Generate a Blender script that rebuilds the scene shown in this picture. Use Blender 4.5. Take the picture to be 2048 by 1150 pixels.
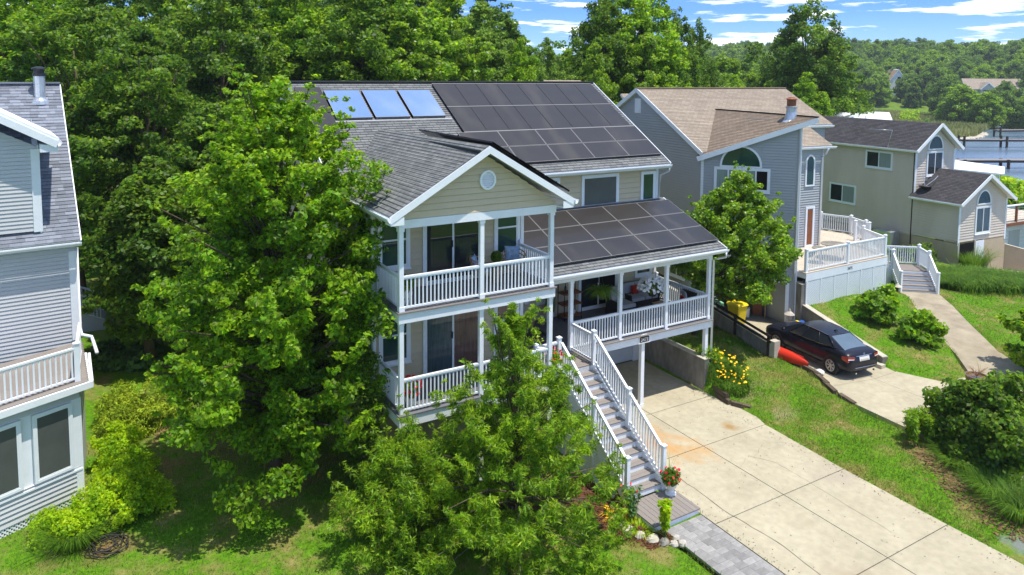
import bpy, math, random
import numpy as np
from mathutils import Vector, Matrix

# ------------------------------------------------------------------ camera, sky, sun, exposure
scene = bpy.context.scene
for o in list(bpy.data.objects): bpy.data.objects.remove(o)
COL = scene.collection
YAW, PITCH, ROLL = 0.53258375, 0.0822722226, -0.0071656777
cd = bpy.data.cameras.new('camera'); cam = bpy.data.objects.new('camera', cd); COL.objects.link(cam)
cd.sensor_width = 36.0; cd.lens = 1440.26/2048*36; cd.shift_y = -(575-269.53)/2048; cd.clip_start = .1; cd.clip_end = 4000
fw = Vector((math.sin(YAW)*math.cos(PITCH), math.cos(YAW)*math.cos(PITCH), -math.sin(PITCH)))
rt = Vector((math.cos(YAW), -math.sin(YAW), 0)); dn = fw.cross(rt)
rt2 = math.cos(ROLL)*rt+math.sin(ROLL)*dn; dn2 = fw.cross(rt2)
mm = Matrix((rt2, -dn2, -fw)).transposed().to_4x4(); mm.translation = Vector((-6.69, -16.98, 11.44))
cam.matrix_world = mm
scene.camera = cam
SUN = Vector((.28, -.40, 1.62)).normalized()
w = bpy.data.worlds.new('World'); scene.world = w; w.use_nodes = True
nt = w.node_tree; nt.nodes.clear()
def N(t, typ, **k):
    n = t.nodes.new(typ)
    for a, b in k.items(): setattr(n, a, b)
    return n
out = N(nt, 'ShaderNodeOutputWorld'); bg = N(nt, 'ShaderNodeBackground'); bg.inputs[1].default_value = .15
sky = N(nt, 'ShaderNodeTexSky', sky_type='NISHITA'); sky.sun_disc = False
sky.sun_elevation = math.radians(73.2); sky.sun_rotation = math.radians(145); sky.altitude = 50; sky.air_density = 1.0; sky.dust_density = .15; sky.ozone_density = 3.0
tint = N(nt, 'ShaderNodeHueSaturation'); tint.inputs['Saturation'].default_value = 1.1; tint.inputs['Value'].default_value = 1.0
geo = N(nt, 'ShaderNodeTexCoord'); mp = N(nt, 'ShaderNodeMapping'); mp.inputs['Scale'].default_value = (3.2, 3.2, 30)
nz = N(nt, 'ShaderNodeTexNoise'); nz.inputs['Scale'].default_value = 2.6; nz.inputs['Detail'].default_value = 9; nz.inputs['Roughness'].default_value = .6
rp = N(nt, 'ShaderNodeValToRGB'); rp.color_ramp.elements[0].position = .53; rp.color_ramp.elements[1].position = .63
mx = N(nt, 'ShaderNodeMix', data_type='RGBA'); mx.inputs[7].default_value = (8.2, 8.3, 8.6, 1)
L = nt.links.new
L(sky.outputs[0], tint.inputs['Color']); L(geo.outputs['Generated'], mp.inputs[0]); L(mp.outputs[0], nz.inputs[0]); L(nz.outputs[0], rp.inputs[0])
L(rp.outputs[0], mx.inputs[0]); blu = N(nt, 'ShaderNodeMix', data_type='RGBA', blend_type='MULTIPLY'); blu.inputs[0].default_value = 1; sep = N(nt, 'ShaderNodeSeparateXYZ'); L(geo.outputs['Generated'], sep.inputs[0]); br = N(nt, 'ShaderNodeValToRGB'); br.color_ramp.elements[0].position = .0; br.color_ramp.elements[0].color = (.46, .63, 1.0, 1); br.color_ramp.elements[1].position = .45; br.color_ramp.elements[1].color = (.95, .95, .97, 1); e_ = br.color_ramp.elements.new(.09); e_.color = (.27, .44, 1.0, 1); L(sep.outputs[2], br.inputs[0]); L(br.outputs[0], blu.inputs[7]); L(tint.outputs[0], blu.inputs[6]); L(blu.outputs[2], mx.inputs[6]); L(mx.outputs[2], bg.inputs[0]); L(bg.outputs[0], out.inputs[0])
sd = bpy.data.lights.new('sun', 'SUN'); sd.energy = 4.0; sd.angle = math.radians(.5); sd.color = (1, .955, .88)
so = bpy.data.objects.new('sun', sd); COL.objects.link(so); so.rotation_euler = SUN.to_track_quat('Z', 'Y').to_euler(); so.location = (0, 0, 60)
vs = scene.view_settings; vs.view_transform = 'Standard'; vs.look = 'None'; vs.exposure = 0.58; vs.gamma = 1; vs.use_curve_mapping = False
scene.render.engine = 'CYCLES'; scene.cycles.max_bounces = 6; scene.cycles.transparent_max_bounces = 8

# ------------------------------------------------------------------ helpers
R = random.Random(7)
def sc(c): return tuple(c)+(1,) if len(c) == 3 else c
MATS = {}
def mat(name, c, rough=.7, spec=.3, metal=0, var=.12, vs_=1.5, vs2=None, bump=0, bs=40, island=0, transl=0, c2=None, coord='Object', stretch=None, coat=0):
    m = bpy.data.materials.new(name); m.use_nodes = True; t = m.node_tree; p = t.nodes['Principled BSDF']
    MATS[name] = m
    p.inputs['Roughness'].default_value = rough; p.inputs['Specular IOR Level'].default_value = spec; p.inputs['Metallic'].default_value = metal
    p.inputs['Coat Weight'].default_value = coat
    tc = N(t, 'ShaderNodeTexCoord'); src = tc.outputs[coord if coord != 'World' else 'Object']
    if coord == 'World': src = N(t, 'ShaderNodeNewGeometry').outputs['Position']
    if stretch:
        mpn = N(t, 'ShaderNodeMapping'); mpn.inputs['Scale'].default_value = stretch; t.links.new(src, mpn.inputs[0]); src = mpn.outputs[0]
    c = sc(c); c2 = sc(c2) if c2 else None
    col = None
    if var or c2:
        n1 = N(t, 'ShaderNodeTexNoise'); n1.inputs['Scale'].default_value = vs_; n1.inputs['Detail'].default_value = 6; n1.inputs['Roughness'].default_value = .62
        t.links.new(src, n1.inputs[0])
        r1 = N(t, 'ShaderNodeValToRGB'); r1.color_ramp.elements[0].position = .3; r1.color_ramp.elements[1].position = .7
        lo = tuple(x*(1-var) for x in c[:3])+(1,); hi = c2 if c2 else tuple(min(1, x*(1+var)) for x in c[:3])+(1,)
        r1.color_ramp.elements[0].color = lo; r1.color_ramp.elements[1].color = hi
        t.links.new(n1.outputs[0], r1.inputs[0]); col = r1.outputs[0]
        if vs2:
            n2 = N(t, 'ShaderNodeTexNoise'); n2.inputs['Scale'].default_value = vs2[0]; n2.inputs['Detail'].default_value = 4; t.links.new(src, n2.inputs[0])
            ov = N(t, 'ShaderNodeMix', data_type='RGBA', blend_type='MULTIPLY'); ov.inputs[0].default_value = 1
            r2 = N(t, 'ShaderNodeValToRGB'); r2.color_ramp.elements[0].position = .35; r2.color_ramp.elements[1].position = .65
            r2.color_ramp.elements[0].color = (1-vs2[1],)*3+(1,); r2.color_ramp.elements[1].color = (1, 1, 1, 1)
            t.links.new(n2.outputs[0], r2.inputs[0]); t.links.new(col, ov.inputs[6]); t.links.new(r2.outputs[0], ov.inputs[7]); col = ov.outputs[2]
    if island:
        g = N(t, 'ShaderNodeNewGeometry'); oi = N(t, 'ShaderNodeObjectInfo')
        hs = N(t, 'ShaderNodeHueSaturation')
        if col: t.links.new(col, hs.inputs['Color'])
        else: hs.inputs['Color'].default_value = c
        mr = N(t, 'ShaderNodeMapRange'); mr.inputs[3].default_value = 1-island; mr.inputs[4].default_value = 1+island
        ad = N(t, 'ShaderNodeMath', operation='ADD'); fr = N(t, 'ShaderNodeMath', operation='FRACT')
        t.links.new(g.outputs['Random Per Island'], ad.inputs[0]); t.links.new(oi.outputs['Random'], ad.inputs[1]); t.links.new(ad.outputs[0], fr.inputs[0])
        t.links.new(fr.outputs[0], mr.inputs[0]); t.links.new(mr.outputs[0], hs.inputs['Value'])
        if transl:
            mh = N(t, 'ShaderNodeMapRange'); mh.inputs[3].default_value = .475; mh.inputs[4].default_value = .515
            ml = N(t, 'ShaderNodeMath', operation='MULTIPLY'); ml.inputs[1].default_value = 7.3; fr2 = N(t, 'ShaderNodeMath', operation='FRACT')
            t.links.new(fr.outputs[0], ml.inputs[0]); t.links.new(ml.outputs[0], fr2.inputs[0]); t.links.new(fr2.outputs[0], mh.inputs[0]); t.links.new(mh.outputs[0], hs.inputs['Hue'])
        col = hs.outputs[0]
    if col: t.links.new(col, p.inputs['Base Color'])
    else: p.inputs['Base Color'].default_value = c
    if bump:
        n3 = N(t, 'ShaderNodeTexNoise'); n3.inputs['Scale'].default_value = bs; n3.inputs['Detail'].default_value = 5; t.links.new(src, n3.inputs[0])
        b = N(t, 'ShaderNodeBump'); b.inputs['Strength'].default_value = bump; b.inputs['Distance'].default_value = .02
        t.links.new(n3.outputs[0], b.inputs['Height']); t.links.new(b.outputs[0], p.inputs['Normal'])
    if transl:
        tr = N(t, 'ShaderNodeBsdfTranslucent'); ms = N(t, 'ShaderNodeMixShader'); ms.inputs[0].default_value = transl
        gm = N(t, 'ShaderNodeHueSaturation'); gm.inputs['Value'].default_value = 1.9; gm.inputs['Hue'].default_value = .49; t.links.new(col, gm.inputs['Color']); t.links.new(gm.outputs[0], tr.inputs[0])
        o = t.nodes['Material Output']; t.links.new(p.outputs[0], ms.inputs[1]); t.links.new(tr.outputs[0], ms.inputs[2]); t.links.new(ms.outputs[0], o.inputs[0])
    return m

class Fr:   # a vertical wall frame: u runs along compass heading h, n points out of the wall
    def __init__(s, x, y, h, z=0):
        s.o = np.array([x, y, z], float); a = math.radians(h); s.h = h
        s.U = np.array([math.sin(a), math.cos(a), 0]); s.Nn = np.array([math.cos(a), -math.sin(a), 0])
    def P(s, u, n, z): return s.o+s.U*u+s.Nn*n+np.array([0, 0, z])
    def off(s, u=0, n=0, z=0):
        f = Fr(0, 0, s.h); f.o = s.P(u, n, z); return f
    def turn(s, u, n, dh):
        p = s.P(u, n, 0); return Fr(p[0], p[1], s.h+dh, s.o[2])
WF = Fr(0, 0, 90)  # world frame: u=x, n=-y

class MB:
    def __init__(s): s.v = []; s.f = []; s.uv = []
    def add(s, vs, fs, uvs=None):
        b = len(s.v); s.v += [tuple(map(float, p)) for p in vs]; s.f += [tuple(b+i for i in f) for f in fs]
        if uvs: s.uv += uvs
        return s
    def hexa(s, a):   # 8 points: bottom 4 ccw, top 4
        return s.add(a, [(0, 3, 2, 1), (4, 5, 6, 7), (0, 1, 5, 4), (1, 2, 6, 5), (2, 3, 7, 6), (3, 0, 4, 7)])
    def box(s, x0, y0, z0, x1, y1, z1):
        return s.hexa([(x0, y0, z0), (x1, y0, z0), (x1, y1, z0), (x0, y1, z0), (x0, y0, z1), (x1, y0, z1), (x1, y1, z1), (x0, y1, z1)])
    def fbox(s, F, u0, u1, n0, n1, z0, z1):
        P = F.P
        return s.hexa([P(u0, n1, z0), P(u1, n1, z0), P(u1, n0, z0), P(u0, n0, z0), P(u0, n1, z1), P(u1, n1, z1), P(u1, n0, z1), P(u0, n0, z1)])
    def beam(s, a, b, wd, ht, up=(0, 0, 1)):   # rectangular bar from a to b
        a = Vector(a); b = Vector(b); d = (b-a).normalized(); u = Vector(up)
        if abs(d.dot(u)) > .98: u = Vector((0, 1, 0))
        r = d.cross(u).normalized()*wd/2; q = r.cross(d).normalized()*ht/2
        return s.hexa([a-r-q, a+r-q, b+r-q, b-r-q, a-r+q, a+r+q, b+r+q, b-r+q])
    def tube(s, pts, rad, n=8, cap=True):
        pts = [Vector(p) for p in pts]; rs = rad if isinstance(rad, (list, tuple)) else [rad]*len(pts)
        vs = []; fs = []
        for i, p in enumerate(pts):
            d = (pts[min(i+1, len(pts)-1)]-pts[max(i-1, 0)]).normalized()
            u = Vector((0, 0, 1)) if abs(d.z) < .95 else Vector((1, 0, 0))
            r = d.cross(u).normalized(); q = r.cross(d)
            for k in range(n):
                t = 2*math.pi*k/n; vs.append(p+(r*math.cos(t)+q*math.sin(t))*rs[i])
        for i in range(len(pts)-1):
            for k in range(n):
                a = i*n+k; b = i*n+(k+1) % n; fs.append((a, b, b+n, a+n))
        if cap: fs.append(tuple(range(n-1, -1, -1))); fs.append(tuple((len(pts)-1)*n+k for k in range(n)))
        return s.add(vs, fs)
    def lathe(s, c, prof, n=16):
        vs = []; fs = []
        for r, z in prof:
            for k in range(n):
                t = 2*math.pi*k/n; vs.append((c[0]+r*math.cos(t), c[1]+r*math.sin(t), c[2]+z))
        for i in range(len(prof)-1):
            for k in range(n):
                a = i*n+k; b = i*n+(k+1) % n; fs.append((a, b, b+n, a+n))
        fs.append(tuple(range(n-1, -1, -1))); fs.append(tuple((len(prof)-1)*n+k for k in range(n)))
        return s.add(vs, fs)
    def prism(s, poly, z0, z1):
        n = len(poly); z0s = z0 if isinstance(z0, (list, tuple)) else [z0]*n; z1s = z1 if isinstance(z1, (list, tuple)) else [z1]*n
        vs = [(p[0], p[1], z0s[i]) for i, p in enumerate(poly)]+[(p[0], p[1], z1s[i]) for i, p in enumerate(poly)]
        fs = [tuple(range(n-1, -1, -1)), tuple(range(n, 2*n))]+[(i, (i+1) % n, n+(i+1) % n, n+i) for i in range(n)]
        return s.add(vs, fs)
    def fpoly(s, F, pts, n0, n1):   # polygon in wall plane (u,z) extruded n0..n1
        k = len(pts)
        vs = [F.P(u, n0, z) for u, z in pts]+[F.P(u, n1, z) for u, z in pts]
        fs = [tuple(range(k-1, -1, -1)), tuple(range(k, 2*k))]+[(i, (i+1) % k, k+(i+1) % k, k+i) for i in range(k)]
        return s.add(vs, fs)
    def fring(s, F, outer, inner, n0, n1):
        k = len(outer); vs = [F.P(u, n1, z) for u, z in outer]+[F.P(u, n1, z) for u, z in inner]+[F.P(u, n0, z) for u, z in outer]+[F.P(u, n0, z) for u, z in inner]
        fs = []
        for i in range(k):
            j = (i+1) % k; fs += [(i, j, k+j, k+i), (j, i, 2*k+i, 2*k+j), (k+i, k+j, 3*k+j, 3*k+i)]
        return s.add(vs, fs)

ORG = {}
def setp(o, **k):
    for a, b in k.items():
        if b is not None: o[a] = b
    return o
def mesh_obj(name, me, parent, origin):
    o = bpy.data.objects.new(name, me); COL.objects.link(o); ORG[o] = Vector(origin)
    if parent: o.parent = parent; o.location = ORG[o]-ORG[parent]
    else: o.location = ORG[o]
    return o
def build(name, mb, m, parent=None, smooth=False, label=None, cat=None, group=None, kind=None, bevel=0):
    v = np.array(mb.v); lo = v.min(0); hi = v.max(0)
    org = (lo+hi)/2
    if not parent: org[2] = lo[2]
    me = bpy.data.meshes.new(name); me.from_pydata((v-org).tolist(), [], mb.f)
    if mb.uv:
        l = me.uv_layers.new(name='UVMap'); k = 0
        for p in me.polygons:
            for li, uvc in zip(p.loop_indices, mb.uv[p.index]): l.data[li].uv = uvc
    me.materials.append(m)
    if smooth:
        me.polygons.foreach_set('use_smooth', [True]*len(me.polygons))
    me.update()
    o = mesh_obj(name, me, parent, org)
    if bevel:
        b = o.modifiers.new('bevel', 'BEVEL'); b.width = bevel; b.segments = 2; b.limit_method = 'ANGLE'
    return setp(o, label=label, category=cat, group=group, kind=kind)
def thing(name, label, cat, loc, group=None):
    o = bpy.data.objects.new(name, None); COL.objects.link(o); o.location = loc; o.empty_display_size = .2; ORG[o] = Vector(loc)
    return setp(o, label=label, category=cat, group=group)
def place(name, me, parent, pos, rot=None, scl=None):
    o = mesh_obj(name, me, parent, pos)
    if rot: o.rotation_euler = rot
    if scl: o.scale = scl
    return o
def shared(name, mb, m, smooth=False):
    me = bpy.data.meshes.new(name); me.from_pydata(mb.v, [], mb.f); me.materials.append(m)
    if smooth: me.polygons.foreach_set('use_smooth', [True]*len(me.polygons))
    return me
def copy_tree(o, parent=None, **k):
    c = o.copy(); COL.objects.link(c)
    if parent: c.parent = parent
    for ch in o.children: copy_tree(ch, c)
    return setp(c, **k)
def np_mesh(name, verts, nper, m, smooth=False):   # verts (M*nper,3) -> M polygons of nper corners
    me = bpy.data.meshes.new(name); nv = len(verts); npl = nv//nper
    me.vertices.add(nv); me.vertices.foreach_set('co', np.ascontiguousarray(verts, dtype=np.float32).ravel())
    me.loops.add(nv); me.loops.foreach_set('vertex_index', np.arange(nv, dtype=np.int32))
    me.polygons.add(npl); me.polygons.foreach_set('loop_start', np.arange(0, nv, nper, dtype=np.int32)); me.polygons.foreach_set('loop_total', np.full(npl, nper, dtype=np.int32))
    me.materials.append(m); me.update(calc_edges=True); return me
def nrm(a): return a/np.maximum(np.linalg.norm(a, axis=1, keepdims=True), 1e-9)

# ------------------------------------------------------------------ materials
M_white = mat('white_vinyl', (.80, .82, .84), .45, .4, var=.04, vs_=3)
M_trim = mat('white_trim', (.78, .80, .82), .5, .35, var=.05, vs_=2)
M_beige = mat('beige_siding', (.57, .47, .32), .65, .25, var=.06, vs_=1.2, island=.03)
M_grey = mat('blue_grey_siding', (.375, .385, .385), .55, .3, var=.05, vs_=.8)
M_lgrey = mat('pale_grey_siding', (.54, .54, .54), .55, .3, var=.05, vs_=.8, island=.02)
M_tan = mat('tan_siding', (.63, .53, .43), .6, .3, var=.12, vs_=.5, stretch=(1, 1, .25), c2=(.69, .60, .495))
M_tanwall = mat('tan_foundation', (.47, .38, .26), .9, .2, var=.12, vs_=1)
M_concrete = mat('driveway_concrete', (.41, .36, .25), .9, .15, var=.1, vs_=.7, vs2=(5, .12), bump=.15, bs=60, coord='World', c2=(.465, .415, .295))
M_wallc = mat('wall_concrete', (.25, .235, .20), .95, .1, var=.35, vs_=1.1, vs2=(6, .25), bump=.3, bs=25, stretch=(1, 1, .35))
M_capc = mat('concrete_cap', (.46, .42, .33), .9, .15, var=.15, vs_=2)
M_path = mat('path_concrete', (.36, .30, .21), .9, .15, var=.25, vs_=.6, vs2=(2.5, .2), coord='World', c2=(.42, .36, .255))
M_deckd = mat('grey_deck_boards', (.135, .135, .145), .75, .25, var=.1, vs_=3)
M_tread = mat('taupe_composite_boards', (.235, .205, .18), .8, .2, var=.1, vs_=8, stretch=(1, 12, 1), island=.06)
M_deckp = mat('pale_deck_boards', (.50, .43, .34), .8, .2, var=.12, vs_=4, island=.05)
M_dwood = mat('dark_weathered_wood', (.055, .042, .032), .9, .1, var=.35, vs_=4)
M_timber = mat('old_timber', (.11, .085, .06), .95, .1, var=.35, vs_=5)
M_glass = mat('window_glass', (.020, .026, .028), .04, .6, var=.3, vs_=.8)
M_glassg = mat('green_tinted_glass', (.015, .05, .045), .05, .6, var=.3, vs_=1)
M_blind = mat('glass_over_blinds', (.24, .29, .28), .12, .6, var=.25, vs_=9, stretch=(6, 6, .2))
M_screen = mat('insect_screen', (.085, .09, .085), .35, .4, var=.15, vs_=1.5)
M_curt = mat('curtain_behind_glass', (.055, .085, .095), .1, .6, var=.4, vs_=5, stretch=(6, 6, .3))
M_red_curt = mat('pink_brown_curtain_behind_glass', (.13, .075, .06), .12, .6, var=.4, vs_=6, stretch=(6, 6, .2))
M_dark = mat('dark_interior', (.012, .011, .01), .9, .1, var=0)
M_black = mat('black_metal', (.012, .012, .013), .4, .5, var=0)
M_alu = mat('galvanised_metal', (.50, .53, .55), .35, .5, metal=.7, var=.15, vs_=5)
M_garage = mat('white_garage_door', (.55, .58, .60), .6, .3, var=.05)
M_paver = mat('grey_paver', (.26, .25, .235), .9, .15, var=.15, vs_=6, island=.22, bump=.2)
M_mulch = mat('brown_mulch', (.13, .055, .03), .95, .1, var=.5, vs_=14, bump=.8, bs=30, coord='World')
M_soil = mat('brown_soil', (.20, .12, .06), .95, .1, var=.4, vs_=3, bump=.5, coord='World')
M_stone = mat('pale_stone', (.44, .40, .34), .9, .2, var=.3, vs_=5, bump=.5, bs=12)
M_bark = mat('grey_brown_bark', (.12, .09, .06), .95, .1, var=.4, vs_=6, bump=.6, bs=15, stretch=(1, 1, .3))
M_gravel = mat('grey_gravel', (.30, .31, .33), .9, .2, var=.5, vs_=18, bump=.8, bs=30, coord='World')
M_paint = mat('dark_blue_car_paint', (.008, .009, .018), .33, .25, var=0, coat=.3)
M_tyre = mat('tyre_rubber', (.02, .02, .02), .85, .2, var=0)
M_chrome = mat('chrome', (.65, .66, .68), .15, .6, metal=1, var=0)
M_rim = mat('silver_wheel', (.50, .48, .44), .35, .5, metal=.6, var=0)
M_cglass = mat('car_glass', (.018, .022, .028), .05, .6, var=0)
M_crglass = mat('rear_car_glass', (.10, .14, .18), .12, .6, var=.1)
M_redl = mat('red_lamp_lens', (.42, .012, .015), .2, .5, var=0, coat=1)
M_kred = mat('red_kayak_plastic', (.62, .035, .015), .35, .4, var=.05)
M_kgrn = mat('pale_green_plastic', (.28, .60, .33), .4, .4, var=.05)
M_yel = mat('yellow_bin_plastic', (.80, .58, .01), .4, .4, var=.04)
M_wick = mat('dark_wicker', (.03, .024, .022), .7, .3, var=.3, vs_=40)
M_rattan = mat('tan_rattan', (.36, .22, .12), .6, .3, var=.2, vs_=20)
M_cush = mat('pale_grey_cushion', (.36, .36, .38), .9, .1, var=.06)
M_blue = mat('blue_patterned_pillow', (.13, .24, .42), .9, .1, var=.2, vs_=9, c2=(.38, .48, .60))
M_redc = mat('red_fabric', (.40, .03, .02), .9, .1, var=.2)
M_brnw = mat('red_brown_wood', (.22, .075, .03), .5, .35, var=.2, vs_=6)
M_terra = mat('terracotta', (.33, .14, .07), .8, .2, var=.2)
M_pot = mat('white_ceramic_pot', (.75, .75, .73), .35, .4, var=.03)
M_potb = mat('glazed_brown_pot', (.05, .03, .02), .2, .6, var=.2, vs_=4, c2=(.22, .12, .04))
M_grnp = mat('dark_green_fabric', (.01, .05, .04), .8, .2, var=.1)
M_bluep = mat('blue_plastic', (.03, .09, .32), .4, .4, var=.2)
M_hose = mat('black_hose', (.035, .03, .025), .6, .3, var=.1)
M_pv = mat('solar_cells', (.027, .023, .021), .38, .35, var=.12, vs_=1.2, coat=.3)
M_pvf = mat('panel_frame', (.025, .025, .025), .4, .5, var=0)
M_pvl = mat('panel_edge_silver', (.30, .285, .27), .4, .5, metal=.3, var=0)
M_therm = mat('pale_blue_collector_glass', (.15, .24, .44), .08, .6, var=.04, vs_=1, coat=.6)
M_yelf = mat('yellow_petals', (.80, .48, .01), .7, .2, var=.1, island=.15)
M_whif = mat('white_petals', (.80, .80, .78), .7, .2, var=.04)
M_redf = mat('red_petals', (.55, .02, .03), .7, .2, var=.1, island=.2)
M_broad = mat('broadleaf_foliage', (.11, .27, .008), .5, .35, var=.25, vs_=.35, island=.6, transl=.5, c2=(.24, .40, .010), coord='World')
M_dbroad = mat('dark_broadleaf_foliage', (.058, .155, .012), .5, .35, var=.3, vs_=.3, island=.6, transl=.5, c2=(.145, .26, .014), coord='World')
M_willow = mat('narrow_leaf_foliage', (.125, .27, .012), .5, .35, var=.25, vs_=.9, island=.6, transl=.5, c2=(.25, .40, .014), coord='World')
M_bright = mat('yellow_green_foliage', (.22, .47, .006), .5, .3, var=.3, vs_=1.2, island=.35, transl=.5, c2=(.42, .56, .008), coord='World')
M_juni = mat('juniper_foliage', (.17, .32, .012), .6, .2, var=.35, vs_=2, island=.4, transl=.2, c2=(.33, .42, .02), coord='World')
M_glossy = mat('glossy_light_leaves', (.115, .265, .010), .4, .5, var=.25, vs_=1, island=.55, transl=.5, c2=(.23, .37, .012), coord='World')
M_far = mat('far_tree_foliage', (.10, .22, .03), .7, .2, var=.35, vs_=.05, island=.4, transl=.3, c2=(.20, .33, .04), coord='World')
M_hosta = mat('blue_green_leaves', (.09, .20, .045), .5, .3, var=.2, vs_=2, island=.3, transl=.2)
M_reed = mat('marsh_reed', (.22, .29, .07), .8, .2, var=.35, vs_=.05, island=.3, transl=.2, c2=(.33, .33, .12), coord='World')
M_lgrass = mat('long_grass_blades', (.07, .18, .010), .6, .25, var=.25, vs_=1, island=.35, transl=.3, c2=(.12, .24, .015), coord='World')
M_blade = mat('lawn_blades', (.07, .21, .006), .6, .2, var=.3, vs_=.8, island=.4, transl=.3, c2=(.27, .28, .06), coord='World')
M_water = mat('creek_water', (.10, .15, .20), .25, .5, var=.2, vs_=.15, bump=.5, bs=1.2, coord='World', stretch=(.5, 1.2, 1))
M_brroof = mat('brown_shingle', (.30, .215, .145), .9, .1, var=.15, vs_=3, c2=(.36, .27, .19))
M_dkroof = mat('dark_grey_shingle', (.065, .063, .066), .9, .1, var=.2, vs_=3, c2=(.10, .095, .095))
def lawn_mat():
    m = bpy.data.materials.new('lawn_ground'); m.use_nodes = True; t = m.node_tree; p = t.nodes['Principled BSDF']; p.inputs['Roughness'].default_value = .95; p.inputs['Specular IOR Level'].default_value = .1
    g = N(t, 'ShaderNodeNewGeometry')
    def nz_(s, d, lo, hi, c0, c1):
        n = N(t, 'ShaderNodeTexNoise'); n.inputs['Scale'].default_value = s; n.inputs['Detail'].default_value = d; n.inputs['Roughness'].default_value = .65; t.links.new(g.outputs['Position'], n.inputs[0])
        r = N(t, 'ShaderNodeValToRGB'); r.color_ramp.elements[0].position = lo; r.color_ramp.elements[1].position = hi; r.color_ramp.elements[0].color = sc(c0); r.color_ramp.elements[1].color = sc(c1)
        t.links.new(n.outputs[0], r.inputs[0]); return r.outputs[0], n.outputs[0]
    a, _ = nz_(9, 8, .3, .7, (.04, .125, .005), (.13, .27, .010))
    b, _ = nz_(4, 8, .35, .65, (.12, .14, .022), (.27, .22, .085))
    k, _ = nz_(.8, 6, .47, .62, (0, 0, 0), (1, 1, 1))
    x = N(t, 'ShaderNodeMix', data_type='RGBA'); t.links.new(k, x.inputs[0]); t.links.new(a, x.inputs[6]); t.links.new(b, x.inputs[7]); t.links.new(x.outputs[2], p.inputs['Base Color'])
    n = N(t, 'ShaderNodeTexNoise'); n.inputs['Scale'].default_value = 22; n.inputs['Detail'].default_value = 6; t.links.new(g.outputs['Position'], n.inputs[0])
    bp = N(t, 'ShaderNodeBump'); bp.inputs['Strength'].default_value = .9; bp.inputs['Distance'].default_value = .04; t.links.new(n.outputs[0], bp.inputs['Height']); t.links.new(bp.outputs[0], p.inputs['Normal'])
    return m
M_lawn = lawn_mat()
def shingle_mat(name, c1, c2, cm, bw=.28, rh=.14, mort=.012):
    m = bpy.data.materials.new(name); m.use_nodes = True; t = m.node_tree; p = t.nodes['Principled BSDF']; p.inputs['Roughness'].default_value = .92; p.inputs['Specular IOR Level'].default_value = .15
    u = N(t, 'ShaderNodeUVMap'); b = N(t, 'ShaderNodeTexBrick'); b.offset = .37; b.inputs['Color1'].default_value = sc(c1); b.inputs['Color2'].default_value = sc(c2); b.inputs['Mortar'].default_value = sc(cm)
    b.inputs['Scale'].default_value = 1; b.inputs['Brick Width'].default_value = bw; b.inputs['Row Height'].default_value = rh; b.inputs['Mortar Size'].default_value = mort; b.inputs['Mortar Smooth'].default_value = .4; b.inputs['Bias'].default_value = 0
    t.links.new(u.outputs[0], b.inputs[0])
    n = N(t, 'ShaderNodeTexNoise'); n.inputs['Scale'].default_value = 45; n.inputs['Detail'].default_value = 4; g = N(t, 'ShaderNodeNewGeometry'); t.links.new(g.outputs['Position'], n.inputs[0])
    n2 = N(t, 'ShaderNodeTexNoise'); n2.inputs['Scale'].default_value = .8; n2.inputs['Detail'].default_value = 4; t.links.new(g.outputs['Position'], n2.inputs[0])
    x = N(t, 'ShaderNodeMix', data_type='RGBA', blend_type='MULTIPLY'); x.inputs[0].default_value = 1
    r = N(t, 'ShaderNodeMapRange'); r.inputs[3].default_value = .6; r.inputs[4].default_value = 1.35; ad = N(t, 'ShaderNodeMath', operation='ADD'); hf = N(t, 'ShaderNodeMath', operation='MULTIPLY'); hf.inputs[1].default_value = .5
    t.links.new(n.outputs[0], ad.inputs[0]); t.links.new(n2.outputs[0], ad.inputs[1]); t.links.new(ad.outputs[0], hf.inputs[0]); t.links.new(hf.outputs[0], r.inputs[0])
    t.links.new(b.outputs[0], x.inputs[6]); t.links.new(r.outputs[0], x.inputs[7]); t.links.new(x.outputs[2], p.inputs['Base Color'])
    return m
M_shg = shingle_mat('grey_shingles', (.13, .136, .136), (.20, .205, .20), (.06, .062, .062))
M_shb = shingle_mat('brown_shingles', (.29, .235, .18), (.36, .30, .235), (.18, .145, .11))
M_shb2 = shingle_mat('darker_brown_shingles', (.20, .155, .115), (.26, .205, .155), (.14, .10, .07))  # darker brown than the main roofs, for the wing roof alone
M_shd = shingle_mat('charcoal_shingles', (.055, .053, .056), (.085, .08, .082), (.03, .03, .03))
M_shl = mat('slate_blue_shingle', (.19, .205, .235), .92, .15, var=.12, vs_=20, island=.28)
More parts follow.
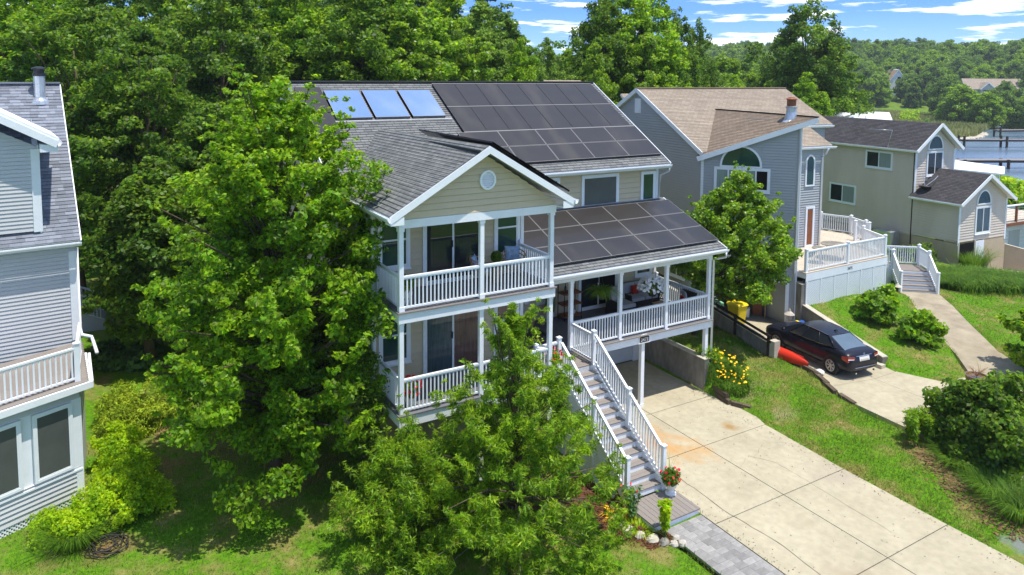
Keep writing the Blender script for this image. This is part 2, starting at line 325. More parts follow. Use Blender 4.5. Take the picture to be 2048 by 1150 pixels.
# ------------------------------------------------------------------ builders
def lerp(a, b, t): return a+(b-a)*t
def clip_row(poly, z):   # convex (u,z) outline -> [uL,uR] at height z
    us = []
    for i in range(len(poly)):
        (u0, z0), (u1, z1) = poly[i], poly[(i+1) % len(poly)]
        if abs(z1-z0) < 1e-9:
            if abs(z-z0) < 1e-6: us += [u0, u1]
        elif min(z0, z1)-1e-9 <= z <= max(z0, z1)+1e-9: us.append(u0+(u1-u0)*(z-z0)/(z1-z0))
    return (min(us), max(us)) if us else None
def siding(parent, F, poly, holes, expo, m, single=True, name='siding_board', wall='wall', wm=None, thick=.12):
    wb = MB(); wb.fpoly(F, poly, -thick, 0); build(wall, wb, wm or m, parent)
    zs = [p[1] for p in poly]; z = min(zs); zt = max(zs); allb = MB()
    while z < zt-.02:
        z2 = min(z+expo, zt); a = clip_row(poly, z+1e-4); b = clip_row(poly, z2-1e-4)
        if a and b:
            segs = [(a[0], a[1], b[0], b[1])]
            for (h0, g0, h1, g1) in holes:
                if min(z2, g1)-max(z, g0) > .3*(z2-z):
                    ns = []
                    for (l0, r0, l1, r1) in segs:
                        if h1 <= l0 or h0 >= r0: ns.append((l0, r0, l1, r1)); continue
                        if h0 > l0+.02: ns.append((l0, h0, l1, h0))
                        if h1 < r0-.02: ns.append((h1, r0, h1, r1))
                    segs = ns
            for (l0, r0, l1, r1) in segs:
                q = MB() if single else allb
                P = F.P
                gp_ = .023 if single else .030; gp_ = .017 if expo < .12 else gp_; zb = z+gp_ if z > min(zs)+.01 else z; o_ = .026 if expo < .12 else (.036 if single else .032)
                q.hexa([P(l0, o_, zb), P(r0, o_, zb), P(r0, .001, zb), P(l0, .001, zb), P(l1, .006, z2), P(r1, .006, z2), P(r1, .001, z2), P(l1, .001, z2)])
                if single: build(name, q, m, parent)
        z = z2
    if not single: build('siding', allb, m, parent, kind='stuff')
def window(parent, F, u0, z0, u1, z1, style='fixed', glass=None, tw=.09, proud=.065, sill=True, tm=None, name='window', glass2=None):
    tm = tm or M_trim; glass = glass or M_glass; P = F.P; b = MB()
    b.fring(F, [(u0-tw, z0-tw), (u1+tw, z0-tw), (u1+tw, z1+tw), (u0-tw, z1+tw)], [(u0, z0), (u1, z0), (u1, z1), (u0, z1)], 0.0, proud)
    s = .035
    b.fring(F, [(u0-.002, z0-.002), (u1+.002, z0-.002), (u1+.002, z1+.002), (u0-.002, z1+.002)], [(u0+s, z0+s), (u1-s, z0+s), (u1-s, z1-s), (u0+s, z1-s)], 0.0, proud*.9)
    um = (u0+u1)/2; zm = (z0+z1)/2
    if style == 'hung': b.fbox(F, u0+s, u1-s, .01, proud*.96, zm-.025, zm+.025)
    if style in ('slider', 'door'): b.fbox(F, um-.03, um+.03, .01, proud*.96, z0+s, z1-s)
    o = build(name, b, tm, parent)
    panes = {'fixed': [(u0, z0, u1, z1)], 'hung': [(u0, z0, u1, zm), (u0, zm, u1, z1)], 'slider': [(u0, z0, um, z1), (um, z0, u1, z1)], 'door': [(u0, z0, um, z1), (um, z0, u1, z1)]}[style]
    for i, (a, c, d, e) in enumerate(panes):
        q = MB(); q.fbox(F, a+.02, d-.02, .038, .046, c+.02, e-.02); build('pane', q, (glass2 if (i == 1 and glass2) else glass), o)
    if sill:
        q = MB(); q.fbox(F, u0-tw-.02, u1+tw+.02, .0, proud+.03, z0-tw-.035, z0-tw-.002); build('sill', q, tm, o)
    return o
def arch(parent, F, uc, z0, r, glass, tm=None, rz=None, name='arched_window', down=0):
    tm = tm or M_trim; rz = rz or r; k = 14; pts = [(uc+(r+.09)*math.cos(math.pi*i/k), z0+(rz+.09)*math.sin(math.pi*i/k)) for i in range(k+1)]
    ins = [(uc+r*math.cos(math.pi*i/k), z0+rz*math.sin(math.pi*i/k)) for i in range(k+1)]
    outer = [(uc+r+.09, z0-down-.07)]+pts+[(uc-r-.09, z0-down-.07)]; inner = [(uc+r, z0-down)]+ins+[(uc-r, z0-down)]
    b = MB(); b.fring(F, outer, inner, 0, .07); o = build(name, b, tm, parent)
    q = MB(); q.fpoly(F, inner, .038, .046); build('pane', q, glass, o); return o
def railing(parent, p0, p1, h=.92, sp=.115, m=None, gap=.09, bw=.034, name='railing', ends=(0, 0), joined=False):
    m = m or M_white; a = Vector(p0); b = Vector(p1); d = b-a; ln = Vector((d.x, d.y, 0)).length; u = d/ln
    q = MB(); up = Vector((0, 0, 1)); q.beam(a+up*(h-.025), b+up*(h-.025), .075, .05); q.beam(a+up*(h-.07), b+up*(h-.07), .045, .04); q.beam(a+up*gap, b+up*gap, .045, .05)
    if joined:
        n = int(ln/sp)
        for i in range(1, n+1):
            c = a+u*(ln*i/(n+1)); q.box(c.x-bw/2, c.y-bw/2, c.z+gap, c.x+bw/2, c.y+bw/2, c.z+h-.06)
        return build(name, q, m, parent)
    o = build(name, q, m, parent)
    n = int(ln/sp); key = 'bal_%.3f_%.3f' % (h, bw)
    if key not in SH:
        s = MB(); s.box(-bw/2, -bw/2, -(h-.07-gap)/2, bw/2, bw/2, (h-.07-gap)/2); SH[key] = s
    kk = key+m.name
    if kk not in SHM: SHM[kk] = shared('baluster', SH[key], m)
    for i in range(1, n+1):
        c = a+u*(ln*i/(n+1)); place('baluster', SHM[kk], o, c+up*(gap+(h-.07-gap)/2))
    return o
SH = {}; SHM = {}
def post(parent, x, y, z0, z1, w_=.11, m=None, cap=True, name='post'):
    m = m or M_white; q = MB(); q.box(x-w_/2, y-w_/2, z0, x+w_/2, y+w_/2, z1)
    if cap:
        q.box(x-w_/2-.018, y-w_/2-.018, z1+.0005, x+w_/2+.018, y+w_/2+.018, z1+.025)
        k = w_/2; b = len(q.v); q.add([(x-k, y-k, z1+.026), (x+k, y-k, z1+.026), (x+k, y+k, z1+.026), (x-k, y+k, z1+.026), (x, y, z1+.07)], [(0, 1, 4), (1, 2, 4), (2, 3, 4), (3, 0, 4)])
    return build(name, q, m, parent)
def roof(parent, E0, E1, R1, R0, m, expo=.14, thick=.10, name='roof', soff=None, joint='shingles'):
    E0, E1, R1, R0 = map(Vector, (E0, E1, R1, R0)); ud = (E1-E0).normalized(); nn = (E1-E0).cross(R0-E0)
    if nn.length < 1e-6: nn = (E1-E0).cross(R1-E0)
    nn.normalize(); sl = max((R0-E0).cross(ud).length, (R1-E0).cross(ud).length)
    s = MB(); s.hexa([p-nn*thick for p in (E0, E1, R1, R0)]+[p-nn*.004 for p in (E0, E1, R1, R0)]); o = build(name, s, soff or M_trim, parent)
    q = MB(); n = max(1, int(round(sl/expo)))
    for i in range(n):
        t0 = i/n; t1 = (i+1)/n; A = E0.lerp(R0, t0)+nn*.020; B = E1.lerp(R1, t0)+nn*.020; C = E1.lerp(R1, t1)+nn*.006; D = E0.lerp(R0, t1)+nn*.006
        A0 = A-nn*.022; B0 = B-nn*.022
        def uv(p, t): return ((p-E0).dot(ud), t*sl)
        vo = i*expo
        q.add([A, B, C, D, A0, B0], [(0, 1, 2, 3), (4, 5, 1, 0)], [[((A-E0).dot(ud), vo+.002), ((B-E0).dot(ud), vo+.002), ((C-E0).dot(ud), vo+expo-.002), ((D-E0).dot(ud), vo+expo-.002)], [((A-E0).dot(ud), vo), ((B-E0).dot(ud), vo), ((B-E0).dot(ud), vo+.002), ((A-E0).dot(ud), vo+.002)]])
    build(joint, q, m, o if parent else None, kind='stuff')
    return o
def lattice(parent, F, u0, u1, z0, z1, m, sp=.09, w_=.035, single=False, z1b=None):
    q = MB(); L_ = z1-z0; done = []
    for sgn, n0 in ((1, .002), (-1, .010)):
        c = u0-(L_ if sgn > 0 else 0)
        while c < u1+(L_ if sgn < 0 else 0):
            a = (c, z0); b = (c+sgn*L_, z1)
            # clip to u0..u1
            ua, ub = a[0], b[0]; ta, tb = 0, 1
            if abs(ub-ua) > 1e-9:
                t0 = (u0-ua)/(ub-ua); t1 = (u1-ua)/(ub-ua); lo, hi = min(t0, t1), max(t0, t1); ta = max(0, lo); tb = min(1, hi)
            if tb-ta > .05:
                p = F.P(lerp(ua, ub, ta), n0+.004, lerp(z0, z1, ta)); r = F.P(lerp(ua, ub, tb), n0+.004, lerp(z0, z1, tb))
                if single: s = MB(); s.beam(p, r, w_, .007, up=tuple(F.Nn)); s2 = s; build('lattice_slat', s2, m, parent)
                else: q.beam(p, r, w_, .007, up=tuple(F.Nn))
            c += sp
    if not single: return build('lattice', q, m, parent, kind='stuff')
# ---- foliage
def leafmesh(name, cl, n, L_, W_, m, seed, flat=.65, up=.55, outw=.5, rnd=.6, keep=None, lance=False, shell=.42):
    """cl: (k,4) clump centres and radii; n leaves in all; every leaf a folded blade of four corners"""
    rg = np.random.default_rng(seed); wt = cl[:, 3]**2; idx = rg.choice(len(cl), n, p=wt/wt.sum())
    d = nrm(rg.normal(size=(n, 3))); r = cl[idx, 3]*rg.random(n)**shell
    off = d*r[:, None]*np.array([1, 1, flat]); c = cl[idx, :3]+off
    if keep is not None:
        k = keep(c); c = c[k]; d = d[k]; idx = idx[k]; n = len(c)
    ctr = cl[:, :3].mean(0); rad = nrm(c-ctr)
    nn = nrm(d*outw*.6+rad*outw*.4+np.array([0, 0, up])+rg.normal(size=(n, 3))*rnd)
    if lance: t0 = nrm(d*np.array([1, 1, .3])+np.array([0, 0, .15])+rg.normal(size=(n, 3))*.55)
    else: t0 = rg.normal(size=(n, 3))
    t = nrm(t0-nn*(t0*nn).sum(1, keepdims=True)); b = np.cross(nn, t)
    s = (rg.random(n)*.6+.7)[:, None]; l = t*L_*s*.5; w_ = b*W_*s*.5
    q = np.stack([c-l, c-w_*1+l*.1-nn*L_*.05*0, c+l-nn*L_*.12*s, c+w_+l*.1], 1).reshape(-1, 3)
    return q
def crown_clumps(c, H0, H1, prof, k, cr, seed, jit=.22, inner=.35):
    rg = np.random.default_rng(seed); out_ = []; ph = rg.random(6)*6.28
    hs = np.array([p[0] for p in prof]); rs = np.array([p[1] for p in prof])
    area = None; cdf_h = np.linspace(0, 1, 200); wr = np.interp(cdf_h, hs, rs)+.15; cdf = np.cumsum(wr)/wr.sum()
    for i in range(k):
        h = np.interp(rg.random(), cdf, cdf_h); th = rg.random()*6.283
        r = np.interp(h, hs, rs)*(1+jit*(math.sin(th*3+ph[0]+h*7)*.5+math.sin(th*5+ph[1]-h*11)*.5+math.sin(h*23+ph[2])*.4))
        f = math.sqrt(rg.random()*(1-inner)+inner) if rg.random() < .85 else rg.random()
        f = f*(.92+.2*rg.random()); rad = cr*(.6+.8*rg.random())*(.55+.45*min(1, r/ max(rs)+.2))
        rr = max(0, r*f-rad*.4); out_.append((c[0]+rr*math.cos(th), c[1]+rr*math.sin(th), H0+(H1-H0)*h, rad))
    return np.array(out_)
def tree(name, label, cat, base, H0, H1, prof, k, cr, n, L_, W_, m, seed, group=None, tr=.16, limbs=18, keep=None, lance=False, flat=.65, jit=.22, bark=None, top=None, ctr=None, up=.55, outw=.5, rnd=.6, multi=1, extra=None):
    t = thing(name, label, cat, base, group); ctr = ctr or base
    cl = crown_clumps(ctr, H0, H1, prof, k, cr, seed, jit)
    if extra is not None: cl = np.vstack([cl, extra])
    q = leafmesh('crown', cl, n, L_, W_, m, seed+1, flat=flat, keep=keep, lance=lance, up=up, outw=outw, rnd=rnd)
    org = np.array(base); me = np_mesh('crown', q-org, 4, m); c = mesh_obj('crown', me, t, base)
    b = MB(); rr = random.Random(seed); topz = H0+(H1-H0)*.8
    stems = []
    for s in range(multi):
        dx, dy = (0, 0) if multi == 1 else (rr.uniform(-.5, .5), rr.uniform(-.5, .5))
        pts = [(base[0]+dx*.15, base[1]+dy*.15, base[2]-.1)]
        for i in range(1, 6):
            f = i/5; pts.append((lerp(base[0], ctr[0], f)+dx*f+rr.uniform(-.12, .12)*(1+tr*3), lerp(base[1], ctr[1], f)+dy*f+rr.uniform(-.12, .12)*(1+tr*3), lerp(base[2], topz, f)))
        b.tube(pts, [tr*(1.25 if i == 0 else 1-.85*i/5) for i in range(6)], 9); stems.append(pts)
    order = rr.sample(range(len(cl)), min(limbs, len(cl)))
    for j in order:
        e = cl[j]; pts = rr.choice(stems); zz = max(pts[1][2], min(e[2]-.6, topz*.95)); f = (zz-pts[0][2])/(pts[-1][2]-pts[0][2]); f = max(.12, min(.95, f*.75)); i = min(4, int(f*5)); g = f*5-i
        s = Vector(pts[i]).lerp(Vector(pts[i+1]), g); mid = s.lerp(Vector(e[:3]), .5)+Vector((rr.uniform(-.15, .15), rr.uniform(-.15, .15), rr.uniform(0, .3)))
        b.tube([s, mid, Vector(e[:3])], [tr*.38*(1-f*.6), tr*.2, tr*.07], 6, cap=False)
    build('trunk', b, bark or M_bark, t, smooth=True)
    return t
def shrub(name, label, cat, base, rx, ry, h, n, L_, W_, m, seed, group=None, cr=.22, lance=False, lift=.15, keep=None, up=.6, k=60):
    rg = np.random.default_rng(seed); t = thing(name, label, cat, base, group); cl = []
    for i in range(k):
        d = nrm(rg.normal(size=(1, 3)))[0]; d[2] = abs(d[2]); th = math.atan2(d[1], d[0]); f = (.55+.45*rg.random()**.5)*(1+.22*math.sin(3*th+seed)+.12*math.sin(5*th+2*seed+4*d[2])); rad = cr*(.6+.8*rg.random())
        cl.append((base[0]+d[0]*rx*f*.9, base[1]+d[1]*ry*f*.9, base[2]+lift+d[2]*(h-lift)*f*.92, rad))
    cl = np.array(cl); q = leafmesh('foliage', cl, n, L_, W_, m, seed, keep=keep, lance=lance, up=up)
    me = np_mesh('foliage', q-np.array(base), 4, m); mesh_obj('foliage', me, t, base)
    b = MB(); rr = random.Random(seed)
    for i in range(9):
        e = cl[rr.randrange(len(cl))]; s = Vector(base)+Vector((rr.uniform(-.1, .1)*rx, rr.uniform(-.1, .1)*ry, -.05)); b.tube([s, s.lerp(Vector(e[:3]), .5)+Vector((0, 0, .08)), Vector(e[:3])], [.022, .015, .006], 5, cap=False)
    build('stems', b, M_bark, t)
    return t
def blades(pos, hgt, wd, droop, m, seed, name, parent=None, base=None, seg=3, spread=.4, lean=None):
    """curved strap blades; pos (n,3) roots"""
    rg = np.random.default_rng(seed); n = len(pos); th = rg.random(n)*6.283; dr = np.stack([np.cos(th), np.sin(th), 0*th], 1)
    if lean is not None: dr = nrm(dr*np.array([1, 1, 0])*.8+lean)
    h = hgt*(.65+.6*rg.random(n)); sp = spread*(.3+rg.random(n)); sd_ = np.stack([-dr[:, 1], dr[:, 0], 0*th], 1)*wd/2
    qs = []
    for i in range(seg):
        t0, t1 = i/seg, (i+1)/seg
        def pt(t): return pos+dr*(h*sp*t**1.6)[:, None]+np.array([0, 0, 1])*(h*(t-droop*t**2.6))[:, None]
        a, b = pt(t0), pt(t1); w0, w1 = 1-t0*.8, 1-t1*.9
        qs.append(np.stack([a-sd_*w0, a+sd_*w0, b+sd_*w1, b-sd_*w1], 1))
    q = np.concatenate(qs).reshape(-1, 3); base = base if base is not None else pos.mean(0)
    me = np_mesh(name, q-np.array(base), 4, m); return mesh_obj(name, me, parent, base)
def clump_grass(name, label, cat, base, r, h, n, m, seed, wd=.02, droop=.45, group=None, spread=.7, bname='blades'):
    rg = np.random.default_rng(seed); t = thing(name, label, cat, base, group); a = rg.random(n)*6.283; rr = r*np.sqrt(rg.random(n))
    pos = np.stack([base[0]+rr*np.cos(a), base[1]+rr*np.sin(a), np.full(n, base[2]-.02)], 1)
    o = blades(pos, h, wd, droop, m, seed, bname, t, base, spread=spread); return t
def petals(pos, r, m, name, parent, base, seed, up=1.2):
    rg = np.random.default_rng(seed); n = len(pos); nn = nrm(rg.normal(size=(n, 3))*.5+np.array([0, 0, up])*1+np.array([-.2, -.5, 0])); t = nrm(np.cross(nn, rg.normal(size=(n, 3)))); b = np.cross(nn, t); s = (r*(.7+.6*rg.random(n)))[:, None]
    k = 6; q = np.stack([pos+t*s*math.cos(i*2*math.pi/k)+b*s*math.sin(i*2*math.pi/k) for i in range(k)], 1).reshape(-1, 3)
    me = np_mesh(name, q-np.array(base), k, m); return setp(mesh_obj(name, me, parent, base), kind='stuff')

# ------------------------------------------------------------------ terrain
CT = np.array([(-15, -12, 0), (-8, -8, 0), (0, -8, 0), (5, -6, 0), (5, -3, 0), (-8, 3, 0), (-5, 8, 0), (-5, 20, .1), (-15, 20, 0), (0, 0, 0), (5, 5, 0), (5, 14, .2), (0, 30, 0), (12, 30, 0), (-20, 45, 0), (20, 45, 0), (50, 60, -1), (-40, 40, 0), (-40, 0, 0), (-30, -30, 0), (9, -12, 0), (9, -20, 0),
 (12.65, 1.7, 1.1), (12.65, 4, 1.2), (12.7, 8, 1.2), (14.5, 4.5, 1.0), (14.5, 2.5, .95), (16, 4.4, .8), (16, 7, .8), (15.9, 1.5, .5), (12.9, 1.3, .75), (12.6, .5, .3), (12.5, -.3, .08), (12.3, -1.5, .03), (12.2, -4, .02), (12.1, -8, 0), (14, .3, .5), (14, -2, .25), (15.7, 0, .42), (15.3, -2, .32), (14.5, -4.5, .2), (13.5, -8, .05), (15.2, -4, .3), (17, -6, .25), (16, -12, 0),
 (20.6, 3, 1.38), (20.35, 1.6, 1.08), (20.1, .3, .85), (19.8, -.8, .62), (19.9, -1.8, .38), (20.5, -3.5, .35), (22.8, -4.3, .3), (23, 3.1, 1.4), (26, 3, 1.2), (27.6, 2.9, .95), (28.8, 2.2, .9), (24, -1, .7), (26, -1, .6), (30, 0, .5), (32, 3, .6), (36, 5.8, .55), (38, 5, .2), (40, 5.7, -.4), (43, 5.5, -.5), (45, 0, -.6), (35, -4, .1), (40, -6, -.4), (29, 8, 1.4), (24, 6, 1.4), (33, 8, .9), (36, 12, .9), (30, -10, 0), (20, -9, .1), (18, 9, .4), (17, 12, .9), (30, 20, .8), (36, 22, .3), (47, 25, -1)])
def pip(x, y, poly):
    ins = np.zeros(x.shape, bool); j = len(poly)-1
    for i in range(len(poly)):
        xi, yi = poly[i]; xj, yj = poly[j]
        c = ((yi > y) != (yj > y)) & (x < (xj-xi)*(y-yi)/((yj-yi) if yj != yi else 1e-9)+xi); ins ^= c; j = i
    return ins
DRIVE = [(6.80, -16), (12.0, -16), (12.0, -7.5), (12.05, -4.5), (12.25, -1.5), (12.45, -.5), (12.30, .9), (12.28, 4.85), (6.8, 4.85)]
NDRIVE = [(15.2, -9), (18.5, -9), (20.3, -3.8), (19.4, -1.3), (20.3, 3.4), (17.6, 6.8), (17.6, 9), (16.25, 9), (16.25, 1.5), (16.4, .4), (15.9, -1.2), (15.55, -2.0), (15.4, -4)]
HOUSEPAD = [(-.05, 1.9), (12.3, 1.9), (12.3, 14.5), (-.05, 14.5)]
GPAD = [(17.0, 6.8), (17.5, 6.4), (19.9, 3.5), (20.5, 3.9), (20.6, 6.6), (27.4, 6.4), (27.8, 16), (18.2, 16.5)]
PATH = [(27.5, 3.35), (26.2, 1.8), (24.5, 0), (22.6, -2.1), (20.6, -3.9), (19.5, -5.2), (22, -6.5), (23.0, -4.9), (24.6, -2.6), (26.5, -.5), (27.9, .95), (29.0, 2.3)]
WATER = [(70, -200), (64, 0), (66, 20), (80, 40), (108, 58), (150, 72), (175, 74), (200, 84), (260, 104), (330, 120), (420, 80), (500, -200)]
WALK = [(5.5, -16), (6.775, -16), (6.775, -4.05), (5.5, -4.05)]
def hgt(x, y):
    x = np.asarray(x, float); y = np.asarray(y, float); sh = x.shape; xf = x.ravel(); yf = y.ravel(); z = np.empty(len(xf))
    for a in range(0, len(xf), 20000):
        d2 = (xf[a:a+20000, None]-CT[None, :, 0])**2+(yf[a:a+20000, None]-CT[None, :, 1])**2+.02; w_ = 1/d2**1.7; z[a:a+20000] = (w_*CT[None, :, 2]).sum(1)/w_.sum(1)
    z = z.reshape(sh)
    far = np.clip((x-46)/14, 0, 1)*np.clip((y+60)/20, 0, 1); z = z*(1-far)+far*-2.0
    dd = np.hypot(x+6.7, y+17); hd = np.degrees(np.arctan2(x+6.7, y+17))
    z = z+np.where(dd > 120, -2-z, 0)*np.clip((dd-120)/60, 0, 1)
    z = z+np.clip((dd-300)/130, 0, 1)**1.2*19*np.clip((100-hd)/30, 0, 1)
    z = np.where(pip(x, y, WATER), -4.5, z)
    z = np.where(pip(x, y, DRIVE) | pip(x, y, WALK), -.16, z); z = np.where(pip(x, y, NDRIVE), .18, z); z = np.where(pip(x, y, HOUSEPAD), -.1, z); z = np.where(pip(x, y, GPAD), .05, z); z = np.where(pip(x, y, PATH), z-.3, z)
    return z
def grid(name, x0, x1, y0, y1, st, drop=None, m=None):
    xs = np.arange(x0, x1+st*.5, st); ys = np.arange(y0, y1+st*.5, st); X, Y = np.meshgrid(xs, ys); Z = hgt(X, Y)
    if drop is not None: Z = np.where((X > drop[0]) & (X < drop[1]) & (Y > drop[2]) & (Y < drop[3]), Z-1.2, Z)
    else: Z = Z+.0
    V = np.stack([X, Y, Z], -1).reshape(-1, 3); nx = len(xs); ny = len(ys)
    i = np.arange(ny-1)[:, None]*nx+np.arange(nx-1)[None]; F_ = np.stack([i, i+1, i+nx+1, i+nx], -1).reshape(-1, 4)
    me = bpy.data.meshes.new(name); me.vertices.add(len(V)); me.vertices.foreach_set('co', V.astype(np.float32).ravel()); me.loops.add(F_.size); me.loops.foreach_set('vertex_index', F_.astype(np.int32).ravel())
    me.polygons.add(len(F_)); me.polygons.foreach_set('loop_start', np.arange(0, F_.size, 4, dtype=np.int32)); me.polygons.foreach_set('loop_total', np.full(len(F_), 4, dtype=np.int32)); me.polygons.foreach_set('use_smooth', np.ones(len(F_), bool))
    me.materials.append(m or M_lawn); me.update(calc_edges=True)
    o = bpy.data.objects.new(name, me); COL.objects.link(o); ORG[o] = Vector((0, 0, 0)); o['kind'] = 'structure'; return o
grid('lawn', -16, 50, -18, 26, .25)
grid('terrain', -400, 700, -120, 900, 10, drop=(-8, 42, -12, 18))
q = MB(); q.add([(60, -400, -2.5), (900, -400, -2.5), (900, 400, -2.5), (60, 400, -2.5)], [(0, 1, 2, 3)]); build('water', q, M_water, kind='structure')
# distant ground sheet to the horizon
q = MB(); q.add([(-4000, -4000, -5.5), (4000, -4000, -5.5), (4000, 4000, -5.5), (-4000, 4000, -5.5)], [(0, 1, 2, 3)]); build('ground', q, M_far, kind='structure')
def gz(x, y): return float(hgt(np.array([x]), np.array([y]))[0])
def sheet(name, poly, dz, m, st=.25, kind='structure'):   # thin sheet laid over the terrain inside a polygon
    xs = [p[0] for p in poly]; ys = [p[1] for p in poly]; X, Y = np.meshgrid(np.arange(min(xs), max(xs)+st, st), np.arange(min(ys), max(ys)+st, st)); jj, ii = np.meshgrid(np.arange(X.shape[1]), np.arange(X.shape[0])); XJ = X+.1*np.sin(ii*5.1+jj*3.3); YJ = Y+.1*np.cos(ii*4.3+jj*2.7); Z = hgt(XJ, YJ)+dz; ins = pip(X, Y, poly)
    b = MB(); idx = {}; ny, nx = X.shape
    for j in range(ny-1):
        for i in range(nx-1):
            if ins[j, i] or ins[j+1, i+1]:
                f = []
                for (a, c) in ((j, i), (j, i+1), (j+1, i+1), (j+1, i)):
                    if (a, c) not in idx: idx[(a, c)] = len(b.v); b.v.append((XJ[a, c], YJ[a, c], Z[a, c]))
                    f.append(idx[(a, c)])
                b.f.append(tuple(f))
    return build(name, b, m, kind=kind)
# lawn blades (nobody could count them)
def scatter_lawn(n, x0, x1, y0, y1, h, wd, seed, nm):
    rg = np.random.default_rng(seed); x = rg.uniform(x0, x1, n); y = rg.uniform(y0, y1, n)
    bad = pip(x, y, [(p[0], p[1]) for p in DRIVE]) | pip(x, y, WALK) | pip(x, y, NDRIVE) | pip(x, y, HOUSEPAD) | pip(x, y, GPAD) | pip(x, y, PATH) | (pip(x, y, BED1) & (rg.random(n) < .97)) | (pip(x, y, BED2) & (rg.random(n) < .8)) | ((x > 5.1) & (x < 6.7) & (y > -4.1) & (y < 1.5))
    x = x[~bad]; y = y[~bad]; z = hgt(x, y); p = np.stack([x, y, z], 1)
    k = rg.random(len(x)) < .45+.55*(np.sin(x*2.1+np.sin(y*1.7)*2)*np.cos(y*1.9)*.5+.5)
    o = blades(p[k], h, wd, .2, M_blade, seed, nm, None, (x0, y0, 0), seg=1, spread=.6); setp(o, label='taller weeds and clumps in the lawn' if h > .1 else 'short green lawn grass blades', category='grass', kind='stuff')
BED1 = [(4.9, -4.5), (5.5, -4.3), (5.15, -3.9), (5.12, -1.0), (3.9, -1.6), (4.2, -3.2)]
BED2 = [(12.6, -8.5), (13.3, -9.6), (20, -7.5), (19.5, -4.6), (15.5, -4.3), (14.2, -5.2), (13.2, -7.0)]
scatter_lawn(150000, -9, 7, -8.5, 8, .055, .016, 3, 'lawn_grass')
scatter_lawn(90000, 11.8, 17, -8.5, 7, .055, .018, 4, 'lawn_grass')
scatter_lawn(9000, -9, 7, -8.5, 8, .17, .022, 13, 'lawn_weeds')
scatter_lawn(6000, 11.8, 17, -8.5, 7, .16, .022, 14, 'lawn_weeds')
scatter_lawn(60000, 18.5, 36, -7, 4.5, .06, .03, 5, 'lawn_grass')
q = MB(); ys = [(27.5, 3.3, 29.0, 2.35), (26.2, 1.8, 27.9, .95), (24.5, 0, 26.5, -.5), (22.6, -2.1, 24.6, -2.6), (20.6, -3.9, 23.0, -4.9), (19.5, -5.2, 22, -6.5)]
for a, b_ in zip(ys[:-1], ys[1:]):
    zz = [.93, .8, .66, .47, .36, .3]; i = ys.index(a); z0, z1 = zz[i], zz[i+1]
    q.hexa([(b_[0], b_[1], z1-.3), (b_[2], b_[3], z1-.3), (a[2], a[3], z0-.3), (a[0], a[1], z0-.3), (b_[0], b_[1], z1+.05), (b_[2], b_[3], z1+.05), (a[2], a[3], z0+.05), (a[0], a[1], z0+.05)])
build('path', q, M_path, kind='structure')
for nm_, poly_, n_, m_, lab_ in (('bark_mulch', BED1, 5200, M_mulch, 'red-brown bark mulch chips beside the stairs'), ('bark_mulch', BED2, 6000, M_soil, 'brown mulch under the shrubs at the lower right')):
    rg = np.random.default_rng(77); xs = [p[0] for p in poly_]; ys = [p[1] for p in poly_]; x = rg.uniform(min(xs), max(xs), n_*2); y = rg.uniform(min(ys), max(ys), n_*2); k = pip(x+rg.normal(size=n_*2)*.12, y+rg.normal(size=n_*2)*.12, poly_); x, y = x[k], y[k]
    c = np.stack([x, y, hgt(x, y)+.012+.02*rg.random(len(x))], 1); nn = nrm(np.array([0, 0, 1])+rg.normal(size=(len(x), 3))*.35); t = nrm(np.cross(nn, rg.normal(size=(len(x), 3)))); b = np.cross(nn, t); s_ = (.02+.03*rg.random(len(x)))[:, None]
    V = np.stack([c-t*s_-b*s_*.4, c+t*s_-b*s_*.4, c+t*s_+b*s_*.4, c-t*s_+b*s_*.4], 1).reshape(-1, 3); o = mesh_obj(nm_, np_mesh(nm_, V-V.mean(0), 4, m_), None, V.mean(0)); setp(o, label=lab_, category='mulch', kind='stuff')
# driveway slabs
dw = thing('driveway', None, None, (9.4, -4, 0)); dw['kind'] = 'structure'; del_keys = None
def slab(parent, poly, z, m, nm='slab'):
    c = np.mean(poly, 0); g = .012; pl = []
    for p in poly:
        d = np.array(p)-c; pl.append(tuple(np.array(p)-np.sign(d)*g))
    b = MB(); b.prism(pl, z-.14, z); return build(nm, b, m, parent)
rx = {-16: 12.0, -7.5: 12.0, -4.5: 12.05, -1.5: 12.25, .95: 12.30, 4.85: 12.28, -10.5: 12.0}
for y0, y1 in ((-16, -10.5), (-10.5, -7.5), (-7.5, -4.5), (-4.5, -1.5), (-1.5, .95), (.95, 4.85)):
    slab(dw, [(6.8, y0), (9.42, y0), (9.42, y1), (6.8, y1)], 0, M_concrete)
    pr = [(9.42, y0), (rx[y0], y0), (rx[y1], y1), (9.42, y1)]
    if y0 == -1.5: pr = [(9.42, -1.5), (12.25, -1.5), (12.62, -.45), (12.30, .95), (9.42, .95)]
    slab(dw, pr, 0, M_concrete)
def crack(parent, pts, z, w_=.011):
    b = MB(); rr = random.Random(len(pts)+int(pts[0][0]*10)); P_ = []
    for a, c in zip(pts[:-1], pts[1:]):
        for i in range(7): P_.append((lerp(a[0], c[0], i/7)+rr.uniform(-.025, .025), lerp(a[1], c[1], i/7)+rr.uniform(-.025, .025)))
    vs = [(x-w_*rr.uniform(.4, 1), y, z+.003) for x, y in P_]+[(x+w_*rr.uniform(.4, 1), y, z+.003) for x, y in P_]; n = len(P_)
    b.add(vs, [(i, n+i, n+i+1, i+1) for i in range(n-1)]); build('crack', b, M_dwood, parent)
crack(dw, [(7.35, -1.2), (7.5, -2.5), (7.45, -4.4), (7.6, -6), (7.35, -8.2)], 0, .014)
crack(dw, [(9.5, -2.9), (10.2, -2.6), (10.6, -3.3), (10.55, -4.5), (10.4, -7.4)], 0, .006)
crack(dw, [(10.3, -2.75), (11.2, -2.3), (12, -2.7)], 0, .006)
